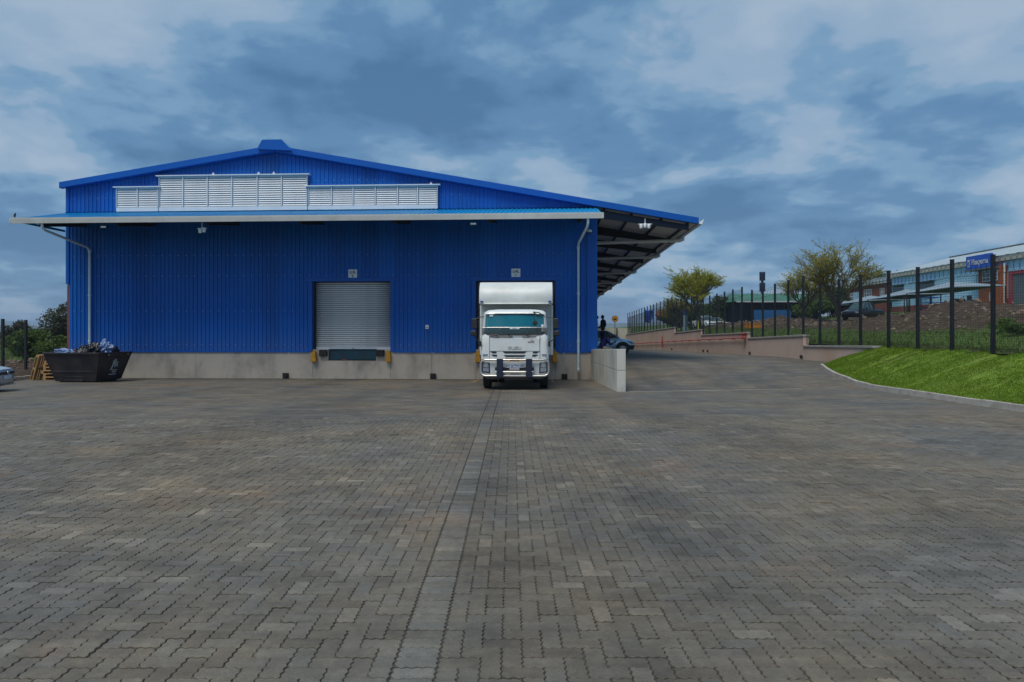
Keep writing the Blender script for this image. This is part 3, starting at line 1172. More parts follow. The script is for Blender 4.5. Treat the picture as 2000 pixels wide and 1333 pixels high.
# front canopy
CV, CW = -3.05, 0.0
CTOP, CEND = 7.22, 6.46
CL, CR = LEFT - 0.18, RIGHT + 0.03
can_z = lambda v: CTOP + (CEND - CTOP) * (v / CV)
pts = []
g = G()
u = CL
while u < CR:
    for du, dz in ((0, 0), (0.118, 0), (0.130, 0.034), (0.176, 0.034), (0.188, 0)):
        if u + du < CR:
            pts.append((u + du, dz))
    u += 0.19
pts.append((CR, 0))
for (ua, za), (ub, zb) in zip(pts, pts[1:]):
    g.quad((ua, -0.04, CTOP + za), (ua, CV, CEND + za), (ub, CV, CEND + zb), (ub, -0.04, CTOP + zb))
g.obj('canopy_roof', BLUE_ROOF, ware, fix=False)
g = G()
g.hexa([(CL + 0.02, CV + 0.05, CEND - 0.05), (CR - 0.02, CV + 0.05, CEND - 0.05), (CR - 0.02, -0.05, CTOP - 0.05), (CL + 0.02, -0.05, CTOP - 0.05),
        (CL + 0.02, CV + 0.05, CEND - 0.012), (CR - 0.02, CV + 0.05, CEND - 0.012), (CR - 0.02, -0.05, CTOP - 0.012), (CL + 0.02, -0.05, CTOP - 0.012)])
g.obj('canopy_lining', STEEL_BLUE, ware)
for v in (-0.9, -1.9, -2.85):
    g = G()
    g.box(CL + 0.5, CR - 0.1, v - 0.035, v + 0.035, can_z(v) - 0.21, can_z(v) - 0.055)
    g.obj('canopy_purlin', STEEL, ware)
for u in (-23.4, -20.1, -16.2, -12.3, -8.4, -4.5, -0.8):
    g = G()
    w = 0.07
    z0, z1 = can_z(0) - 0.21, can_z(CV + 0.25) - 0.21
    g.hexa([(u - w, CV + 0.25, z1 - 0.14), (u + w, CV + 0.25, z1 - 0.14), (u + w, -0.05, z0 - 0.42), (u - w, -0.05, z0 - 0.42),
            (u - w, CV + 0.25, z1), (u + w, CV + 0.25, z1), (u + w, -0.05, z0), (u - w, -0.05, z0)])
    g.obj('canopy_rafter', STEEL, ware)
g = G()
gp = [(0.06, 0.05), (0.04, -0.15), (-0.11, -0.17), (-0.15, 0.0), (-0.16, 0.06), (-0.145, 0.06), (-0.135, 0.0), (-0.10, -0.15), (0.03, -0.13), (0.045, 0.05)]
g.prism([(CV + a_, CEND - 0.03 + b_) for a_, b_ in gp], lambda a_, b_, t_: (t_, a_, b_), CL - 0.05, CR + 0.02)
g.box(CL - 0.055, CL - 0.04, CV - 0.15, CV + 0.05, CEND - 0.19, CEND + 0.025)
g.box(CR + 0.01, CR + 0.03, CV - 0.15, CV + 0.05, CEND - 0.19, CEND + 0.025)
g.obj('canopy_gutter', GUTTER, ware)
g = G()
g.box(CL - 0.03, CL - 0.01, CV + 0.07, 0.0, CEND - 0.10, CEND + 0.0)
g.quad((CL, -0.02, CTOP + 0.06), (CR, -0.02, CTOP + 0.06), (CR, -0.16, CTOP + 0.045), (CL, -0.16, CTOP + 0.045))
g.obj('canopy_flashing', BLUE_ROOF, ware)
# downpipes of the canopy
g = G()
g.tube([(-23.15, CV, CEND - 0.18), (-23.15, CV, CEND - 0.34), (-23.14, CV + 0.2, CEND - 0.46), (-23.13, -0.30, 5.62), (-23.13, -0.14, 5.48), (-23.13, -0.13, 5.3), (-23.13, -0.13, -0.28)], 0.054, 10)
for z in (5.42, 3.4, 1.3):
    g.tube([(-23.13, -0.13, z), (-23.13, -0.13, z + 0.09)], 0.072, 10)
g.obj('downpipe', PIPE, ware, smooth=True)
g = G()
g.tube([(-0.55, CV, CEND - 0.18), (-0.55, CV, CEND - 0.36), (-0.57, CV + 0.2, CEND - 0.48), (-0.80, -0.33, 5.66), (-0.81, -0.15, 5.50), (-0.81, -0.14, 5.3), (-0.81, -0.14, 0.16), (-0.81, -0.20, 0.08), (-0.81, -0.30, 0.04)], 0.054, 10)
for z in (5.42, 3.4, 1.3):
    g.tube([(-0.81, -0.14, z), (-0.81, -0.14, z + 0.09)], 0.072, 10)
g.obj('downpipe', PIPE, ware, smooth=True)

# screws in the cladding
g = G()
for z in (1.18, 2.72, 4.32, 5.25, 7.9, 8.6):
    u = LEFT + 0.25
    while u < RIGHT - 0.5:
        if z < roof_z(u) - 0.55 and not any(a0 - 0.2 < u < a1 + 0.2 and z < HEAD for a0, a1 in DOORS):
            g.box(u - 0.010, u + 0.010, -0.044, -0.030, z - 0.010, z + 0.010)
        u += 0.38
fs_ = g.obj('fasteners', ALU, ware)
fs_['kind'] = 'stuff'

# louvre banks: backing, frame, mullions, slats
def louvre_bank(u0, u1, z0, z1, mull):
    gg = G()
    gg.box(u0, u1, -0.06, -0.045, z0, z1)
    bank = gg.obj('louvre_bank', DARK, ware)
    gg = G()
    gg.box(u0 - 0.12, u1 + 0.12, -0.26, -0.045, z1, z1 + 0.045)
    gg.obj('cap_flashing', ALU, bank, bevel=0.006)
    gg = G()
    gg.box(u0, u1, -0.19, -0.06, z0, z0 + 0.19)
    gg.obj('sill_panel', ALU, bank, bevel=0.006)
    edges = [u0] + mull + [u1]
    for i, e in enumerate(edges):
        gg = G()
        w = 0.024
        gg.box(max(u0, e - w), min(u1, e + w), -0.205, -0.06, z0 + 0.19, z1)
        gg.obj('mullion', ALU, bank, bevel=0.005)
    n = int(round((z1 - z0 - 0.2) / 0.098))
    pitch = (z1 - z0 - 0.2) / n
    for a0, a1 in zip(edges, edges[1:]):
        gg = G()
        l = (a1 - a0 - 0.09) / 2
        gg.hexa([(-l, -0.175, 0.0), (l, -0.175, 0.0), (l, -0.165, 0.0), (-l, -0.165, 0.0), (-l, -0.130, pitch * 0.90), (l, -0.130, pitch * 0.90), (l, -0.120, pitch * 0.90), (-l, -0.120, pitch * 0.90)])
        sm = gg.mesh('slat', ALU)
        for k in range(n):
            inst(sm, 'slat', bank, ((a0 + a1) / 2, 0, z0 + 0.215 + k * pitch))


louvre_bank(-21.84, -19.87, 7.25, 8.34, [-20.84])
louvre_bank(-19.83, -12.96, 7.25, 8.83, [-18.71, -17.57, -16.43, -15.26, -14.14])
louvre_bank(-12.92, -7.05, 7.25, 8.29, [-11.85, -10.87, -9.86, -8.85, -7.95])
for u, z in ((-17.3, 8.876), (-15.2, 8.876), (-14.5, 8.876), (-7.35, 8.336)):
    g = G()
    g.box(u - 0.045, u + 0.045, -0.2, -0.1, z, z + 0.06)
    g.lathe([(0.03, 0), (0.03, 0.05)], (u, -0.15, z + 0.06), n=8)
    g.obj('roof_bracket', SIGNWHITE, ware)

# roller doors made of curved slats
gg = G()
prof = []
for k in range(7):
    t_ = k / 6
    prof.append((-0.036 * math.sin(math.pi * t_) ** 0.7, t_ * 0.078))
poly = prof + [(0.012, 0.078), (0.012, 0.0)]
for (a0, a1) in DOORS:
    roller = G()
    roller.box(a0, a1, 0.34, 0.37, SILL - 0.08, HEAD)
    ro = roller.obj('roller_door', DARK, ware)
    sl = G()
    sl.prism(poly, lambda a_, b_, t_: (t_, a_, b_), -(a1 - a0) / 2 + 0.01, (a1 - a0) / 2 - 0.01)
    sm = sl.mesh('slat', SHUTTER, smooth=True)
    k = 0
    z = SILL + 0.09
    while z < HEAD - 0.03:
        inst(sm, 'slat', ro, ((a0 + a1) / 2, 0.31, z), (0, 0, 0), (1, 1, 1))
        z += 0.0955
    b2 = G()
    b2.box(a0 + 0.01, a1 - 0.01, 0.27, 0.335, SILL - 0.02, SILL + 0.085)
    b2.obj('bottom_rail', SHUTTER, ro, bevel=0.008)
    b2 = G()
    for s0, s1 in ((a0, a0 + 0.085), (a1 - 0.05, a1)):
        b2.box(s0, s1, 0.22, 0.30, SILL - 0.05, HEAD)
    b2.obj('guide_rail', STEEL, ro)
    b2 = G()
    b2.box((a0 + a1) / 2 - 0.05, (a0 + a1) / 2 + 0.09, 0.262, 0.268, SILL + 0.03, SILL + 0.05)
    b2.obj('handle', RED, ro)

# concrete dock wall with leveller pits
g0 = -0.6
LEV = [(-12.06, -9.86), (-4.66, -2.50)]
cuts = [LEFT + 0.02, -18.2, DOORS[0][0] + 0.02, DOORS[0][1], -7.35, DOORS[1][0], DOORS[1][1], RIGHT - 0.02]
for a0, a1 in zip(cuts, cuts[1:]):
    g = G()
    door = [l for l in LEV if a0 < l[0] and l[1] < a1]
    e = 0.006
    if door:
        l0, l1 = door[0]
        g.box(a0 + e, l0, 0.0, 0.8, g0, SILL - 0.01)
        g.box(l1, a1 - e, 0.0, 0.8, g0, SILL - 0.01)
        g.box(l0, l1, 0.0, 0.8, g0, 0.46)
    else:
        g.box(a0 + e, a1 - e, 0.0, 0.8, g0, FLOOR - 0.01)
    g.obj('dock_wall_section', CONC, ware)
for (l0, l1), (a0, a1) in zip(LEV, DOORS):
    lo = empty('dock_leveller', (0, 0, 0), 0, ware)
    g = G()
    g.box(l0 + 0.03, l1 - 0.03, 0.10, 0.14, 0.50, SILL - 0.01)
    g.box(l0 + 0.03, l1 - 0.03, 0.05, 0.75, SILL - 0.03, SILL + 0.005)
    g.obj('lip_plate', LEVELLER, lo, bevel=0.006)
    g = G()
    g.box((l0 + l1) / 2 - 0.47, (l0 + l1) / 2 - 0.27, 0.075, 0.10, 0.475, 0.52)
    g.obj('red_catch', RED, lo)
    for s0, s1 in ((l0 - 0.38, l0 - 0.02), (l1 + 0.02, l1 + 0.38)):
        g = G()
        g.box(s0, s1, -0.16, -0.0, 0.66, 0.955)
        g.obj('dock_bumper', RUBBER, lo, bevel=0.03)
for u in (-12.68, -9.28, -5.25, -1.84):
    g = G()
    g.box(u - 0.115, u + 0.115, -0.22, -0.0, 0.42, 0.64)
    g.box(u - 0.085, u + 0.085, -0.19, -0.0, 0.64, 0.86)
    g.lathe([(0.07, 0), (0.07, 0.04), (0.03, 0.06)], (u, -0.1, 0.86), n=10)
    g.obj('yellow_dock_guard', YELLOW, ware, bevel=0.012)
for u in (-14.0, -7.28, -1.42):
    g = G()
    g.lathe([(0.10, -0.16), (0.115, -0.16), (0.115, 0.0)], (u, 0, -0.21), axis='Y', n=4)
    g.box(u - 0.125, u + 0.125, -0.12, -0.0, -0.34, -0.10)
    g.obj('wall_outlet', RUBBER, ware, bevel=0.01)
for u in (-13.9, -7.3, -1.47):
    g = G()
    g.box(u - 0.07, u + 0.07, -0.012, -0.0, 0.77, 0.85)
    g.box(u - 0.06, u + 0.0, -0.016, -0.012, 0.78, 0.81, 1)
    g.obj('wall_label', [SIGNWHITE, BLUE_TRIM], ware)
g = G()
g.box(-7.61, -7.47, -0.12, -0.03, 1.89, 2.07)
g.box(-7.57, -7.51, -0.128, -0.12, 1.93, 1.97, 1)
g.obj('bell_box', [SIGNWHITE, INK], ware, bevel=0.008)

# bay signs
for u, num in ((-10.92, '2'), (-3.57, '1')):
    s_ = tag(empty('bay_sign', W(u, -0.05, 4.37), -A), 'square white sign reading LHL %s above the %s' % (num, 'shut roller door' if num == '2' else 'parked box truck'), 'sign', 'dock bay signs')
    g = G()
    g.box(-0.2, 0.2, -0.012, 0.0, -0.2, 0.2)
    g.obj('panel', SIGNWHITE, s_)
    text('lettering', 'LHL', 0.17, INK, (0, -0.0165, 0.075), (R(90), 0, 0), s_, 0.002, bold=0.004)
    text('lettering', num, 0.17, INK, (0, -0.0165, -0.095), (R(90), 0, 0), s_, 0.002, bold=0.004)

# lamps and cameras on the canopy
def floodlight(u, label):
    f = tag(empty('floodlight', W(u, CV + 0.12, CEND - 0.2), -A), label, 'floodlight', 'floodlights under the front canopy')
    g = G()
    g.box(-0.02, 0.02, -0.02, 0.02, -0.12, 0.12)
    g.obj('stem', STEEL, f)
    g = G()
    g.box(-0.13, 0.13, -0.07, 0.05, -0.20, -0.10)
    g.obj('housing', BLACKP, f, bevel=0.01)
    g = G()
    g.box(-0.115, 0.115, -0.078, -0.072, -0.185, -0.115)
    g.obj('lens', SIGNWHITE, f)


floodlight(-20.55, 'small floodlight under the left part of the canopy gutter')
floodlight(-5.15, 'small floodlight under the canopy gutter above the truck')


def camera_cluster(loc, rz, label, n, name='camera_cluster'):
    f = tag(empty(name, loc, rz), label, 'security camera')
    g = G()
    g.tube([(0, 0, 0), (0, -0.02, -0.25)], 0.018, 6)
    g.obj('stem', SIGNWHITE, f)
    for k in range(n):
        g = G()
        x = (k - (n - 1) / 2) * 0.17
        g.lathe([(0.055, 0), (0.07, 0.05), (0.07, 0.16), (0.05, 0.2)], (x, 0, -0.44 + 0.03 * (k % 2)), n=10)
        g.obj('camera_body', SIGNWHITE, f, smooth=True)
        g = G()
        g.lathe([(0.04, 0), (0.045, 0.02)], (x, 0, -0.465 + 0.03 * (k % 2)), n=10)
        g.obj('camera_lens', BLACKP, f, smooth=True)
    g = G()
    g.box(-0.1 * n, 0.1 * n, -0.02, 0.02, -0.26, -0.23)
    g.obj('mounting_bar', SIGNWHITE, f)


camera_cluster(W(-16.45, CV + 0.25, CEND - 0.17), -A, 'white pair of security cameras hanging from the middle of the canopy', 2)
camera_cluster(W(2.1, -0.18, roof_z(2.1) - 0.34), -A, 'white cluster of three security cameras under the roof overhang', 3)
cf = tag(empty('dome_camera', W(-0.33, -0.3, 6.15), -A), 'small white dome camera on the wall beside the right canopy end', 'security camera')
g = G()
g.lathe([(0.03, 0.10), (0.10, 0.07), (0.11, 0.0), (0.07, -0.02)], (0, 0, 0), n=12)
g.box(-0.02, 0.02, 0, 0.3, 0.06, 0.10)
g.obj('housing', SIGNWHITE, cf, smooth=True)
g = G()
g.lathe([(0.065, -0.02), (0.05, -0.07), (0.01, -0.09)], (0, 0, 0), n=12)
g.obj('dome', BLACKP, cf, smooth=True)

# worn yellow bay lines
for u in (-13.0, -9.95, -5.2, -1.95):
    g = G()
    row = []
    for k in range(9):
        v = -0.05 - k * 0.32
        pl, pr = W(u - 0.05, v), W(u + 0.05, v)
        row.append([(pl.x, pl.y, yard_z(pl.x, pl.y) + 0.004), (pr.x, pr.y, yard_z(pr.x, pr.y) + 0.004)])
    g.grid(row)
    tag(g.obj('bay_line', LINEPAINT, yard))

# wing wall beside the dock
ww = tag(empty('wing_wall', (3.5, 22, -0.2)), 'pale concrete wing wall with a horizontal joint between dock and ramp', 'wall')
def wing(z0n, z1n, z0f, z1f, name):
    gg = G()
    a_ = [(3.37, 21.9), (3.65, 21.9), (3.77, 30.16), (3.49, 30.16)]
    lo_z = [z0n, z0n, z0f, z0f]
    hi_z = [z1n, z1n, z1f, z1f]
    gg.hexa([(x - 3.5, y - 22, z + 0.2) for (x, y), z in zip(a_, lo_z)] + [(x - 3.5, y - 22, z + 0.2) for (x, y), z in zip(a_, hi_z)])
    gg.obj(name, CONC_W, ww, bevel=0.012)


wing(-0.7, 0.508, -0.7, 0.44, 'lower_lift')
wing(0.52, 1.20, 0.45, 0.99, 'upper_lift')

# light channel where the ramp begins
g = G()
row = []
for k in range(24):
    x = 3.75 + k * 0.24
    row.append([(x, 21.76, yard_z(x, 21.76) + 0.005), (x, 21.88, yard_z(x, 21.88) + 0.005)])
g.grid(row)
g.obj('drain_channel', KERB, yard)

# raised apron along the side wall
ap = G()
ap.box(0.03, 0.6, 0.32, 4.0, -0.2, 0.90)
ap.box(0.03, 1.35, 4.0, 68, -0.6, 0.90)
ob = ap.obj('side_apron', CONC, ware, bevel=0.01)

# kerb stones at the grass bank
KP = [(11.35, 4.0), (11.32, 9.0), (11.25, 13.0), (11.18, 16.0), (11.10, 18.5), (11.12, 20.2), (11.3, 22.2), (11.62, 24.2), (12.0, 26.0), (12.45, 27.6)]


def kerb_pt(s):
    s = max(0.0, min(1.0, s)) * (len(KP) - 1)
    i = min(int(s), len(KP) - 2)
    f = s - i
    p0 = KP[max(i - 1, 0)]
    p1, p2 = KP[i], KP[i + 1]
    p3 = KP[min(i + 2, len(KP) - 1)]
    out = []
    for a0, a1, a2, a3 in zip(p0, p1, p2, p3):
        out.append(0.5 * (2 * a1 + (a2 - a0) * f + (2 * a0 - 5 * a1 + 4 * a2 - a3) * f * f + (3 * a1 - a0 - 3 * a2 + a3) * f ** 3))
    return Vector(out)


samples = [kerb_pt(i / 600) for i in range(601)]
acc = [0.0]
for p, q in zip(samples, samples[1:]):
    acc.append(acc[-1] + (q - p).length)


def kerb_at(d):
    i = np.searchsorted(acc, d)
    i = min(max(i, 1), 600)
    f = (d - acc[i - 1]) / max(1e-6, acc[i] - acc[i - 1])
    return samples[i - 1].lerp(samples[i], f)


kerb = tag(empty('bank_kerb', (11.2, 16, 0)), 'curved row of pale concrete kerb stones at the foot of the grass bank', 'kerb')
d = 0.0
while d < acc[-1] - 0.3:
    p, q = kerb_at(d + 0.008), kerb_at(min(acc[-1], d + 0.88 - 0.008))
    t_ = (q - p).normalized()
    nrm = Vector((t_.y, -t_.x))
    g = G()
    zs = [yard_z(p.x, p.y), yard_z(q.x, q.y)]
    j = random.uniform(-0.008, 0.008)
    pts = [p, q, q + nrm * 0.13, p + nrm * 0.13]
    zz_ = [zs[0], zs[1], zs[1], zs[0]]
    g.hexa([(a_.x - 11.2, a_.y - 16, z_ - 0.1) for a_, z_ in zip(pts, zz_)] + [(a_.x - 11.2 + (0.02 * nrm.x if i_ < 2 else 0), a_.y - 16, z_ + 0.15 + j) for i_, (a_, z_) in enumerate(zip(pts, zz_))])
    g.obj('kerb_stone', KERB, kerb, bevel=0.012)
    d += 0.88
# left-hand kerb
kerb2 = tag(empty('left_kerb', (-21, 28, -0.3)), 'short weathered concrete kerb behind the silver car and the pallets', 'kerb')
y = 16.0
while y < 33:
    xa, xb = (kerb_left_x(max(y, 20.01)), kerb_left_x(max(y + 0.98, 20.01)))
    g = G()
    za, zb = yard_z(xa, y), yard_z(xb, y + 1)
    g.hexa([(xa + 21, y - 28, za + 0.2), (xa + 21.14, y - 28, za + 0.2), (xb + 21.14, y - 27.02, zb + 0.2), (xb + 21, y - 27.02, zb + 0.2),
            (xa + 21, y - 28, za + 0.46), (xa + 21.12, y - 28, za + 0.46), (xb + 21.12, y - 27.02, zb + 0.46), (xb + 21, y - 27.02, zb + 0.46)])
    g.obj('kerb_stone', KERB, kerb2, bevel=0.012)
    y += 1.0

# grass bank
def bank_pt(s, t):
    d_ = s * acc[-1]
    p = kerb_at(d_)
    yk = p.y
    nrm = Vector((1, 0))
    p0 = Vector((p.x + 0.11, p.y, yard_z(p.x, p.y) + 0.12))
    yf = yk if yk < 24 else lerp(24, 26.55, (yk - 24) / 3.6)
    xf = fence_x(yf) + 0.15
    zf = up_z(fence_x(yf) + 0.05, yf) + 0.02
    p1 = Vector((xf, yf, zf))
    q = p0.lerp(p1, t)
    q.z = p0.z + (p1.z - p0.z) * (0.75 * t + 0.25 * math.sin(t * math.pi / 2)) + 0.05 * math.sin(math.pi * t) * mnoise.fractal(Vector((q.x * 1.5, q.y * 1.5, 0)), 1, 2, 3)
    return q


g = G()
g.grid([[bank_pt(i / 60, j / 16) for j in range(17)] for i in range(61)])
tag(g.obj('grass_bank', GRASS_SOIL, smooth=True, fix=False), kind='structure')


def blades(name, pts, h0, h1, width, m, label):
    """many single grass blades as one object"""
    n = len(pts)
    P = np.array(pts)
    ang = rng.uniform(0, 2 * np.pi, n)
    h = rng.uniform(h0, h1, n)
    lean = rng.normal(0, 0.5, (n, 2)) * h[:, None]
    wx, wy = np.cos(ang) * width, np.sin(ang) * width
    v = np.zeros((n, 3, 3))
    v[:, 0] = P
    v[:, 1] = P
    v[:, 0, 0] -= wx
    v[:, 0, 1] -= wy
    v[:, 1, 0] += wx
    v[:, 1, 1] += wy
    v[:, 2] = P
    v[:, 2, :2] += lean
    v[:, 2, 2] += h
    me_ = bpy.data.meshes.new(name)
    me_.vertices.add(n * 3)
    me_.vertices.foreach_set('co', v.reshape(-1).astype(np.float32))
    me_.loops.add(n * 3)
    me_.loops.foreach_set('vertex_index', np.arange(n * 3, dtype=np.int32))
    me_.polygons.add(n)
    me_.polygons.foreach_set('loop_start', np.arange(0, n * 3, 3, dtype=np.int32))
    me_.polygons.foreach_set('loop_total', np.full(n, 3, dtype=np.int32))
    me_.materials.append(m)
    me_.update(calc_edges=True)
    o = bpy.data.objects.new(name, me_)
    COL.objects.link(o)
    tag(o, label, None, None, 'stuff')
    return o


pts = []
for k in range(105000):
    s_, t_ = rng.uniform(0.3, 1), rng.uniform(0, 1) ** 1.1
    if mnoise.noise(Vector((s_ * 14, t_ * 4, 1))) > 0.15 and rng.uniform() < 0.3:
        continue
    pts.append(tuple(bank_pt(s_, t_)))
blades('grass', pts, 0.02, 0.055, 0.007, GRASS, 'bright green grass on the bank behind the kerb')
DRY = leaf_mat('rough_grass', (0.05, 0.085, 0.015), (0.085, 0.13, 0.028), (0.15, 0.15, 0.06), 0.25)
pts = []
for k in range(36000):
    y = rng.uniform(14, 75)
    d_ = rng.uniform(0.1, 8.3) if rng.uniform() < 0.8 else rng.uniform(0.0, 1.0)
    x = fence_x(y) + d_
    if rng.uniform() < dirt_w(x, y) * 0.7:
        continue
    pts.append((x, y, up_z(x, y) - 0.01))
blades('rough_grass', pts, 0.05, 0.2, 0.014, DRY, 'rough uneven grass beyond the mesh fence')

# rubble on the earth heaps
ROCK = mat('broken_rock', (0.24, 0.18, 0.13), (0.13, 0.095, 0.068), scale=2.5, rough=0.95, dirt=(0.28, 0.23, 0.18), dscale=0.6, damt=0.8, world=True)
ico = bmesh.new()
bmesh.ops.create_icosphere(ico, subdivisions=1, radius=1)
iv = np.array([v.co[:] for v in ico.verts])
if_ = [tuple(v.index for v in f.verts) for f in ico.faces]
ico.free()
g = G()
for k in range(4000):
    y = rng.uniform(22, 78)
    d_ = rng.normal(10.5, 3.6)
    x = fence_x(y) + d_
    if d_ < 5 or dirt_w(x, y) < 0.6:
        continue
    if mnoise.noise(Vector((x * 0.4, y * 0.4, 8))) < -0.05:
        continue
    sz = min(0.17, 0.03 + rng.exponential(0.034))
    v = iv * rng.uniform(0.6, 1.3, iv.shape) * sz * rng.uniform(0.6, 1.2, 3)
    v = v + np.array([x, y, up_z(x, y) + sz * 0.15])
    g.add([tuple(q) for q in v], if_)
tag(g.obj('rubble', ROCK, fix=False), 'broken rock and clods scattered over the earth heaps', None, None, 'stuff')

# ------------------------------------------------------------------ retaining wall and mesh fence on the right
rw = tag(empty('retaining_wall', (fence_x(40), 40, 0)), 'pinkish plastered retaining wall with stepped coping below the mesh fence', 'wall')
rwx, rwy = fence_x(40), 40.0
SECT = [(26.3, 33.05, 1.22, 1.12), (33.05, 41.5, 1.63, 1.42), (41.5, 52.8, 1.76, 1.57), (52.8, 62.5, 1.99, 1.73), (62.5, 94.0, 2.25, 1.49)]


def wall_top(y):
    for y0, y1, a0, a1 in SECT:
        if y0 <= y < y1:
            return lerp(a0, a1, (y - y0) / (y1 - y0))
    return up_z(fence_x(y) + 0.1, y)


for y0, y1, t0, t1 in SECT:
    n = max(1, int((y1 - y0) / 4.5))
    for i in range(n):
        ya, yb = lerp(y0, y1, i / n) + 0.006, lerp(y0, y1, (i + 1) / n) - 0.006
        za, zb = lerp(t0, t1, i / n), lerp(t0, t1, (i + 1) / n)
        xa, xb = fence_x(ya), fence_x(yb)
        g = G()
        c = [(xa - 0.26, ya), (xa + 0.02, ya), (xb + 0.02, yb), (xb - 0.26, yb)]
        lo = [(x - rwx, y - rwy, -0.9) for x, y in c]
        hi = [(x - rwx, y - rwy, z - 0.09) for (x, y), z in zip(c, (za, za, zb, zb))]
        g.hexa(lo + hi)
        g.obj('wall_panel', PLASTER, rw)
    xa, xb = fence_x(y0), fence_x(y1)
    g = G()
    c = [(xa - 0.31, y0 - 0.03), (xa + 0.07, y0 - 0.03), (xb + 0.07, y1 - 0.035), (xb - 0.31, y1 - 0.035)]
    g.hexa([(x - rwx, y - rwy, z - 0.088) for (x, y), z in zip(c, (t0, t0, t1, t1))] + [(x - rwx, y - rwy, z) for (x, y), z in zip(c, (t0, t0, t1, t1))])
    g.obj('coping', COPING, rw, bevel=0.01)
for y in (33.2, 41.0, 52, 63.5, 33.2 + 17.5):
    x = fence_x(y) - 0.26
    g = G()
    g.lathe([(0.07, -0.09), (0.09, -0.09), (0.09, 0.0)], (x - rwx, y - rwy, ramp_z(y) + 0.12), axis='X', n=10)
    g.obj('weep_pipe', RUBBER, rw, smooth=True)

# hydrant pipe along the wall
PIPE_RED = mat('faded_red_pipe', (0.42, 0.10, 0.10), (0.36, 0.085, 0.085), scale=1.0, rough=0.5, dirt=(0.34, 0.20, 0.17), dscale=0.15, damt=0.8)
hp = tag(empty('hydrant_pipe', (fence_x(42) - 0.4, 42, 1.3)), 'red water pipe with a valve running along the retaining wall', 'pipe')
hx, hy, hz = fence_x(42) - 0.4, 42.0, 1.3
pz = lambda y: interp(y, [(41.8, 1.42), (54, 1.15), (70, 0.75), (88, 0.3)])
g = G()
g.tube([(fence_x(y) - 0.40 - hx, y - hy, pz(y) - hz) for y in (41.9, 48, 54, 62, 70, 78, 88)], 0.045, 8)
g.obj('pipe_run', PIPE_RED, hp, smooth=True)
g = G()
g.lathe([(0.09, 0), (0.13, 0.02), (0.13, 0.07), (0.07, 0.08), (0.07, 0.3), (0.12, 0.31), (0.12, 0.37), (0.05, 0.40)], (fence_x(41.9) - 0.40 - hx, 41.9 - hy, pz(41.9) - 0.1 - hz), n=10)
g.lathe([(0.06, -0.22), (0.11, -0.2), (0.11, -0.12), (0.06, 0.0)], (fence_x(41.9) - 0.40 - hx, 41.9 - hy, pz(41.9) - hz), axis='Y', n=10)
g.obj('valve', RED, hp, smooth=True)
for y in range(44, 88, 3):
    g = G()
    x = fence_x(y) - 0.26
    g.box(x - 0.22 - hx, x - hx, y - 0.03 - hy, y + 0.03 - hy, pz(y) - 0.09 - hz, pz(y) - 0.055 - hz)
    g.obj('bracket', RED, hp)
g = G()
g.tube([(fence_x(67.5) - 0.42 - hx, 67.5 - hy, ramp_z(67.5) + 0.25 - hz), (fence_x(67.5) - 0.42 - hx, 67.5 - hy, pz(67.5) + 0.55 - hz)], 0.06, 8)
g.obj('standpipe', RED, hp, smooth=True)

fence = tag(empty('mesh_fence', (fence_x(20), 20, 1.1)), 'tall dark steel mesh fence with close posts and razor wire beside the ramp', 'fence')
fx0, fy0, fz0 = fence_x(20), 20.0, 1.1
post_y = [19.9 + 1.93 * i for i in range(-3, 39)]
pm = G()
pm.box(-0.045, 0.045, -0.045, 0.045, -0.25, 2.85)
pm.box(-0.05, 0.05, -0.05, 0.05, 2.85, 2.87)
post_me = pm.mesh('post', STEEL)
HM = 2.3


def mesh_panel(length, height, dv=0.076, dh=0.076, r=0.0036):
    gg = G()
    n = int(length / dv)
    for i in range(n + 1):
        s = i * length / n
        gg.tube([(0, s, 0.05), (0, s, height)], r, 3, False)
    m_ = int(height / dh)
    for i in range(m_ + 1):
        z = 0.05 + i * (height - 0.05) / m_
        gg.tube([(0.004, 0, z), (0.004, length, z)], r, 3, False)
    for z in (0.55, 1.1, 1.7):
        gg.tube([(-0.02, 0, z), (-0.02, length, z)], r * 1.3, 3, False)
    return gg.mesh('mesh_panel', STEEL, fix=False)


panel_me = mesh_panel(1.93 - 0.1, HM)
cg = G()
for k in range(8):
    y = 0.12 + k * 0.235
    rad = 0.24
    ring = [(0.03 * math.sin(a_ * 2), y + rad * math.cos(a_), 2.52 + rad * math.sin(a_)) for a_ in [2 * math.pi * q / 18 for q in range(19)]]
    cg.tube(ring, 0.0055, 3, False)
for z in (2.42, 2.62):
    cg.tube([(0, -0.05, z), (0, 1.93, z)], 0.003, 3, False)
coil_me = cg.mesh('razor_coil', STEEL, fix=False)
for i, y in enumerate(post_y):
    zb = wall_top(y)
    x = fence_x(y) - (0.12 if y > 26.3 else 0.0)
    inst(post_me, 'post', fence, (x - fx0, y - fy0, zb - fz0))
    if i + 1 < len(post_y):
        y2 = post_y[i + 1]
        z2 = wall_top(y2)
        x2 = fence_x(y2) - (0.12 if y2 > 26.3 else 0.0)
        zl = zb if abs(z2 - zb) > 0.12 else zb
        dz = (z2 - zb) if abs(z2 - zb) < 0.12 else -0.02
        rx = math.atan2(dz, 1.93)
        rot = (rx, 0, -math.atan2(x2 - x, y2 - y))
        inst(panel_me, 'mesh_panel', fence, (x - fx0, y + 0.05 - fy0, zl - fz0), rot)
        if y < 75:
            inst(coil_me, 'razor_coil', fence, (x - fx0, y + 0.02 - fy0, zl - fz0), rot)

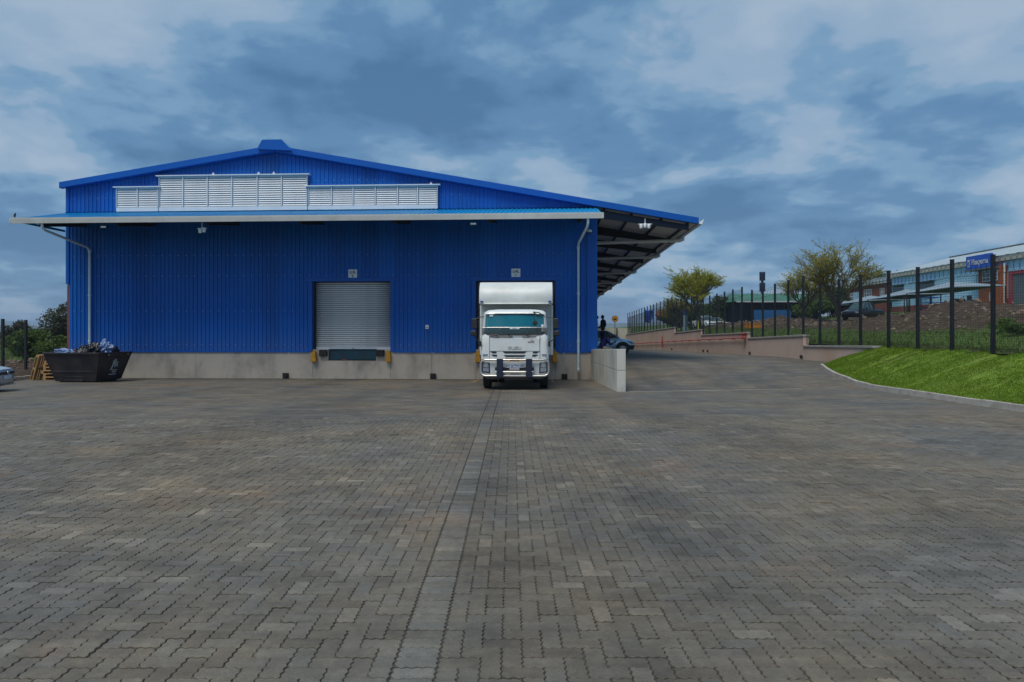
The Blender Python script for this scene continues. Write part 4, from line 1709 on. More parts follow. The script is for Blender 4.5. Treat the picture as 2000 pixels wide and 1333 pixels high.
# fence at the left
lf = tag(empty('corner_fence', (-23.5, 33, -0.15)), 'dark steel mesh fence corner behind the pallets and the skip', 'fence')
pts_l = [(-20.8, 24.9), (-21.7, 27.6), (-22.6, 30.3), (-23.5, 33.0), (-20.9, 34.2)]
pml = G()
pml.box(-0.05, 0.05, -0.05, 0.05, -0.2, 2.47)
post_l = pml.mesh('post', STEEL)
for (x, y), (x2, y2) in zip(pts_l[1:], pts_l[2:] + [None]) if False else []:
    pass
for i in range(1, 5):
    x, y = pts_l[i]
    inst(post_l, 'post', lf, (x + 23.5, y - 33, 0.02))
    if i < 4:
        x2, y2 = pts_l[i + 1]
        ln = math.hypot(x2 - x, y2 - y)
        inst(mesh_panel(ln - 0.1, 2.4, 0.1, 0.1, 0.0035), 'mesh_panel', lf, (x + 23.5, y - 33, 0.0), (0, 0, -math.atan2(x2 - x, y2 - y)))

# ------------------------------------------------------------------ the box truck (front faces -y, origin on the ground under the bumper)
tx, ty = 0.085, 22.75
truck = tag(empty('box_truck', (tx, ty, yard_z(0.1, 22.75)), 0), 'white box truck with bull bar backed against loading bay one', 'truck')
truck.rotation_euler = (R(-1.25), 0, -R(2.0))


def rrect(hw, y0, y1, z, r=0.16, n=5):
    """plan outline of the cab at height z: rounded front corners"""
    pts_ = []
    for k in range(n + 1):
        a_ = math.pi / 2 * k / n
        pts_.append((hw - r + r * math.sin(a_), y0 + r - r * math.cos(a_), z))
    pts_ += [(hw, y1, z), (-hw, y1, z)]
    for k in range(n + 1):
        a_ = math.pi / 2 * (1 - k / n)
        pts_.append((-(hw - r) - r * math.sin(a_), y0 + r - r * math.cos(a_), z))
    return pts_


# lower cab shell
g = G()
g.loft([rrect(1.12, 0.16, 1.95, 0.52), rrect(1.145, 0.11, 1.95, 0.75), rrect(1.145, 0.10, 1.95, 1.1), rrect(1.14, 0.10, 1.95, 1.45), rrect(1.13, 0.12, 1.95, 1.72), rrect(1.115, 0.16, 1.95, 1.86)])
cab = g.obj('cab', WHITE, truck, smooth=True)
# roof and pillars
g = G()
g.loft([rrect(1.06, 0.30, 1.95, 2.55, 0.2), rrect(1.045, 0.33, 1.95, 2.62, 0.22), rrect(0.95, 0.42, 1.9, 2.69, 0.25), rrect(0.72, 0.6, 1.8, 2.725, 0.25)])
g.obj('cab_roof', WHITE, truck, smooth=True)
g = G()
for s in (-1, 1):
    g.hexa([(s * 1.115, 0.30, 1.85), (s * 1.03, 0.165, 1.85), (s * 1.0, 0.24, 1.85), (s * 1.06, 0.42, 1.85), (s * 1.06, 0.42, 2.57), (s * 1.0, 0.30, 2.57), (s * 0.96, 0.36, 2.57), (s * 1.0, 0.52, 2.57)])
    g.box(s * 1.04 - 0.04, s * 1.04 + 0.04, 1.5, 1.95, 1.85, 2.56)
g.box(-1.05, 1.05, 1.90, 1.95, 1.85, 1.98)
g.box(-1.05, -0.56, 1.90, 1.95, 1.98, 2.56)
g.box(0.56, 1.05, 1.90, 1.95, 1.98, 2.56)
g.box(-0.56, 0.56, 1.90, 1.95, 2.46, 2.56)
g.obj('cab_pillars', WHITE, truck, bevel=0.012)
g = G()
g.box(-1.02, 1.02, 0.3, 1.88, 1.80, 1.87)
g.box(-0.95, 0.95, 0.3, 0.6, 1.872, 1.93)
for s in (-0.62, 0.62):
    g.box(s - 0.24, s + 0.24, 1.45, 1.65, 1.86, 2.28)
    g.box(s - 0.13, s + 0.13, 1.48, 1.6, 2.28, 2.46)
g.lathe([(0.2, 0), (0.215, 0.02), (0.2, 0.04)], (0.55, 0.62, 1.93), n=16)
g.obj('cab_interior', CABIN, truck)
# windscreen
g = G()
rows = []
for k in range(5):
    f = k / 4
    z = lerp(1.865, 2.565, f)
    row = []
    for j in range(13):
        x = lerp(-1.03, 1.03, j / 12) * lerp(1.0, 0.955, f)
        bulge = 0.10 * (abs(j - 6) / 6) ** 2.5
        row.append((x, lerp(0.155, 0.305, f) + bulge, z))
    rows.append(row)
g.grid(rows)
g.obj('windscreen', TEAL_GLASS, truck, smooth=True, fix=False)
g = G()
for s in (-1, 1):
    g.quad((s * 1.11, 0.42, 1.87), (s * 1.11, 1.5, 1.87), (s * 1.05, 1.5, 2.54), (s * 1.05, 0.56, 2.54))
g.obj('side_window', TEAL_GLASS, truck, fix=False)
g = G()
zt = 2.555
g.tube([(-0.98, 0.37, zt), (-0.5, 0.285, zt), (0.5, 0.285, zt), (0.98, 0.37, zt)], 0.018, 6)
g.tube([(-1.03, 0.25, 1.87), (-0.5, 0.15, 1.865), (0.5, 0.15, 1.865), (1.03, 0.25, 1.87)], 0.016, 6)
for s in (-1, 1):
    g.tube([(s * 1.03, 0.25, 1.87), (s * 1.0, 0.36, 2.4), (s * 0.975, 0.39, zt)], 0.015, 6)
g.obj('windscreen_seal', BLACKP, truck)
# smoked stone guard across the lower windscreen
g = G()
rows = []
for k in range(3):
    f = k / 2
    row = []
    for j in range(13):
        x = lerp(-1.10, 1.10, j / 12)
        row.append((x, lerp(0.075, 0.03, f) + 0.13 * (abs(j - 6) / 6) ** 3, lerp(1.83, 2.09, f)))
    rows.append(row)
g.grid(rows)
g.obj('stone_guard', VISOR, truck, smooth=True, fix=False)
g = G()
g.tube([(lerp(-1.10, 1.10, j / 12), 0.03 + 0.13 * (abs(j - 6) / 6) ** 3, 2.09) for j in range(13)], 0.009, 5)
for s in (-1, 1):
    g.tube([(s * 0.5, 0.04, 2.07), (s * 0.42, 0.14, 1.84)], 0.008, 5)
g.obj('guard_trim', CHROME, truck)
g = G()
g.box(-0.16, 0.16, 0.008, 0.024, 2.03, 2.095)
g.obj('guard_badge', SIGNWHITE, truck, bevel=0.006)
text('lettering', 'ISUZU', 0.055, INK, (0, 0.005, 2.062), (R(90), 0, 0), truck, 0.002)
# stickers on the screen
g = G()
for x, z in ((0.93, 2.16), (0.93, 2.08), (0.935, 1.995)):
    g.lathe([(0.045, -0.004), (0.045, 0.0)], (x, 0.205 + (z - 1.9) * 0.2, z), axis='Y', n=12)
g.box(-0.86, -0.74, 0.315, 0.318, 2.47, 2.52)
g.obj('screen_stickers', SIGNWHITE, truck)
# wipers
g = G()
for x0, x1, zc_ in ((-0.78, -0.32, 1.80), (-0.35, -0.05, 1.82), (0.25, 0.72, 1.80)):
    g.tube([(x0, 0.085, 1.775), (x1, 0.085, 1.775)], 0.018, 6)
    g.tube([(x0 + 0.3, 0.095, 1.77), (x0 + 0.12, 0.085, 1.83)], 0.012, 5)
g.tube([(-0.85, 0.12, 1.80), (-0.55, 0.09, 1.845)], 0.02, 6)
g.obj('wipers', BLACKP, truck)
# front panel: seams, grille, lamps, lettering
g = G()
g.box(-0.83, 0.83, 0.085, 0.10, 1.30, 1.725)
g.obj('front_flap', WHITE, truck, bevel=0.008)
g = G()
for poly in ([(-0.83, 1.285), (-0.62, 1.285), (-0.60, 1.235), (-0.72, 1.222)], [(-0.40, 1.285), (0.40, 1.285), (0.32, 1.225), (-0.32, 1.225)], [(0.83, 1.285), (0.62, 1.285), (0.60, 1.235), (0.72, 1.222)],
             [(-0.79, 1.18), (-0.60, 1.18), (-0.58, 1.125), (-0.70, 1.118)], [(-0.37, 1.165), (0.37, 1.165), (0.30, 1.105), (-0.30, 1.105)], [(0.79, 1.18), (0.60, 1.18), (0.58, 1.125), (0.70, 1.118)],
             [(-0.31, 1.055), (0.31, 1.055), (0.29, 1.025), (-0.29, 1.025)]):
    g.prism(poly, lambda a_, b_, t_: (a_, t_, b_), 0.088, 0.12)
g.box(-1.13, 1.13, 0.095, 0.13, 1.008, 1.022)
for s in (-1, 1):
    g.box(s * 0.845 - 0.006, s * 0.845 + 0.006, 0.092, 0.12, 1.02, 1.80)
g.obj('grille', BLACKP, truck)
text('lettering', 'ISUZU', 0.135, CHROME, (0, 0.080, 1.40), (R(90), 0, 0), truck, 0.006, sx=1.25, bold=0.003)
text('lettering', 'AUTO', 0.075, INK, (0.55, 0.0815, 1.60), (R(90), 0, 0), truck, 0.003, bold=0.002)
text('lettering', 'FTR', 0.05, RED, (0.58, 0.0815, 1.66), (R(90), 0, 0), truck, 0.003)
for s in (-1, 1):
    g = G()
    g.prism([(s * 0.90, 1.20), (s * 1.06, 1.21), (s * 1.08, 1.155), (s * 0.92, 1.145)], lambda a_, b_, t_: (a_, t_, b_), 0.08, 0.13)
    g.obj('corner_lamp', LAMP, truck, bevel=0.004)
    hl = G()
    hl.prism([(s * 0.83, 0.92), (s * 1.09, 0.94), (s * 1.10, 0.60), (s * 0.82, 0.56)], lambda a_, b_, t_: (a_, t_, b_), 0.030, 0.2)
    ho = hl.obj('headlight', BLACKP, truck, bevel=0.02)
    hl = G()
    hl.prism([(s * 0.86, 0.90), (s * 1.06, 0.915), (s * 1.06, 0.76), (s * 0.86, 0.75)], lambda a_, b_, t_: (a_, t_, b_), 0.018, 0.04)
    hl.obj('lens', LAMP, ho, bevel=0.008)
    hl = G()
    hl.lathe([(0.07, -0.005), (0.07, 0.0)], (s * 0.96, 0.016, 0.83), axis='Y', n=16)
    hl.obj('reflector', CHROME, ho)
    hl = G()
    hl.prism([(s * 0.86, 0.735), (s * 1.06, 0.745), (s * 1.06, 0.62), (s * 0.86, 0.60)], lambda a_, b_, t_: (a_, t_, b_), 0.018, 0.04)
    hl.obj('indicator', LAMP, ho, bevel=0.008)
# bumper
g = G()
g.loft([rrect(1.10, 0.07, 0.6, 0.50, 0.14), rrect(1.13, 0.05, 0.6, 0.62, 0.14), rrect(1.13, 0.05, 0.6, 0.98, 0.14), rrect(1.12, 0.08, 0.6, 1.0, 0.14)])
g.obj('bumper', WHITE, truck, smooth=True)
g = G()
g.box(-0.62, 0.62, 0.036, 0.06, 0.66, 0.75)
g.obj('bumper_intake', BLACKP, truck)
# number plate
g = G()
g.box(-0.265, 0.265, 0.030, 0.046, 0.745, 0.865)
pl = g.obj('number_plate', SIGNWHITE, truck, bevel=0.004)
text('lettering', 'KC 26 TW GP', 0.098, PLATE_BLUE, (0, 0.028, 0.802), (R(90), 0, 0), pl, 0.001, sx=0.92, bold=0.002)
g = G()
g.box(-0.17, 0.17, -0.05, 0.04, 0.66, 0.725)
g.obj('tow_bracket', CHROME, truck, bevel=0.006)
# bull bar: loop tube, middle tubes, two padded uprights
g = G()
hw, zt, zb, rr = 1.135, 1.0, 0.47, 0.17
loop = []
for cx_, cz_, a0 in ((hw - rr, zt - rr, 0), (-(hw - rr), zt - rr, 90), (-(hw - rr), zb + rr, 180), (hw - rr, zb + rr, 270)):
    for k in range(7):
        a_ = R(a0 + 15 * k)
        loop.append((cx_ + rr * math.cos(a_), -0.10 + 0.10 * (abs(cx_ + rr * math.cos(a_)) / hw) ** 4, cz_ + rr * math.sin(a_)))
loop.append(loop[0])
g.tube(loop, 0.037, 10, False)
g.tube([(-0.62, -0.10, 0.60), (0.62, -0.10, 0.60)], 0.036, 10)
bb = g.obj('bull_bar', CHROME, truck, smooth=True)
for s in (-1, 1):
    g = G()
    g.box(s * 0.485 - 0.105, s * 0.485 + 0.105, -0.175, -0.02, 0.42, 1.045)
    g.obj('upright', NAVY, bb, bevel=0.012)
    g = G()
    for e in (-0.13, 0.13):
        g.box(s * 0.485 + e - 0.035, s * 0.485 + e + 0.035, -0.10, 0.05, 0.66, 0.76)
    g.obj('clamp', BLACKP, bb, bevel=0.01)
g = G()
g.box(-0.21, 0.21, -0.155, -0.135, 0.955, 1.015)
g.obj('bar_badge', YELLOW, bb, bevel=0.006)
g = G()
g.box(-0.15, 0.15, -0.160, -0.155, 0.968, 1.002)
g.obj('bar_badge_face', INK, bb)
# mirrors
for s in (-1, 1):
    mo = empty('mirror', (0, 0, 0), 0, truck)
    g = G()
    g.tube([(s * 1.03, 0.38, 2.47), (s * 1.22, 0.26, 2.44), (s * 1.36, 0.24, 2.34)], 0.017, 6)
    g.tube([(s * 1.12, 0.30, 1.62), (s * 1.28, 0.24, 1.66), (s * 1.38, 0.25, 1.82)], 0.017, 6)
    g.obj('arm', BLACKP, mo, smooth=True)
    g = G()
    g.box(s * 1.375 - 0.095, s * 1.375 + 0.095, 0.20, 0.31, 2.05, 2.40)
    g.obj('main_head', BLACKP, mo, bevel=0.03)
    g = G()
    g.box(s * 1.40 - 0.10, s * 1.40 + 0.10, 0.18, 0.31, 1.81, 1.99)
    g.obj('wide_head', BLACKP, mo, bevel=0.035)
    g = G()
    g.tube([(s * 1.11, 0.2, 1.70), (s * 1.2, 0.14, 1.69), (s * 1.19, 0.13, 1.60)], 0.011, 5)
    g.box(s * 1.16 - 0.035, s * 1.16 + 0.035, 0.10, 0.17, 1.45, 1.62)
    g.obj('kerb_head', BLACKP, mo, bevel=0.012)
g = G()
g.tube([(0.62, 0.33, 2.62), (0.8, 0.2, 2.60), (1.0, 0.27, 2.48)], 0.02, 6)
g.tube([(0.66, 0.24, 2.60), (0.65, 0.15, 2.40), (0.68, 0.14, 2.33)], 0.013, 6)
g.lathe([(0.03, -0.02), (0.085, -0.012), (0.085, 0.015), (0.04, 0.03)], (0.68, 0.13, 2.24), axis='Y', n=14)
g.obj('front_mirror', BLACKP, truck, smooth=True)
# chassis, wheels
g = G()
for s in (-0.42, 0.42):
    g.box(s - 0.04, s + 0.04, 0.3, 7.3, 0.68, 0.90)
for y in (1.0, 2.6, 4.0, 5.6, 7.0):
    g.box(-0.42, 0.42, y - 0.05, y + 0.05, 0.70, 0.88)
g.box(-0.95, 0.95, 0.12, 0.9, 0.36, 0.52)
g.box(-0.8, 0.8, 1.15, 1.3, 0.42, 0.56)
g.box(-0.8, 0.8, 5.2, 5.4, 0.42, 0.62)
g.box(-0.35, 0.35, 0.5, 1.9, 0.45, 1.0)
g.box(0.6, 1.1, 2.6, 3.6, 0.5, 0.95)
g.obj('chassis', BLACKP, truck)


def wheel(parent, x, y, r, w, s, rim_r=None, nm='wheel', spokes=0, rimmat=None):
    """axle along x; s = +1 outer face towards +x"""
    wo_ = empty(nm, (0, 0, 0), 0, parent)
    rr_ = rim_r or r * 0.62
    gg = G()
    gg.lathe([(rr_, -w / 2), (r - 0.03, -w / 2), (r, -w / 2 + 0.035), (r, w / 2 - 0.035), (r - 0.03, w / 2), (rr_, w / 2)], (x, y, r), axis='X', n=32)
    gg.obj('tyre', RUBBER, wo_, smooth=True)
    gg = G()
    o = s * w / 2
    gg.lathe([(rr_, o - s * 0.01), (rr_ * 0.9, o - s * 0.03), (rr_ * 0.35, o - s * 0.06), (rr_ * 0.3, o + s * 0.01), (0.02, o + s * 0.012)], (x, y, r), axis='X', n=20)
    if spokes:
        for k in range(spokes):
            a_ = 2 * math.pi * k / spokes
            gg.bar((x + o - s * 0.008, y, r), (x + o - s * 0.008, y + rr_ * 0.97 * math.cos(a_), r + rr_ * 0.97 * math.sin(a_)), 0.02, 0.07)
    gg.obj('rim', rimmat or CHROME, wo_, smooth=True)
    return wo_


for s in (-1, 1):
    wheel(truck, s * 0.985, 1.25, 0.48, 0.27, s)
    wheel(truck, s * 0.99, 5.3, 0.48, 0.25, s)
    wheel(truck, s * 0.70, 5.3, 0.48, 0.25, s)
    g = G()
    arc = [(1.25 + 0.62 * math.cos(R(a_)), 0.48 + 0.62 * math.sin(R(a_))) for a_ in range(0, 181, 15)]
    for (y0_, z0_), (y1_, z1_) in zip(arc, arc[1:]):
        g.hexa([(s * 0.80, y0_, z0_), (s * 1.16, y0_, z0_), (s * 1.16, y1_, z1_), (s * 0.80, y1_, z1_), (s * 0.80, y0_, z0_ + 0.03), (s * 1.16, y0_, z0_ + 0.03), (s * 1.16, y1_, z1_ + 0.03), (s * 0.80, y1_, z1_ + 0.03)])
    g.obj('mudguard', WHITE, truck)
# load box with the bulging hood over the cab
g = G()
BW, B0, B1, BZ0, BZ1 = 1.295, 2.1, 7.3, 1.15, 3.76
g.box(-BW, BW, B0, B1, BZ0, BZ1)
lb = g.obj('load_box', BOXWHITE, truck, bevel=0.02)
g = G()
rows = []
for k in range(11):
    f = k / 10
    row = []
    for j in range(21):
        q = j / 20 * 2 - 1
        x = q * BW
        edge = (1 - abs(q) ** 6)
        zc_ = lerp(2.98, BZ1, f)
        bulge = 0.16 * math.sin(math.pi * (0.10 + 0.55 * (1 - f))) * (0.35 + 0.65 * edge)
        row.append((x, B0 - 0.75 - bulge + 0.42 * f ** 3.5, zc_))
    rows.append(row)
g.grid(rows)
top = [rows[-1][j] for j in range(21)]
bot = [rows[0][j] for j in range(21)]
g.grid([top, [(p[0], B0, BZ1 + 0.0) for p in top]])
g.grid([bot, [(p[0], B0, 2.96) for p in bot]])
for j in (0, 20):
    s_ = [rows[k][j] for k in range(11)]
    g.grid([s_, [(p[0], B0, p[2]) for p in s_]])
g.obj('hood', BOXWHITE, lb, smooth=True)
g = G()
lip = [(p[0] * 1.0, p[1] - 0.015, 2.965) for p in bot]
g.tube([(-BW + 0.02, B0 - 0.1, 2.955)] + lip[1:-1] + [(BW - 0.02, B0 - 0.1, 2.955)], 0.022, 6)
g.obj('hood_lip', GUTTER, lb, smooth=True)
g = G()
for s in (-1, 1):
    g = G()
    g.box(s * BW - 0.035, s * BW + 0.035, B0 - 0.03, B0 + 0.04, BZ0, 2.95)
    g.obj('corner_post', BOXWHITE, lb, bevel=0.01)
    g = G()
    g.box(s * 1.13 - 0.012, s * 1.13 + 0.012, B0 - 0.025, B0, BZ0, 2.95)
    g.obj('cover_strip', BOXWHITE, lb)
for s in (-1, 1):
    g = G()
    g.box(s * 1.2 - 0.055, s * 1.2 + 0.055, B0 - 0.98, B0 - 0.6, 3.03, 3.055)
    g.obj('marker_lamp', PLATE_BLUE, lb, bevel=0.005)


# ------------------------------------------------------------------ cars (front faces -y, origin on the ground under the nose)
def paint(name, c, rough=0.28):
    return mat(name, c, tuple(x * 0.94 for x in c), scale=0.6, rough=rough, metal=0.35, coat=0.6, dirt=tuple(x * 0.75 for x in c), dscale=2, damt=0.25)


def car(name, label, cat, loc, rz, body, L=4.0, Wd=1.72, Ht=1.46, style='hatch', clad=False, plate=None, emblem=False, grp=None):
    o = tag(empty(name, loc, rz), label, cat, grp)
    hw = Wd / 2
    dz = 0.12 if clad or style == 'pickup' else 0.0
    wr = 0.36 if (clad or style == 'pickup') else 0.305

    def ring(y, zl, zt, w, crown=0.02):
        h = zt - zl
        half = [(0, zl), (w * 0.86, zl), (w * 0.965, zl + 0.10 * h), (w, zl + 0.36 * h), (w * 0.995, zl + 0.62 * h), (w * 0.955, zl + 0.84 * h), (w * 0.86, zt - crown * 0.6), (w * 0.5, zt + crown * 0.6)]
        pts_ = [(x, y, z) for x, z in half] + [(0, y, zt + crown)] + [(-x, y, z) for x, z in reversed(half[1:])]
        return pts_
    z0 = 0.20 + dz
    belt = 0.92 + dz * 1.4
    if style == 'pickup':
        belt = 1.12
    st = [(0.0, z0 + 0.16, 0.60 + dz, hw * 0.62), (0.05, z0 + 0.05, 0.70 + dz, hw * 0.80), (0.16, z0, 0.745 + dz * 1.2, hw * 0.93), (0.42, z0, 0.80 + dz * 1.3, hw * 0.985), (0.85, z0, belt - 0.06, hw), (1.15, z0, belt, hw), (2.2, z0, belt + 0.015, hw), (3.0, z0, belt + 0.03, hw), (L - 0.5, z0, belt + 0.03, hw * 0.99), (L - 0.15, z0 + 0.02, belt + 0.0, hw * 0.95), (L, z0 + 0.1, belt - 0.1, hw * 0.85)]
    g_ = G()
    g_.loft([ring(*s_) for s_ in st])
    g_.obj('body', body, o, smooth=True)
    # greenhouse
    if style == 'pickup':
        y_ws, y_r0, y_r1, y_b = 1.15, 1.85, 2.75, 3.05
    else:
        y_ws, y_r0, y_r1, y_b = 0.98, 1.78, L - 0.95, L - 0.28
    zt = Ht
    bw, tw = hw * 0.90, hw * 0.70

    def gh(gr, inset, zlow, ztop, m_, nm, smooth=False):
        c_ = [(-bw + inset, y_ws + inset, zlow), (bw - inset, y_ws + inset, zlow), (bw - inset, y_b - inset, zlow), (-bw + inset, y_b - inset, zlow),
              (-tw + inset, y_r0 + inset, ztop), (tw - inset, y_r0 + inset, ztop), (tw - inset, y_r1 - inset, ztop), (-tw + inset, y_r1 - inset, ztop)]
        gr.hexa(c_)
        return gr.obj(nm, m_, o, bevel=0.03)
    gh(G(), 0.0, belt - 0.02, zt - 0.035, CARGLASS, 'windows')
    g_ = G()
    g_.hexa([(-tw - 0.01, y_r0 - 0.02, zt - 0.045), (tw + 0.01, y_r0 - 0.02, zt - 0.045), (tw + 0.01, y_r1 + 0.02, zt - 0.045), (-tw - 0.01, y_r1 + 0.02, zt - 0.045),
             (-tw * 0.9, y_r0 + 0.1, zt), (tw * 0.9, y_r0 + 0.1, zt), (tw * 0.9, y_r1 - 0.1, zt), (-tw * 0.9, y_r1 - 0.1, zt)])
    g_.obj('roof', body, o, bevel=0.02)
    g_ = G()
    for s_ in (-1, 1):
        g_.tube([(s_ * bw, y_ws - 0.02, belt - 0.02), (s_ * (tw + 0.01), y_r0, zt - 0.035)], 0.04, 6)
        g_.tube([(s_ * bw, y_b, belt - 0.02), (s_ * (tw + 0.01), y_r1, zt - 0.035)], 0.06, 6)
        ym = (y_r0 + y_r1) / 2
        g_.tube([(s_ * (bw + 0.005), ym, belt - 0.02), (s_ * (tw + 0.008), ym, zt - 0.035)], 0.045, 6)
    g_.obj('pillars', body, o)
    if style == 'pickup':
        g_ = G()
        g_.box(-hw * 0.86, hw * 0.86, 3.2, L - 0.1, belt + 0.0, belt + 0.045)
        g_.obj('bed_cover', BLACKP, o, bevel=0.01)
    # wheels and arches
    for yy in (0.78 if style != 'pickup' else 0.85, L - 0.78 if style != 'pickup' else L - 1.15):
        for s_ in (-1, 1):
            wheel(o, s_ * (hw - 0.072), yy, wr, 0.2, s_, wr * 0.66, spokes=10, rimmat=CHROME)
            g_ = G()
            rr0, rr1 = wr + 0.035, wr + (0.115 if clad else 0.06)
            for k in range(12):
                a0, a1 = R(-4 + 188 * k / 12), R(-4 + 188 * (k + 1) / 12)
                c_ = []
                for xx in (s_ * (hw - 0.20), s_ * (hw + 0.012)):
                    c_ += [(xx, yy + rr0 * math.cos(a0), wr + rr0 * math.sin(a0)), (xx, yy + rr1 * math.cos(a0), wr + rr1 * math.sin(a0)), (xx, yy + rr1 * math.cos(a1), wr + rr1 * math.sin(a1)), (xx, yy + rr0 * math.cos(a1), wr + rr0 * math.sin(a1))]
                g_.hexa(c_)
            # dark well behind the tyre
            g_.lathe([(rr0, -0.004), (rr0, 0.004)], (s_ * (hw + 0.004), yy, wr), axis='X', n=24, k=1)
            g_.obj('wheel_arch', [BLACKP if clad else body, BLACKP], o)
    # front end
    g_ = G()
    g_.hexa([(-hw * 0.90, 0.10, z0 + 0.02), (hw * 0.90, 0.10, z0 + 0.02), (hw * 0.8, 0.3, z0 + 0.02), (-hw * 0.8, 0.3, z0 + 0.02), (-hw * 0.84, 0.005, z0 + 0.17), (hw * 0.84, 0.005, z0 + 0.17), (hw * 0.8, 0.3, z0 + 0.17), (-hw * 0.8, 0.3, z0 + 0.17)])
    g_.obj('lower_grille', BLACKP, o, bevel=0.01)
    g_ = G()
    g_.prism([(-hw * 0.66, 0.635 + dz), (hw * 0.66, 0.635 + dz), (hw * 0.62, 0.545 + dz), (-hw * 0.62, 0.545 + dz)], lambda a_, b_, t_: (a_, t_, b_), -0.015, 0.2)
    g_.obj('grille', BLACKP, o, bevel=0.008)
    for s_ in (-1, 1):
        g_ = G()
        g_.hexa([(s_ * hw * 0.62, 0.0, 0.55 + dz), (s_ * hw * 0.95, 0.12, 0.58 + dz), (s_ * hw * 0.95, 0.42, 0.58 + dz), (s_ * hw * 0.62, 0.25, 0.55 + dz), (s_ * hw * 0.62, 0.04, 0.66 + dz), (s_ * hw * 0.93, 0.17, 0.73 + dz), (s_ * hw * 0.97, 0.52, 0.75 + dz), (s_ * hw * 0.62, 0.25, 0.66 + dz)])
        g_.obj('headlight', LAMP, o, bevel=0.012)
        g_ = G()
        g_.tube([(s_ * hw * 0.96, y_ws + 0.35, belt), (s_ * (hw + 0.06), y_ws + 0.33, belt + 0.05)], 0.02, 6)
        g_.hexa([(s_ * (hw - 0.02), y_ws + 0.28, belt + 0.02), (s_ * (hw + 0.17), y_ws + 0.30, belt + 0.03), (s_ * (hw + 0.15), y_ws + 0.40, belt + 0.03), (s_ * (hw - 0.02), y_ws + 0.40, belt + 0.02),
                 (s_ * (hw - 0.01), y_ws + 0.29, belt + 0.14), (s_ * (hw + 0.15), y_ws + 0.31, belt + 0.15), (s_ * (hw + 0.14), y_ws + 0.40, belt + 0.15), (s_ * (hw - 0.01), y_ws + 0.40, belt + 0.14)])
        g_.obj('mirror', BLACKP if clad else body, o, bevel=0.015)
        g_ = G()
        ym = (y_r0 + y_r1) / 2
        for ys_ in (y_ws + 0.25, ym, y_b - 0.25):
            g_.box(s_ * hw - 0.006, s_ * hw + 0.003, ys_ - 0.004, ys_ + 0.004, z0 + 0.12, belt - 0.05)
        g_.box(s_ * hw - 0.02, s_ * (hw + 0.014), ym - 0.28, ym - 0.12, belt - 0.20, belt - 0.17)
        g_.obj('door_seam', BLACKP, o)
    if clad:
        g_ = G()
        for s_ in (-1, 1):
            g_.box(s_ * hw - 0.05, s_ * hw + 0.014, 1.1, L - 1.1, z0 - 0.02, z0 + 0.12)
        g_.hexa([(-hw * 0.93, 0.09, z0), (hw * 0.93, 0.09, z0), (hw * 0.99, 0.45, z0), (-hw * 0.99, 0.45, z0), (-hw * 0.90, -0.012, z0 + 0.27), (hw * 0.90, -0.012, z0 + 0.27), (hw * 1.01, 0.42, z0 + 0.30), (-hw * 1.01, 0.42, z0 + 0.30)])
        g_.obj('cladding', BLACKP, o, bevel=0.02)
    if plate:
        g_ = G()
        g_.box(-0.25, 0.25, -0.03, -0.012, 0.40 + dz, 0.51 + dz)
        p_ = g_.obj('number_plate', SIGNWHITE, o, bevel=0.004)
        text('lettering', plate, 0.095, PIPE if emblem else INK, (0, -0.033, 0.452 + dz), (R(90), 0, 0), p_, 0.001, sx=0.85, bold=0.003)
    if emblem:
        e_ = G()
        e_.lathe([(0.062, -0.006), (0.066, 0.0), (0.066, 0.012)], (0, -0.03, 0.60), axis='Y', n=20)
        eo = e_.obj('emblem', BLACKP, o)
        e_ = G()
        ringp = [(0.062 * math.cos(2 * math.pi * q / 24), -0.038, 0.60 + 0.062 * math.sin(2 * math.pi * q / 24)) for q in range(25)]
        e_.tube(ringp, 0.007, 6, False)
        e_.tube([(-0.022, -0.038, 0.652), (0, -0.038, 0.615), (0.022, -0.038, 0.652)], 0.006, 5)
        e_.tube([(-0.05, -0.038, 0.625), (-0.025, -0.038, 0.548), (0, -0.038, 0.60), (0.025, -0.038, 0.548), (0.05, -0.038, 0.625)], 0.006, 5)
        e_.obj('emblem_ring', CHROME, eo)
        e_ = G()
        e_.box(-hw * 0.82, hw * 0.82, -0.012, 0.05, z0 + 0.155, z0 + 0.175)
        e_.box(-hw * 0.86, hw * 0.86, 0.02, 0.1, z0 - 0.012, z0 + 0.012)
        e_.obj('chrome_strip', CHROME, o)
    return o


SILVER = paint('silver_blue_paint', (0.42, 0.50, 0.56))
PALE_BLUE = paint('pale_blue_paint', (0.50, 0.68, 0.82))
BLACKCAR = paint('black_paint', (0.010, 0.013, 0.020))
WHITECAR = paint('white_car_paint', (0.66, 0.70, 0.74), 0.35)
car('parked_car', 'silver hatchback with black grille, its nose just entering the picture', 'car', (-16.42, 22.2, yard_z(-16.4, 22.2)), R(106), SILVER, 4.0, 1.7, 1.45, 'hatch', False, 'JJ 10 KX GP', True)
car('parked_car', 'pale blue crossover with dark wheel arches parked up the ramp', 'car', (7.78, 44.0, ramp_z(44) + 0.0), R(90), PALE_BLUE, 4.1, 1.74, 1.55, 'hatch', True)
for lab, px_, y, z_off, rz, bd, stl, cat in (('white pickup parked under dark trees behind the fence', 1392, 92, 0, 12, WHITECAR, 'pickup', 'pickup'),
                                 ('dark car under the trees beside the white pickup', 1431, 92, 0, 60, BLACKCAR, 'hatch', 'car'),
                                 ('black pickup standing between the earth heaps', 1657, 66, 0, -58, BLACKCAR, 'pickup', 'pickup')):
    x = (px_ - 1000) / 1333 * y
    car('parked_car' if cat == 'car' else 'pickup', lab, cat, (x, y, up_z(x, y)), R(rz), bd, 4.9 if stl == 'pickup' else 4.2, 1.8, 1.78 if stl == 'pickup' else 1.46, stl)

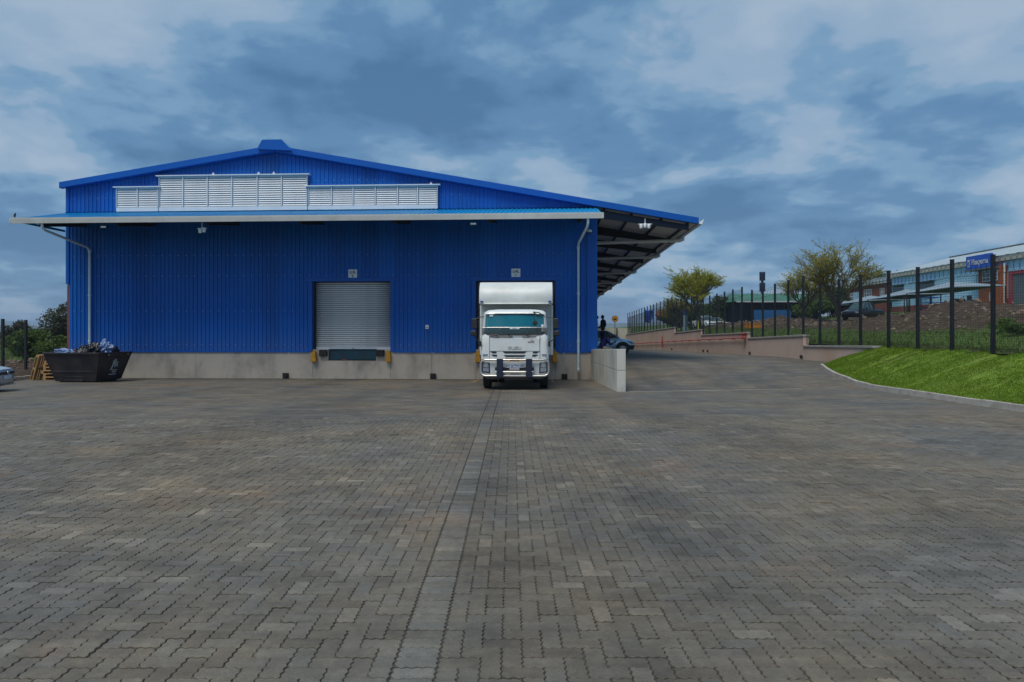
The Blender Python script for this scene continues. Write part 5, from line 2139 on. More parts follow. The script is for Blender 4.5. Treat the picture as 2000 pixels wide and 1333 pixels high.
# ------------------------------------------------------------------ waste skip with bags, pallets
sx_, sy_ = -17.72, 28.6
sz_ = yard_z(sx_, sy_)
skip = tag(empty('waste_skip', (sx_, sy_, sz_), R(-4)), 'dark steel waste skip heaped with bin bags beside the warehouse', 'skip')
# local: long side faces -y
TLx, TWy, BLx, BWy, SH = 1.18, 1.02, 0.84, 0.78, 1.2


def sk(fx, fy, f, off=0.0):
    return (fx * (lerp(BLx, TLx, f) + off), fy * (lerp(BWy, TWy, f) + off), 0.06 + f * (SH - 0.06))


g = G()
th = 0.03
ob_ = [sk(-1, -1, 0), sk(1, -1, 0), sk(1, 1, 0), sk(-1, 1, 0)]
ot = [sk(-1, -1, 1), sk(1, -1, 1), sk(1, 1, 1), sk(-1, 1, 1)]
it = [sk(-1, -1, 1, -th), sk(1, -1, 1, -th), sk(1, 1, 1, -th), sk(-1, 1, 1, -th)]
ib = [tuple(list(sk(a_, b_, 0, -th)[:2]) + [0.1]) for a_, b_ in ((-1, -1), (1, -1), (1, 1), (-1, 1))]
vs = ob_ + ot + it + ib
fs = [(3, 2, 1, 0), (12, 13, 14, 15)]
for i in range(4):
    j = (i + 1) % 4
    fs += [(i, j, 4 + j, 4 + i), (4 + i, 4 + j, 8 + j, 8 + i), (8 + i, 8 + j, 12 + j, 12 + i)]
g.add(vs, fs)
g.obj('tub', SKIP, skip)
g = G()
c4 = [sk(-1, -1, 1, 0.02), sk(1, -1, 1, 0.02), sk(1, 1, 1, 0.02), sk(-1, 1, 1, 0.02)]
for i in range(4):
    g.bar(Vector(c4[i]) + Vector((0, 0, 0.0)), Vector(c4[(i + 1) % 4]) + Vector((0, 0, 0.0)), 0.09, 0.07)
g.obj('rim', SKIP, skip, bevel=0.012)
g = G()
for fy in (-1,):
    for f in (0.35,):
        g.bar(Vector(sk(-0.9, -1, f, 0.012)), Vector(sk(0.9, -1, f, 0.012)), 0.02, 0.05)
    g.box(-0.45, 0.35, -BWy - 0.045, -BWy + 0.02, 0.06, 0.13)
    g.box(-0.45, 0.35, -BWy - 0.045, -BWy + 0.02, 0.22, 0.26)
g.bar(Vector(sk(1, -0.55, 0.82, 0.012)), Vector(sk(1, 0.65, 0.82, 0.012)), 0.02, 0.09)
for a_, b_ in ((-1, -1), (1, -1), (1, 1), (-1, 1)):
    g.bar(Vector(sk(a_, b_, 0.02, 0.005)), Vector(sk(a_, b_, 0.97, 0.005)), 0.05, 0.05)
for s in (-0.5, 0.5):
    g.box(-BLx, BLx, s - 0.06, s + 0.06, 0.0, 0.06)
g.obj('stiffeners', SKIP, skip, bevel=0.006)
g = G()
for s in (-1, 1):
    for yy in (-0.62, 0.62):
        g.lathe([(0.045, 0.0), (0.045, 0.14), (0.07, 0.14), (0.07, 0.17)] if s > 0 else [(0.045, 0.0), (0.045, -0.14), (0.07, -0.14), (0.07, -0.17)], (s * (TLx + 0.02), yy, SH - 0.10), axis='X', n=10)
g.obj('lifting_lugs', SKIP, skip)
# worn white brush mark and small print on the end plate, as far as it can be made out
g = G()
strokes = [((-0.16, 0.74), (-0.02, 0.38)), ((-0.02, 0.80), (-0.15, 0.36)), ((0.0, 0.72), (0.03, 0.48)), ((0.05, 0.78), (0.07, 0.46)), ((0.10, 0.70), (0.11, 0.50)), ((0.15, 0.66), (0.23, 0.64)), ((0.15, 0.66), (0.17, 0.50)), ((0.17, 0.50), (0.25, 0.52)), ((0.15, 0.58), (0.22, 0.58)), ((-0.10, 0.66), (0.02, 0.58))]


def endp(a_, f):
    q = Vector(sk(1, 0, f, 0.006))
    return Vector((q.x, a_, q.z))


for (a0, f0), (a1, f1) in strokes:
    p0, p1 = endp(a0 + 0.1, f0), endp(a1 + 0.1, f1)
    g.bar(p0, p1, 0.004, 0.026)
for f, a0, a1 in ((0.36, 0.06, 0.34), (0.29, 0.08, 0.34), (0.21, -0.08, 0.34)):
    a_ = a0
    while a_ < a1:
        g.bar(endp(a_, f), endp(a_ + 0.028, f + 0.004), 0.004, 0.03)
        a_ += 0.045
g.obj('painted_mark', SIGNWHITE, skip)


def crumple(name, label, c, r, m, seed, squash=(1, 1, 1), sub=5, rough=0.35, freq=2.3):
    bm = bmesh.new()
    bmesh.ops.create_icosphere(bm, subdivisions=sub, radius=1)
    for v in bm.verts:
        p = v.co.copy()
        k = 1 + rough * mnoise.fractal(p * freq + Vector((seed, seed * 1.7, 0)), 1, 2, 6) - 0.16 * abs(mnoise.noise(p * freq * 2.5 + Vector((seed, 0, 3)))) - 0.10 * abs(mnoise.noise(p * freq * 6 + Vector((0, seed, 3))))
        v.co = Vector((p.x * squash[0], p.y * squash[1], p.z * squash[2])) * r * k
    me_ = bpy.data.meshes.new(name)
    bm.to_mesh(me_)
    bm.free()
    me_.materials.append(m)
    me_.polygons.foreach_set('use_smooth', [True] * len(me_.polygons))
    o = bpy.data.objects.new(name, me_)
    o.location = c
    COL.objects.link(o)
    tag(o, label, 'rubbish bag', 'bags heaped in the skip')
    return o


def skp(x, y, z):
    v = skip.matrix_basis @ Vector((x, y, z)) if False else Vector((sx_ + x * math.cos(R(-4)) - y * math.sin(R(-4)), sy_ + x * math.sin(R(-4)) + y * math.cos(R(-4)), sz_ + z))
    return v


crumple('bin_bag', 'shiny black bin bag left of the middle of the skip heap', skp(-0.10, 0.0, 1.16), 0.36, BAGBLACK, 1.0)
crumple('bin_bag', 'tallest black bin bag beside the pale blue plastic sheet', skp(0.42, -0.15, 1.24), 0.40, BAGBLACK, 2.3)
crumple('bin_bag', 'black bin bag sunk low at the front of the skip', skp(0.18, -0.42, 1.08), 0.34, BAGBLACK, 3.1)
crumple('bin_bag', 'black bin bag at the far right corner of the skip', skp(0.72, 0.35, 1.10), 0.36, BAGBLACK, 4.4)
crumple('bin_bag', 'flat black bin bag behind the pale plastic sheet at left', skp(-0.65, 0.1, 1.10), 0.34, BAGBLACK, 5.2, (1.2, 1, 0.7))
crumple('plastic_sheet', 'crumpled pale blue plastic sheet on top of the skip heap', skp(0.78, -0.10, 1.36), 0.30, BAGBLUE, 6.0, (1.0, 0.7, 1.1), rough=0.6)
crumple('plastic_sheet', 'pale plastic sheet lying along the left rim of the skip', skp(-0.80, -0.35, 1.20), 0.26, BAGBLUE, 7.0, (1.6, 0.8, 0.6), rough=0.6)
crumple('paper_scrap', 'small white paper scrap between the black bin bags', skp(0.02, -0.15, 1.40), 0.075, SIGNWHITE, 8.0, (1.3, 0.6, 0.8), sub=2, rough=0.6)

# filler of rubbish inside the skip
g = G()
rows = [[(lerp(-1.05, 1.05, i / 10), lerp(-0.9, 0.9, j / 8), 0.95 + 0.1 * mnoise.noise(Vector((i * 0.6, j * 0.7, 2)))) for i in range(11)] for j in range(9)]
g.grid(rows)
f_ = g.obj('rubbish_layer', BAGBLACK, skip, fix=False)

plank_me = {}


def pallet(name, label, loc, rot, group='wooden pallets behind the skip'):
    o = tag(empty(name, loc), label, 'pallet', group)
    o.rotation_euler = rot
    if not plank_me:
        q = G()
        q.box(-0.6, 0.6, -0.05, 0.05, 0, 0.022)
        plank_me['top'] = q.mesh('board', WOOD)
        q = G()
        q.box(-0.05, 0.05, -0.5, 0.5, 0, 0.095)
        plank_me['run'] = q.mesh('bearer', WOOD)
    for k in range(7):
        inst(plank_me['top'], 'board', o, (0, -0.45 + 0.15 * k, 0.118))
    for k in range(3):
        inst(plank_me['top'], 'board', o, (0, -0.45 + 0.45 * k, 0.0))
        inst(plank_me['run'], 'bearer', o, (-0.55 + 0.55 * k, 0, 0.0225))
    return o


px0, py0 = -19.8, 30.2
pz0 = yard_z(px0, py0)
for k in range(6):
    ordn = ['bottom', 'second', 'third', 'fourth', 'fifth', 'topmost'][k]
    pallet('pallet', '%s wooden pallet of the stack behind the skip' % (ordn if k in (0, 5) else ordn + ' lowest'), (px0 + random.uniform(-0.05, 0.05), py0 + random.uniform(-0.06, 0.06), pz0 + 0.142 * k), (0, 0, R(random.uniform(-8, 8))))
pallet('pallet', 'wooden pallet leaning upright against the left end of the stack', (px0 - 0.88, py0 - 0.1, pz0 + 0.50), (R(0), R(-76), R(4)))

# ------------------------------------------------------------------ people by the ramp
CLOTH = {n: mat(n, c, tuple(x * 0.75 for x in c), scale=5, rough=0.85, bump=0.3, bscale=12) for n, c in {
    'dark_green_cloth': (0.018, 0.034, 0.036), 'navy_cloth': (0.014, 0.018, 0.11), 'beige_cloth': (0.42, 0.38, 0.30), 'white_cloth': (0.60, 0.62, 0.66), 'pale_jeans': (0.22, 0.32, 0.48), 'dark_trousers': (0.02, 0.022, 0.045), 'red_cap': (0.40, 0.03, 0.03)}.items()}


def skinned(name, verts, edges, radii, m, parent, root=0, sub=2):
    me_ = bpy.data.meshes.new(name)
    me_.from_pydata(verts, edges, [])
    o = bpy.data.objects.new(name, me_)
    COL.objects.link(o)
    o.parent = parent
    md = o.modifiers.new('skin', 'SKIN')
    md.use_smooth_shade = True
    sv_ = me_.skin_vertices[0].data
    for i, r_ in enumerate(radii):
        sv_[i].radius = r_ if isinstance(r_, tuple) else (r_, r_)
        sv_[i].use_root = (i == root)
    ss = o.modifiers.new('subdivision', 'SUBSURF')
    ss.levels = ss.render_levels = sub
    me_.materials.append(m)
    return o


def head(parent, c, face, hair_m, cap=None, tilt=0.0):
    """a head about 23 cm tall looking along the unit vector face (xy)"""
    c = Vector(c)
    f = Vector((face[0], face[1], -tilt)).normalized()
    sd = f.cross(Vector((0, 0, 1))).normalized()
    up = sd.cross(f)
    M_ = Matrix((sd, f, up)).transposed()
    bm = bmesh.new()
    bmesh.ops.create_icosphere(bm, subdivisions=3, radius=1)
    for v in bm.verts:
        p = v.co.copy()
        x, y, z = p.x * 0.075, p.y * 0.095, p.z * 0.115
        if z < 0:
            x *= 1 - 0.35 * (-z / 0.115) ** 1.5
            y *= 1 - 0.15 * (-z / 0.115)
        if y > 0.07 and abs(x) < 0.02 and -0.035 < z < 0.015:
            y += 0.018
        if y > 0.06 and 0.008 < z < 0.03 and 0.015 < abs(x) < 0.045:
            y -= 0.01
        if y > 0.06 and abs(x) < 0.03 and -0.07 < z < -0.05:
            y += 0.006
        v.co = c + M_ @ Vector((x, y, z))
    me_ = bpy.data.meshes.new('head')
    bm.to_mesh(me_)
    bm.free()
    me_.materials.append(SKIN)
    me_.polygons.foreach_set('use_smooth', [True] * len(me_.polygons))
    o = bpy.data.objects.new('head', me_)
    COL.objects.link(o)
    o.parent = parent
    for s in (-1, 1):
        g_ = G()
        g_.obox(c + M_ @ Vector((s * 0.077, -0.005, 0.0)), (0.016, 0.035, 0.055), M_)
        g_.obj('ear', SKIN, o, bevel=0.006)
        g_ = G()
        g_.lathe([(0.004, -0.004), (0.011, 0.0), (0.004, 0.004)], c + M_ @ Vector((s * 0.03, 0.084, 0.02)), n=8)
        g_.obj('eye', INK, o)
    g_ = G()
    g_.obox(c + M_ @ Vector((0, 0.088, -0.05)), (0.045, 0.006, 0.007), M_)
    g_.obj('mouth', INK, o)
    bm = bmesh.new()
    bmesh.ops.create_icosphere(bm, subdivisions=3, radius=1)
    kill = []
    for v in bm.verts:
        p = v.co.copy()
        if p.z < 0.12 and p.y > -0.35:
            kill.append(v)
            continue
        if p.z < -0.35:
            kill.append(v)
            continue
        k = 1.05 if cap is None else 1.10
        v.co = c + M_ @ Vector((p.x * 0.075 * k, p.y * 0.095 * k, p.z * 0.115 * k))
    bmesh.ops.delete(bm, geom=kill, context='VERTS')
    me_ = bpy.data.meshes.new('hair')
    bm.to_mesh(me_)
    bm.free()
    me_.materials.append(cap or hair_m)
    h = bpy.data.objects.new('hair' if cap is None else 'cap', me_)
    COL.objects.link(h)
    h.parent = parent
    if cap is not None:
        g_ = G()
        g_.obox(c + M_ @ Vector((0, 0.135, 0.035)), (0.12, 0.10, 0.012), M_)
        g_.obj('cap_peak', cap, h, bevel=0.005)
    return o


def hand(parent, wrist, dirv, palm_n):
    d_ = Vector(dirv).normalized()
    n_ = Vector(palm_n).normalized()
    s_ = d_.cross(n_).normalized()
    w_ = Vector(wrist)
    verts = [w_, w_ + d_ * 0.045, w_ + d_ * 0.085]
    edges = [(0, 1), (1, 2)]
    rad = [0.024, (0.036, 0.018), (0.038, 0.016)]
    for k, (off, ln) in enumerate(((-0.03, 0.065), (-0.01, 0.078), (0.01, 0.074), (0.03, 0.058))):
        b0 = w_ + d_ * 0.09 + s_ * off
        i = len(verts)
        verts += [b0, b0 + d_ * ln * 0.5 + n_ * 0.012, b0 + d_ * ln * 0.85 + n_ * 0.035]
        edges += [(2, i), (i, i + 1), (i + 1, i + 2)]
        rad += [0.0095, 0.009, 0.008]
    i = len(verts)
    b0 = w_ + d_ * 0.035 + s_ * 0.035
    verts += [b0, b0 + d_ * 0.035 + s_ * 0.022 + n_ * 0.01, b0 + d_ * 0.06 + s_ * 0.022 + n_ * 0.025]
    edges += [(1, i), (i, i + 1), (i + 1, i + 2)]
    rad += [0.012, 0.010, 0.009]
    return skinned('hand', [tuple(v) for v in verts], edges, rad, SKIN, parent, 1, 1)


HAIR = mat('black_hair', (0.006, 0.005, 0.005), (0.010, 0.009, 0.008), scale=40, rough=0.8)


def standing(loc, rz, label, top_m, leg_m, cap=None, arms='down'):
    o = tag(empty('person', loc, rz), label, 'person')
    # faces -y in its own frame; 1.76 m tall
    V_ = [(0, 0, 0.93), (0, 0.0, 1.10), (0, 0.01, 1.30), (0, 0.02, 1.45), (0, 0.01, 1.54)]
    E_ = [(0, 1), (1, 2), (2, 3), (3, 4)]
    R_ = [(0.165, 0.115), (0.155, 0.105), (0.185, 0.12), (0.13, 0.085), (0.055, 0.055)]
    for s in (-1, 1):
        i = len(V_)
        if arms == 'front':
            V_ += [(s * 0.19, 0.02, 1.44), (s * 0.25, 0.03, 1.18), (s * 0.20, -0.18, 1.08)]
        else:
            V_ += [(s * 0.19, 0.02, 1.44), (s * 0.26, 0.04, 1.17), (s * 0.26, -0.04, 0.93)]
        E_ += [(3, i), (i, i + 1), (i + 1, i + 2)]
        R_ += [0.068, 0.054, 0.044]
    skinned('jacket', V_, E_, R_, top_m, o)
    V_ = [(0, 0, 0.95), (0.09, 0, 0.86), (0.10, -0.01, 0.48), (0.11, 0.02, 0.10), (-0.09, 0, 0.86), (-0.10, -0.03, 0.48), (-0.11, 0.0, 0.10)]
    skinned('trousers', V_, [(0, 1), (1, 2), (2, 3), (0, 4), (4, 5), (5, 6)], [(0.14, 0.11), 0.095, 0.07, 0.055, 0.095, 0.07, 0.055], leg_m, o)
    for s in (-1, 1):
        g_ = G()
        y0 = 0.02 if s > 0 else 0.0
        g_.hexa([(s * 0.11 - 0.048, y0 - 0.19, 0.0), (s * 0.11 + 0.048, y0 - 0.19, 0.0), (s * 0.11 + 0.045, y0 + 0.08, 0.0), (s * 0.11 - 0.045, y0 + 0.08, 0.0),
                 (s * 0.11 - 0.04, y0 - 0.17, 0.05), (s * 0.11 + 0.04, y0 - 0.17, 0.05), (s * 0.11 + 0.045, y0 + 0.08, 0.11), (s * 0.11 - 0.045, y0 + 0.08, 0.11)])
        g_.obj('shoe', RUBBER, o, bevel=0.02)
        if arms == 'front':
            hand(o, (s * 0.19, -0.20, 1.075), (-s * 0.2, -1, 0.1), (-s, 0, 0))
        else:
            hand(o, (s * 0.26, -0.05, 0.91), (0, -0.1, -1), (-s, 0, 0))
    skinned('neck', [(0, 0.01, 1.50), (0, 0.0, 1.60)], [(0, 1)], [0.055, 0.055], SKIN, o, 0, 1)
    head(o, (0, -0.015, 1.655), (0, -1), HAIR, cap)
    return o


pA = W(0.80, 6.6)
standing((pA.x, pA.y, 0.905), R(-70), 'man in dark jacket standing on the raised apron by the warehouse corner', CLOTH['dark_green_cloth'], CLOTH['dark_trousers'], None, 'front')
pB = W(0.52, 7.5)
standing((pB.x, pB.y, 0.905), R(80), 'person in white top and red cap half hidden by the warehouse corner', CLOTH['white_cloth'], CLOTH['pale_jeans'], CLOTH['red_cap'])

# the seated man: sits on the apron edge, legs over the side, bent over what he holds
pS = W(0.30, 1.3)
o = tag(empty('person', (pS.x, pS.y, 0.90), -A), 'man in navy top and beige trousers sitting bent forward on the apron edge', 'person')
V_ = [(0, 0, 0.14), (0.06, 0, 0.28), (0.17, 0, 0.44), (0.30, 0, 0.53), (0.39, -0.01, 0.575)]
E_ = [(0, 1), (1, 2), (2, 3), (3, 4)]
R_ = [(0.13, 0.16), (0.12, 0.16), (0.125, 0.18), (0.10, 0.12), (0.055, 0.055)]
for s in (-1, 1):
    i = len(V_)
    V_ += [(0.30, s * 0.19, 0.50), (0.42, s * 0.25, 0.27), (0.56, s * 0.12, 0.36)]
    E_ += [(3, i), (i, i + 1), (i + 1, i + 2)]
    R_ += [0.07, 0.056, 0.045]
skinned('top', V_, E_, R_, CLOTH['navy_cloth'], o)
V_ = [(0.0, 0, 0.125), (0.14, 0.11, 0.105), (0.44, 0.12, 0.10), (0.48, 0.12, -0.34), (0.14, -0.11, 0.105), (0.46, -0.13, 0.10), (0.50, -0.13, -0.34)]
skinned('trousers', V_, [(0, 1), (1, 2), (2, 3), (0, 4), (4, 5), (5, 6)], [0.125, 0.095, 0.075, 0.055, 0.095, 0.075, 0.055], CLOTH['beige_cloth'], o)
for s in (-1, 1):
    xx, yy = 0.49 + (0.01 if s < 0 else 0), s * 0.125
    g = G()
    g.hexa([(xx - 0.07, yy - 0.045, -0.46), (xx + 0.2, yy - 0.05, -0.46), (xx + 0.2, yy + 0.05, -0.46), (xx - 0.07, yy + 0.045, -0.46), (xx - 0.07, yy - 0.045, -0.35), (xx + 0.17, yy - 0.04, -0.41), (xx + 0.17, yy + 0.04, -0.41), (xx - 0.07, yy + 0.045, -0.35)])
    g.obj('shoe', RUBBER, o, bevel=0.02)
    hand(o, (0.57, s * 0.105, 0.37), (0.7, -s * 0.5, 0.3), (0, -s, 0.2))
skinned('neck', [(0.37, 0, 0.55), (0.44, 0, 0.63)], [(0, 1)], [0.052, 0.052], SKIN, o, 0, 1)
head(o, (0.47, 0, 0.675), (1, 0), HAIR, CLOTH['dark_trousers'], 0.6)
ph = tag(empty('phone', W(0.30 + 0.68, 1.3, 1.33), -A), 'small phone held by the seated man in the navy top', 'phone')
g = G()
g.obox((0, 0, 0), (0.012, 0.075, 0.15), Matrix.Rotation(R(25), 3, 'Y'))
g.obj('case', BLACKP, ph, bevel=0.005)
g = G()
g.obox((-0.0075, 0, 0), (0.002, 0.068, 0.14), Matrix.Rotation(R(25), 3, 'Y'))
g.obj('screen', CARGLASS, ph)

# bird on the gutter end
bw_ = W(CL + 0.1, CV - 0.06, CEND + 0.03)
bird = tag(empty('bird', bw_, R(200)), 'small dark bird perched on the left end of the canopy gutter', 'bird')
skinned('bird_body', [(0, 0.10, 0.03), (0, 0.05, 0.085), (0, 0.0, 0.12), (0, -0.035, 0.175), (0, -0.05, 0.215), (0, -0.085, 0.21), (0.018, 0.01, 0.07), (0.02, 0.0, 0.005), (-0.018, 0.01, 0.07), (-0.02, 0.0, 0.005)],
        [(0, 1), (1, 2), (2, 3), (3, 4), (4, 5), (1, 6), (6, 7), (1, 8), (8, 9)], [0.014, 0.035, 0.045, 0.03, 0.026, 0.006, 0.012, 0.005, 0.012, 0.005], HAIR, bird, 2)

# ------------------------------------------------------------------ neighbours: long sky-blue hall on the right
B = R(2.15)
hall = tag(empty('blue_hall', (55.5, 0, 0), -B), 'long sky blue hall with white striped roof, brick entrance and blue sign', 'building')
SKYBLUE = mat('sky_blue_cladding', (0.42, 0.68, 0.86), (0.37, 0.63, 0.82), scale=0.4, rough=0.5)
CREAM = mat('cream_fascia', (0.48, 0.46, 0.38), (0.40, 0.385, 0.32), scale=0.8, rough=0.6)
POLY = mat('translucent_sheet', (0.55, 0.64, 0.66), (0.47, 0.56, 0.59), scale=0.5, rough=0.35)
GREYROOF = mat('grey_roof_sheet', (0.12, 0.15, 0.16), (0.10, 0.12, 0.13), scale=0.5, rough=0.5)
WINWHITE = mat('white_window_frame', (0.62, 0.64, 0.66), (0.55, 0.57, 0.6), scale=2, rough=0.5)
y0h, y1h, zb, ze = 60.0, 107.0, 4.3, 10.25
# ribbed wall, facing -x in the hall's frame
g = G()
y = y0h
pts = []
while y < y1h:
    pts += [(y, 0.0), (y + 0.3, 0.0), (y + 0.34, -0.04), (y + 0.44, -0.04), (y + 0.48, 0.0)]
    y += 0.5
pts.append((y1h, 0.0))
for (ya, xa), (yb, xb) in zip(pts, pts[1:]):
    g.quad((xa, ya, 5.75), (xb, yb, 5.75), (xb, yb, ze), (xa, ya, ze))
g.obj('cladding', SKYBLUE, hall, fix=False)
g = G()
g.box(-0.06, 0.25, y0h, y1h, zb - 1, 5.75)
g.box(0.3, 18, y1h - 0.2, y1h, zb - 1, 11)
g.box(0.3, 18, y0h, y0h + 0.2, zb - 1, 11)
g.obj('brick_plinth', BRICK_RED, hall)
g = G()
g.box(-0.45, 0.1, y0h - 0.3, y1h + 0.3, ze, ze + 0.62)
g.obj('fascia', CREAM, hall)
k = 0
y = y0h
while y < y1h:
    for w_, m_ in ((1.25, POLY), (0.6, GREYROOF)):
        g = G()
        g.hexa([(-0.5, y, ze + 0.6), (-0.5, y + w_ - 0.01, ze + 0.6), (9, y + w_ - 0.01, ze + 3.1), (9, y, ze + 3.1), (-0.5, y, ze + 0.68), (-0.5, y + w_ - 0.01, ze + 0.68), (9, y + w_ - 0.01, ze + 3.18), (9, y, ze + 3.18)])
        g.obj('roof_sheet', m_, hall)
        y += w_
g = G()
g.hexa([(9.02, y0h, ze + 3.1), (9.02, y1h, ze + 3.1), (18, y1h, ze + 0.6), (18, y0h, ze + 0.6), (9.02, y0h, ze + 3.2), (9.02, y1h, ze + 3.2), (18, y1h, ze + 0.7), (18, y0h, ze + 0.7)])
g.obj('back_roof', GREYROOF, hall)
g = G()
g.box(8.8, 9.2, y0h - 0.1, y1h + 0.2, ze + 3.19, ze + 3.34)
g.obj('ridge_cap', GREYROOF, hall)
# windows with thin awnings
def hall_window(ya, yb, za, zc_, awn=True):
    g_ = G()
    g_.box(-0.05, 0.1, ya, yb, za, zc_)
    wnd = g_.obj('window', CARGLASS, hall)
    g_ = G()
    for q in range(4):
        zq = lerp(za, zc_, q / 3)
        g_.box(-0.08, -0.052, ya, yb, zq - 0.04, zq + 0.04)
    g_.obj('frame', GREYROOF, wnd)
    if awn:
        g_ = G()
        g_.hexa([(-1.3, ya - 0.3, zc_ + 0.05), (-0.05, ya - 0.3, zc_ + 0.22), (-0.05, yb + 0.3, zc_ + 0.22), (-1.3, yb + 0.3, zc_ + 0.05), (-1.3, ya - 0.3, zc_ + 0.14), (-0.05, ya - 0.3, zc_ + 0.31), (-0.05, yb + 0.3, zc_ + 0.31), (-1.3, yb + 0.3, zc_ + 0.14)])
        g_.obj('awning', STEEL_BLUE, hall)


hall_window(103.6, 106.6, 7.7, 8.8)
hall_window(95.6, 99.4, 7.4, 8.8)
# brick entrance block
ent = G()
ent.box(-0.7, 0.3, 80.7, 84.9, zb - 1, 9.7)
ent.obj('entrance_block', BRICK_ORANGE, hall)


def white_window(ya, yb, za, zc_, x, cols, rows_, parent=None):
    g_ = G()
    g_.box(x - 0.03, x, ya, yb, za, zc_)
    wnd = g_.obj('window', CARGLASS, parent or hall)
    g_ = G()
    for q in range(cols + 1):
        yy = lerp(ya, yb, q / cols)
        g_.box(x - 0.09, x - 0.032, yy - 0.05, yy + 0.05, za - 0.06, zc_ + 0.06)
    for q in range(rows_ + 1):
        zq = lerp(za, zc_, q / rows_)
        g_.box(x - 0.085, x - 0.034, ya - 0.05, yb + 0.05, zq - 0.045, zq + 0.045)
    g_.obj('frame', WINWHITE, wnd)


white_window(81.3, 84.0, 8.0, 9.3, -0.7, 4, 3)
white_window(81.9, 82.7, 5.6, 6.5, -0.7, 2, 2)
g = G()
g.box(-0.9, 0.05, 74.2, 78.9, zb - 1, 8.7)
dr_ = g.obj('roller_entrance', GREYROOF, hall)
g = G()
g.box(-1.0, -0.88, 78.5, 79.1, zb - 1, 8.8)
g.box(-1.0, -0.88, 74.0, 78.5, 8.4, 8.8)
g.obj('red_frame', RED, dr_)
g = G()
g.tube([(-0.55, 80.4, 9.9), (-0.55, 80.4, 5)], 0.09, 6)
g.obj('downpipe', WINWHITE, hall)
# sign board
sg = tag(empty('sign_board', (55.5 + math.sin(B) * 83.6 - 1.6, 83.6, 10.42), -B), 'blue sign board reading Husqvarna with a white crown mark on the hall', 'sign')
SIGNBLUE = mat('sign_blue', (0.006, 0.085, 0.50), (0.006, 0.078, 0.46), rough=0.4)
g = G()
g.box(0.0, 0.35, -2.3, 2.3, -0.8, 0.8)
g.obj('board', SIGNBLUE, sg)
text('lettering', 'Husqvarna', 1.0, WINWHITE, (-0.02, -0.38, -0.02), (R(90), 0, R(-90)), sg, 0.01, sx=0.72, bold=0.012)
g = G()
yc = 1.72
for a_, b_ in (((-0.16, -0.42), (-0.16, 0.1)), ((0.16, -0.42), (0.16, 0.1)), ((-0.16, -0.16), (0.16, -0.16)), ((-0.24, -0.45), (0.24, -0.45)), ((-0.24, 0.12), (-0.3, 0.34)), ((0.24, 0.12), (0.3, 0.34)), ((0, 0.14), (0, 0.42)), ((-0.24, 0.12), (0.24, 0.12)), ((-0.3, 0.34), (-0.12, 0.18)), ((-0.12, 0.18), (0, 0.42)), ((0, 0.42), (0.12, 0.18)), ((0.12, 0.18), (0.3, 0.34))):
    g.bar((-0.02, yc + a_[0], a_[1]), (-0.02, yc + b_[0], b_[1]), 0.02, 0.07)
g.obj('crown_mark', WINWHITE, sg)
g = G()
g.box(-0.15, 1.7, -2.5, 2.5, -1.02, -0.86)
g.obj('ledge', GREYROOF, sg)

# red brick office wing
off = tag(empty('brick_office', (55.5 + math.sin(B) * 118, 118, 0), -B), 'red brick office wing with white windows beyond the blue hall', 'building')
g = G()
g.box(-0.2, 12, -10.7, 11, 3.2, 9.6)
g.obj('wall', BRICK_RED, off)
g = G()
g.box(-0.6, 12.4, -10.8, 11.4, 9.6, 9.95)
g.obj('fascia', WINWHITE, off)
g = G()
g.hexa([(-0.7, -10.8, 9.95), (12.5, -10.8, 9.95), (12.5, 11.4, 9.95), (-0.7, 11.4, 9.95), (5.9, -10.8, 11.6), (6.1, -10.8, 11.6), (6.1, 11.4, 11.6), (5.9, 11.4, 11.6)])
g.obj('roof', GREYROOF, off)
for ya, yb, za, zc_ in ((-9.2, -7.9, 7.2, 8.8), (-5.0, -2.6, 7.0, 8.9), (1.0, 2.6, 6.9, 8.6), (6.5, 7.8, 6.9, 8.5), (-5.0, -2.6, 4.4, 5.9), (2.5, 4.5, 4.2, 5.9), (7.5, 9.0, 4.3, 5.7)):
    white_window(ya, yb, za, zc_, -0.2, 3, 3, off)
g = G()
for yy in (-1.3, -0.3, 0.5):
    g.box(-0.5, -0.2, yy, yy + 0.4, 6.6, 8.7)
g.obj('pilasters', SKYBLUE, off)

# shade-net carports in front of the hall
NET = mat('shade_net', (0.25, 0.33, 0.39), (0.21, 0.28, 0.34), scale=1.5, rough=0.8)
for i, (yc_, ln, zc_, xx, lab) in enumerate(((71.5, 8.5, 6.25, 46.2, 'pale shade net carport nearest the brick entrance of the hall'), (80.5, 8.6, 6.0, 46.6, 'middle pale shade net carport between the heaps and the hall'), (89.5, 8.8, 5.75, 47.0, 'pale shade net carport in front of the far end of the hall'), (98.5, 8.4, 5.55, 47.4, 'farthest pale shade net carport in front of the brick office'))):
    cp = tag(empty('carport', (xx, yc_, 0), -B), lab, 'carport', 'shade net carports')
    g = G()
    h = ln / 2
    a4 = [(-2.6, -h, zc_), (2.6, -h, zc_ + 0.15), (2.6, h, zc_ - 0.05), (-2.6, h, zc_ - 0.15)]
    pk = (0.2, 0.6, zc_ + 0.85)
    vs = a4 + [pk] + [(p[0], p[1], p[2] - 0.06) for p in a4] + [(pk[0], pk[1], pk[2] - 0.06)]
    fs = []
    for q in range(4):
        fs += [(q, (q + 1) % 4, 4), ((q + 1) % 4 + 5, q + 5, 9), (q, q + 5, (q + 1) % 4 + 5, (q + 1) % 4)]
    g.add(vs, fs)
    g.obj('shade_net', NET, cp)
    for px_, py_, pz_ in a4:
        g = G()
        gx = xx + px_
        g.tube([(px_ * 0.98, py_ * 0.98, up_z(gx, yc_ + py_) - 0.1), (px_ * 0.98, py_ * 0.98, pz_)], 0.06, 6)
        g.obj('post', STEEL, cp)

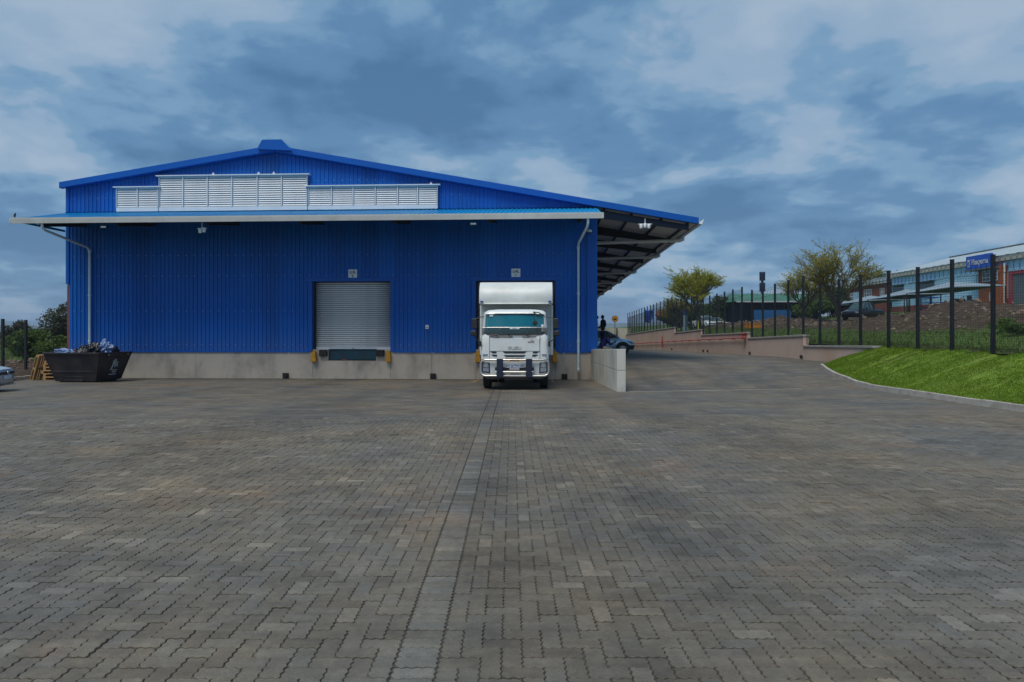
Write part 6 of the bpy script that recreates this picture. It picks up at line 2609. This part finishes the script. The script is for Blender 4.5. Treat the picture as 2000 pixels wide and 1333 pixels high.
# small tractor and steel drum cage by the hall entrance
tr = tag(empty('tractor', (51.5, 78.2, up_z(51.5, 78.2)), R(-80)), 'small dark garden tractor parked before the brick entrance', 'tractor')
g = G()
g.box(-0.35, 0.35, -1.2, 0.2, 0.55, 1.1)
g.box(-0.3, 0.3, -1.25, -0.9, 0.4, 0.7)
g.obj('bonnet', BLACKCAR, tr, bevel=0.05)
g = G()
g.box(-0.3, 0.3, 0.5, 1.0, 0.8, 0.95)
g.box(-0.3, 0.3, 0.95, 1.1, 0.9, 1.5)
g.obj('seat', BLACKP, tr, bevel=0.04)
g = G()
g.tube([(0, 0.1, 1.0), (0, 0.3, 1.35)], 0.03, 6)
g.lathe([(0.2, 0), (0.22, 0.02), (0.2, 0.04)], (0, 0.3, 1.35), n=14)
g.obj('steering_wheel', BLACKP, tr)
g = G()
g.box(-0.55, 0.55, -1.0, 1.0, 0.42, 0.5)
g.obj('frame', STEEL, tr)
for s in (-1, 1):
    wheel(tr, s * 0.5, -0.8, 0.33, 0.22, s)
    wheel(tr, s * 0.55, 0.7, 0.5, 0.3, s)
cage = tag(empty('storage_rack', (50.3, 82.0, up_z(50.3, 82)), R(5)), 'dark blue open storage rack standing by the carport post', 'rack')
g = G()
for x in (-0.6, 0.6):
    for y in (-0.9, 0.9):
        g.box(x - 0.04, x + 0.04, y - 0.04, y + 0.04, 0, 2.2)
g.obj('uprights', STEEL_BLUE, cage)
for z in (0.3, 0.9, 1.5, 2.1):
    g = G()
    g.box(-0.65, 0.65, -0.95, 0.95, z, z + 0.08)
    g.obj('shelf', SIGNBLUE, cage)

# green-roofed building, mast
gb = tag(empty('green_roof_building', (35.5, 96, up_z(35.5, 96) - 0.3), R(0)), 'low building with green pitched roof and blue wall behind the trees', 'building')
GREENROOF = mat('green_roof_sheet', (0.06, 0.20, 0.13), (0.05, 0.165, 0.11), scale=0.6, rough=0.5)
zg0 = up_z(35.5, 96) - 0.3
ez, rz_ = 6.05 - zg0, 7.4 - zg0
g = G()
g.box(-4, 8.2, 1.5, 9, 0, ez)
g.obj('wall', DARK if False else STEEL_BLUE, gb)
g = G()
g.box(-2.6, 2.4, -3.3, -3.1, -0.6, 2.3)
g.obj('blue_wall', mat('blue_boarding', (0.012, 0.11, 0.32), (0.010, 0.095, 0.28), rough=0.6), gb)
g = G()
g.hexa([(-4.6, -2.2, ez), (8.6, -2.2, ez), (8.6, 9.5, ez), (-4.6, 9.5, ez), (-3.6, 3.6, rz_), (8.2, 3.6, rz_), (8.2, 3.8, rz_), (-3.6, 3.8, rz_)])
g.obj('roof', GREENROOF, gb)
g = G()
g.box(-4.7, 8.7, -2.3, -2.2, ez - 0.16, ez + 0.02)
g.obj('gutter', WINWHITE, gb)
for x in (-4, -1, 2, 5, 8):
    g = G()
    g.tube([(x, -2.0, -0.3), (x, -2.0, ez)], 0.07, 6)
    g.obj('post', STEEL, gb)
mast = tag(empty('cell_mast', (55.0, 150, 3)), 'slim dark cellular mast with antenna panels above the green roof', 'mast')
g = G()
g.lathe([(0.45, 0), (0.3, 9), (0.25, 11.8)], (0, 0, 0), n=10)
g.obj('pole', STEEL, mast)
for k in range(6):
    a_ = 2 * math.pi * k / 6
    for zz_ in (7.8, 10.2):
        g = G()
        g.obox((0.5 * math.cos(a_), 0.5 * math.sin(a_), zz_ + 0.9), (0.22, 0.22, 1.9), Matrix.Rotation(a_, 3, 'Z'))
        g.bar((0, 0, zz_ + 0.9), (0.5 * math.cos(a_), 0.5 * math.sin(a_), zz_ + 0.9), 0.08, 0.08)
        g.obj('antenna', STEEL_BLUE, mast)

# ------------------------------------------------------------------ far end of the ramp: gate, wall, signs
endw = tag(empty('end_wall', (14.5, 96, -0.4)), 'cream boundary wall with a dark gate frame at the far end of the ramp', 'wall')
g = G()
g.box(-3.2, 2.2, 0, 0.3, -0.4, 2.75)
g.obj('wall', mat('cream_plaster', (0.52, 0.50, 0.40), (0.44, 0.42, 0.34), scale=0.5, rough=0.85), endw)
g = G()
g.box(0.15, 0.3, -0.2, -0.05, 0, 2.75)
g.box(-3.2, 0.15, -0.2, -0.05, 1.75, 1.87)
g.obj('gate_frame', STEEL, endw)
g = G()
g.box(-5.0, -3.25, -0.2, 0.5, -0.4, 3.1)
g.obj('pillar', PLASTER, endw)
g = G()
for k in range(5):
    g.box(-5.4 + k * 0.55, -5.3 + k * 0.55, 4.0, 4.1, 0, 5.3 if k % 2 == 0 else 4.9)
g.obj('fence_posts', STEEL, endw)


def ground_at(x, y):
    return up_z(x, y) if x > fence_x(y) else yard_z(x, y)


def sign_post(name, label, px_, y, ztop, cat='sign'):
    x = (px_ - 1000) / 1333 * y
    zb_ = ground_at(x, y)
    o_ = tag(empty(name, (x, y, zb_)), label, cat)
    return o_, ztop - zb_


o, h = sign_post('round_sign', 'round yellow sign with a black vehicle symbol near the far gate', 1201, 78, 3.65)
g = G()
g.tube([(0, 0, 0), (0, 0, h)], 0.035, 8)
g.obj('pole', GREYROOF, o)
g = G()
g.lathe([(0.37, 0), (0.37, 0.02)], (0, -0.07, h - 0.36), axis='Y', n=28)
g.obj('rim', mat('sign_red', (0.45, 0.10, 0.02), rough=0.5), o)
g = G()
g.lathe([(0.325, 0), (0.325, 0.012)], (0, -0.084, h - 0.36), axis='Y', n=28)
g.obj('face', mat('sign_yellow', (0.72, 0.33, 0.012), (0.66, 0.30, 0.01), rough=0.5), o)
g = G()
hc = h - 0.38
g.prism([(-0.17, hc - 0.07), (0.17, hc - 0.07), (0.17, hc + 0.0), (0.10, hc + 0.01), (0.06, hc + 0.09), (-0.04, hc + 0.09), (-0.04, hc + 0.02), (-0.17, hc + 0.03)], lambda a_, b_, t_: (a_, t_, b_), -0.092, -0.086)
for x in (-0.09, 0.1):
    g.lathe([(0.045, 0), (0.045, 0.006)], (x, -0.092, hc - 0.085), axis='Y', n=12)
g.obj('vehicle_symbol', INK, o)

o, h = sign_post('warning_sign', 'triangular red and yellow warning sign on a post behind the fence', 1286.5, 78, 4.45)
g = G()
g.tube([(0, 0, 0), (0, 0, h)], 0.035, 8)
g.obj('pole', GREYROOF, o)
g = G()
g.prism([(-0.46, h - 0.82), (0.46, h - 0.82), (0, h)], lambda a_, b_, t_: (a_, t_, b_), -0.07, -0.05)
g.obj('rim', RED, o)
g = G()
g.prism([(-0.30, h - 0.74), (0.30, h - 0.74), (0, h - 0.22)], lambda a_, b_, t_: (a_, t_, b_), -0.08, -0.071)
g.obj('face', YELLOW, o)
g = G()
g.prism([(-0.06, h - 0.70), (0.06, h - 0.70), (0.07, h - 0.40), (-0.07, h - 0.40)], lambda a_, b_, t_: (a_, t_, b_), -0.088, -0.081)
g.obj('symbol', RED, o)

o, h = sign_post('totem_sign', 'grey blue totem sign with a dark rounded head behind the fence', 1338, 70, 4.1)
g = G()
g.box(-0.19, 0.19, -0.06, 0.06, 0, h - 0.5)
g.obj('panel', mat('totem_grey', (0.22, 0.32, 0.42), (0.19, 0.28, 0.38), rough=0.5), o)
g = G()
arc = [(0.27 * math.cos(R(a_)), h - 0.32 + 0.30 * math.sin(R(a_))) for a_ in range(0, 181, 20)]
g.prism([(0.27, h - 0.52)] + arc + [(-0.27, h - 0.52)], lambda a_, b_, t_: (a_, t_, b_), -0.09, 0.09)
g.obj('head', STEEL_BLUE, o)
g = G()
g.lathe([(0.12, 0), (0.12, 0.012)], (0, -0.105, h - 0.30), axis='Y', n=16)
g.obj('emblem', SIGNBLUE, o)

o, h = sign_post('blue_banner', 'drooping dark blue banner on a pole behind the far fence', 1268, 80, 4.5, 'banner')
g = G()
g.tube([(-0.5, 0, 0), (-0.5, 0, h)], 0.03, 8)
g.obj('pole', STEEL, o)
g = G()
rows = []
for k in range(9):
    f = k / 8
    rows.append([(-0.5 + 1.05 * j / 6 * (1 - 0.45 * max(0, f - 0.55) / 0.45), 0.08 * math.sin(j * 1.3 + f * 4), h - 0.1 - 1.5 * f + 0.05 * math.sin(j)) for j in range(7)])
g.grid(rows)
b_ = g.obj('cloth', SIGNBLUE, o, smooth=True, fix=False)
sd_ = b_.modifiers.new('thickness', 'SOLIDIFY')
sd_.thickness = 0.015

o, h = sign_post('marker_post', 'small bright yellow marker post on the grass by the white pickup', 1363, 66, 2.85, 'marker')
g = G()
g.lathe([(0.09, 0), (0.08, h * 0.7), (0.05, h), (0.01, h + 0.02)], (0, 0, 0), n=10)
g.obj('post', mat('marker_yellow', (0.60, 0.62, 0.02), (0.5, 0.52, 0.02), rough=0.5), o, smooth=True)

x_, y_ = (1472 - 1000) / 1333 * 56, 56
o = tag(empty('orange_barrier', (x_, y_, up_z(x_, y_)), R(5)), 'orange plastic barrier box standing on the grass behind the fence', 'barrier')
ORANGE = mat('orange_plastic', (0.60, 0.22, 0.015), (0.5, 0.18, 0.012), rough=0.6)
for (xa, ya, xb, yb) in ((-0.62, -0.4, 0.62, -0.4), (-0.62, 0.4, 0.62, 0.4), (-0.62, -0.4, -0.62, 0.4), (0.62, -0.4, 0.62, 0.4)):
    g = G()
    g.bar((xa, ya, 0.22), (xb, yb, 0.22), 0.04, 0.28)
    g.bar((xa, ya, 0.48), (xb, yb, 0.48), 0.04, 0.06)
    for f in (0.0, 1.0):
        xx, yy = lerp(xa, xb, f), lerp(ya, yb, f)
        g.box(xx - 0.03, xx + 0.03, yy - 0.03, yy + 0.03, 0, 0.52)
    g.obj('side_panel', ORANGE, o)

# ------------------------------------------------------------------ trees and shrubs
def leaf_mesh(name, centers, size, m, parent, flat=0.0, aspect=2.0):
    n = len(centers)
    C_ = np.array(centers)
    a_ = rng.normal(0, 1, (n, 3))
    a_[:, 2] *= (1 - flat)
    a_ /= np.linalg.norm(a_, axis=1)[:, None] + 1e-9
    b_ = rng.normal(0, 1, (n, 3))
    b_ -= (b_ * a_).sum(1)[:, None] * a_
    b_ /= np.linalg.norm(b_, axis=1)[:, None] + 1e-9
    sz = size * rng.uniform(0.6, 1.4, n)[:, None]
    v = np.zeros((n, 4, 3))
    v[:, 0] = C_ - a_ * sz
    v[:, 1] = C_ + b_ * sz / aspect
    v[:, 2] = C_ + a_ * sz
    v[:, 3] = C_ - b_ * sz / aspect
    me_ = bpy.data.meshes.new(name)
    me_.vertices.add(n * 4)
    me_.vertices.foreach_set('co', v.reshape(-1).astype(np.float32))
    me_.loops.add(n * 4)
    me_.loops.foreach_set('vertex_index', np.arange(n * 4, dtype=np.int32))
    me_.polygons.add(n)
    me_.polygons.foreach_set('loop_start', np.arange(0, n * 4, 4, dtype=np.int32))
    me_.polygons.foreach_set('loop_total', np.full(n, 4, dtype=np.int32))
    me_.materials.append(m)
    me_.update(calc_edges=True)
    o_ = bpy.data.objects.new(name, me_)
    COL.objects.link(o_)
    o_.parent = parent
    return o_


def thorn_tree(label, loc, H, seed, leaf_m, spread=0.62, dens=26, lean=(0, 0), group=None, levels=4, leaf=0.085):
    rd = random.Random(seed)
    o_ = tag(empty('thorn_tree', loc), label, 'tree', group)
    g_ = G()
    tips = []

    def grow(p, d, ln, r, lv):
        n = 4 if lv < 3 else 2
        pts_ = [p]
        dirs = [d]
        q = p.copy()
        dd = d.copy()
        for _ in range(n):
            up = 0.10 if lv < 3 else 0.02
            dd = (dd + Vector((rd.gauss(0, 0.11), rd.gauss(0, 0.11), rd.gauss(up, 0.05)))).normalized()
            q = q + dd * ln / n
            pts_.append(q.copy())
            dirs.append(dd.copy())
        rs = [r * (1 - 0.45 * i / n) for i in range(n + 1)]
        g_.tube(pts_, rs, 6 if lv < 2 else 4 if lv < 3 else 3, False)
        if lv >= levels - 1:
            tips.append((pts_, dd))
        if lv >= levels:
            return
        kids = (5, 6, 6, 5, 4, 3)[lv]
        ph0 = rd.uniform(0, 6.28)
        for k_ in range(kids):
            f = 1.0 if k_ == 0 else rd.uniform(0.55 if lv == 0 else 0.3, 1.0)
            i = min(n - 1, int(f * n))
            b0 = pts_[i].lerp(pts_[i + 1], f * n - i)
            ph_ = ph0 + 2.4 * k_ + rd.uniform(-0.4, 0.4)
            sp = spread * rd.uniform(0.75, 1.3) * (1.15 if lv == 0 else 1.0)
            side = Vector((math.cos(ph_), math.sin(ph_), 0))
            nd = (dirs[i] + side * sp).normalized()
            if nd.z < 0.12:
                nd.z = 0.12
                nd.normalize()
            grow(b0, nd, ln * (1.15 if lv == 0 else 0.66) * rd.uniform(0.8, 1.15), r * (0.5 if lv else 0.6), lv + 1)
    d0 = Vector((lean[0], lean[1], 1)).normalized()
    grow(Vector((0, 0, -0.1)), d0, H * 0.2, H * 0.015, 0)
    # scale the crown to the wanted height
    zmax = max(v[2] for v in g_.v)
    sc_ = H / zmax
    g_.v = [(x * sc_, y * sc_, z * sc_) for x, y, z in g_.v]
    g_.obj('trunk', BARK, o_, smooth=False, fix=False)
    cen = []
    for pts_, dd in tips:
        for _ in range(dens):
            a_ = rd.choice(pts_)
            b_ = rd.choice(pts_)
            t_ = rd.random()
            c_ = a_.lerp(b_, t_) * sc_
            cen.append((c_.x + rd.gauss(0, 0.09), c_.y + rd.gauss(0, 0.09), c_.z + rd.gauss(0, 0.05) + 0.02))
    leaf_mesh('crown', cen, leaf, leaf_m, o_, 0.5)
    return o_


ACACIA = leaf_mat('acacia_leaf', (0.21, 0.24, 0.024), (0.33, 0.34, 0.036), (0.43, 0.41, 0.06), 0.55)
ACACIA2 = leaf_mat('acacia_leaf_olive', (0.22, 0.22, 0.03), (0.34, 0.31, 0.04), (0.44, 0.39, 0.06), 0.55)
DARKLEAF = leaf_mat('dark_leaf', (0.034, 0.066, 0.022), (0.06, 0.10, 0.032), (0.10, 0.145, 0.045), 0.35)
MIDLEAF = leaf_mat('mid_leaf', (0.055, 0.105, 0.026), (0.10, 0.165, 0.038), (0.15, 0.21, 0.055), 0.4)
GREYLEAF = leaf_mat('grey_green_leaf', (0.05, 0.064, 0.046), (0.09, 0.105, 0.075), (0.15, 0.16, 0.12), 0.4)


def at_px(px_, y):
    x = (px_ - 1000) / 1333 * y
    return (x, y, ground_at(x, y) - 0.05)


thorn_tree('yellow green umbrella thorn tree behind the middle of the long fence', at_px(1369, 76), 7.4, 11, ACACIA, 0.85, 18, leaf=0.075)
thorn_tree('tall olive thorn tree between the green roof and the black pickup', at_px(1638, 63), 7.5, 5, ACACIA2, 0.74, 12, (0.04, 0), leaf=0.065)
thorn_tree('smaller sparse thorn tree left of the tall olive one', at_px(1566, 70), 5.9, 23, ACACIA, 0.74, 8, (-0.06, 0), leaf=0.065)
thorn_tree('far thorn tree whose flat crown shows above the brick office', at_px(1712, 132), 10.0, 31, MIDLEAF, 0.9, 12, leaf=0.13)
thorn_tree('low straggly thorn tree at the left edge of the fence trees', at_px(1318, 84), 4.8, 41, ACACIA2, 0.85, 8)


def bush(name, label, loc, rx, ry, h, n, m, seed, cat='shrub', group=None, leaf=0.09, stems=5, base=0.15, trunk_m=None, lobes=9):
    rd = random.Random(seed)
    o_ = tag(empty(name, loc), label, cat, group)
    lb_ = []
    for _ in range(lobes):
        a_ = rd.uniform(0, 6.283)
        q = math.sqrt(rd.random())
        zc_ = rd.uniform(base + 0.12, 0.82)
        k_ = 1 - 0.55 * abs(zc_ - 0.45)
        lb_.append((q * math.cos(a_) * rx * 0.62 * k_, q * math.sin(a_) * ry * 0.62 * k_, zc_ * h, rd.uniform(0.28, 0.5)))
    cen = []
    while len(cen) < n:
        x, y, z, r_ = rd.choice(lb_)
        u_ = Vector((rd.gauss(0, 1), rd.gauss(0, 1), rd.gauss(0, 1)))
        u_.normalize()
        rr_ = r_ * rd.uniform(0.45, 1.0) ** 0.5 * (1 + 0.3 * mnoise.noise(u_ * 2 + Vector((x, y, z))))
        p = (x + u_.x * rr_ * rx, y + u_.y * rr_ * ry, z + u_.z * rr_ * h * 0.55)
        if p[2] > 0.03:
            cen.append(p)
    leaf_mesh('crown', cen, leaf, m, o_, 0.0)
    g_ = G()
    for k_ in range(stems):
        x, y, z, r_ = lb_[k_ % len(lb_)]
        g_.tube([(rd.gauss(0, 0.06) * rx, rd.gauss(0, 0.06) * ry, -0.1), (x * 0.45, y * 0.45, z * 0.5), (x, y, z)], [0.02 * h, 0.014 * h, 0.006 * h], 5, False)
    g_.obj('trunk', trunk_m or BARK_DARK, o_, fix=False)
    return o_


# left of the warehouse
bush('tree', 'tall grey green gum tree beside the brick corner of the warehouse', (-26.6, 40.5, left_z(-26.6, 40.5)), 1.2, 1.2, 3.4, 3600, GREYLEAF, 3, 'tree', None, 0.085, 6, 0.1, None, 13)
bush('shrub', 'leafy green shrub right of the second post of the corner fence', (-27.0, 37.9, left_z(-27, 37.9)), 1.5, 1.2, 1.95, 3600, MIDLEAF, 6, 'shrub', None, 0.10)
bush('shrub', 'low bright green shrub at the foot of the gum tree', (-25.0, 37.2, left_z(-25, 37.2)), 1.3, 0.9, 1.5, 2600, MIDLEAF, 8, 'shrub', None, 0.08)
bush('shrub', 'dark shrub behind the gap between the two left fence posts', (-33.0, 45.5, left_z(-33, 45.5)), 1.4, 1.2, 1.35, 2600, DARKLEAF, 12, 'shrub', None, 0.10)
bush('shrub', 'dark reddish shrub behind the leftmost fence post', (-36.3, 50, left_z(-36.3, 50)), 1.0, 1.2, 2.2, 2000, GREYLEAF, 14, 'shrub', None, 0.1)
bush('shrub', 'wide green thicket far behind the corner fence', (-46, 66, left_z(-46, 66)), 6.0, 2.5, 1.1, 4200, DARKLEAF, 16, 'shrub', None, 0.16)
# behind the right-hand fence
dk = [(1428, 100, 3.4, 2.6, 4.4, 'large dark tree left of the green roofed building', 51), (1350, 99, 3.6, 2.4, 3.9, 'dark tree filling the gap beneath the yellow green thorn tree', 53),
      (1393, 101, 3.2, 2.4, 3.8, 'dark tree directly behind the white pickup', 54), (1308, 98, 2.6, 2.0, 3.2, 'dark low tree behind the triangular warning sign', 55), (1590, 92, 3.4, 2.4, 4.0, 'dark tree behind the smaller sparse thorn tree', 56), (1625, 100, 3.6, 2.6, 4.4, 'dark tree beneath the tall olive thorn tree', 57)]
for px_, y, rx, ry, h, lab, sd in dk:
    bush('tree', lab, at_px(px_, y), rx, ry, h, 5200, DARKLEAF if sd % 2 else MIDLEAF, sd, 'tree', 'dark trees behind the fence', 0.17, 6)
bush('hedge', 'low green hedge above the cream end wall', (13.0, 100, ground_at(13.0, 100)), 4.0, 1.0, 2.7, 3600, MIDLEAF, 71, 'hedge', None, 0.12, 8)
for px_, y, lab, sd in ((1990, 24.5, 'scruffy weed clump at the fence foot on the far right', 61), (1962, 26, 'small weed clump behind the rightmost fence post', 62)):
    x = (px_ - 1000) / 1333 * y
    bush('weed', lab, (x, y, up_z(x, y)), 0.7, 0.6, 0.55, 900, MIDLEAF, sd, 'weed', 'weeds at the fence', 0.05, 4)

# tufts on the left bank
pts = []
for k in range(9000):
    x, y = rng.uniform(-45, -22.5), rng.uniform(35.0, 58)
    if y < 36.6 and rng.uniform() < 0.7:
        continue
    pts.append((x, y, left_z(x, y) - 0.01))
blades('bank_weeds', pts, 0.06, 0.3, 0.022, DRY, 'rough grass on the slope behind the corner fence')
g = G()
for k in range(160):
    x, y = rng.uniform(-27, -22.3), rng.uniform(32.5, 36.5)
    sz = min(0.13, 0.03 + rng.exponential(0.03))
    v = iv * rng.uniform(0.6, 1.3, iv.shape) * sz + np.array([x, y, left_z(x, y) + sz * 0.2])
    g.add([tuple(q) for q in v], if_)
tag(g.obj('clods', ROCK, fix=False), 'clods of brown earth at the foot of the corner fence', None, None, 'stuff')

# the air: far hills fade to blue
HZ = bpy.data.materials.new('haze')
HZ.use_nodes = True
t = HZ.node_tree
t.nodes.remove(t.nodes['Principled BSDF'])
pv = N(t, 'ShaderNodeVolumePrincipled')
pv.inputs['Color'].default_value = (0.62, 0.78, 1.0, 1)
pv.inputs['Density'].default_value = 0.00022
pv.inputs['Anisotropy'].default_value = 0.0
t.links.new(pv.outputs[0], t.nodes['Material Output'].inputs['Volume'])
g = G()
g.box(-6100, 6100, -6100, 6100, -2.5, 110)
hz_ = g.obj('haze', HZ)
hz_['kind'] = 'stuff'
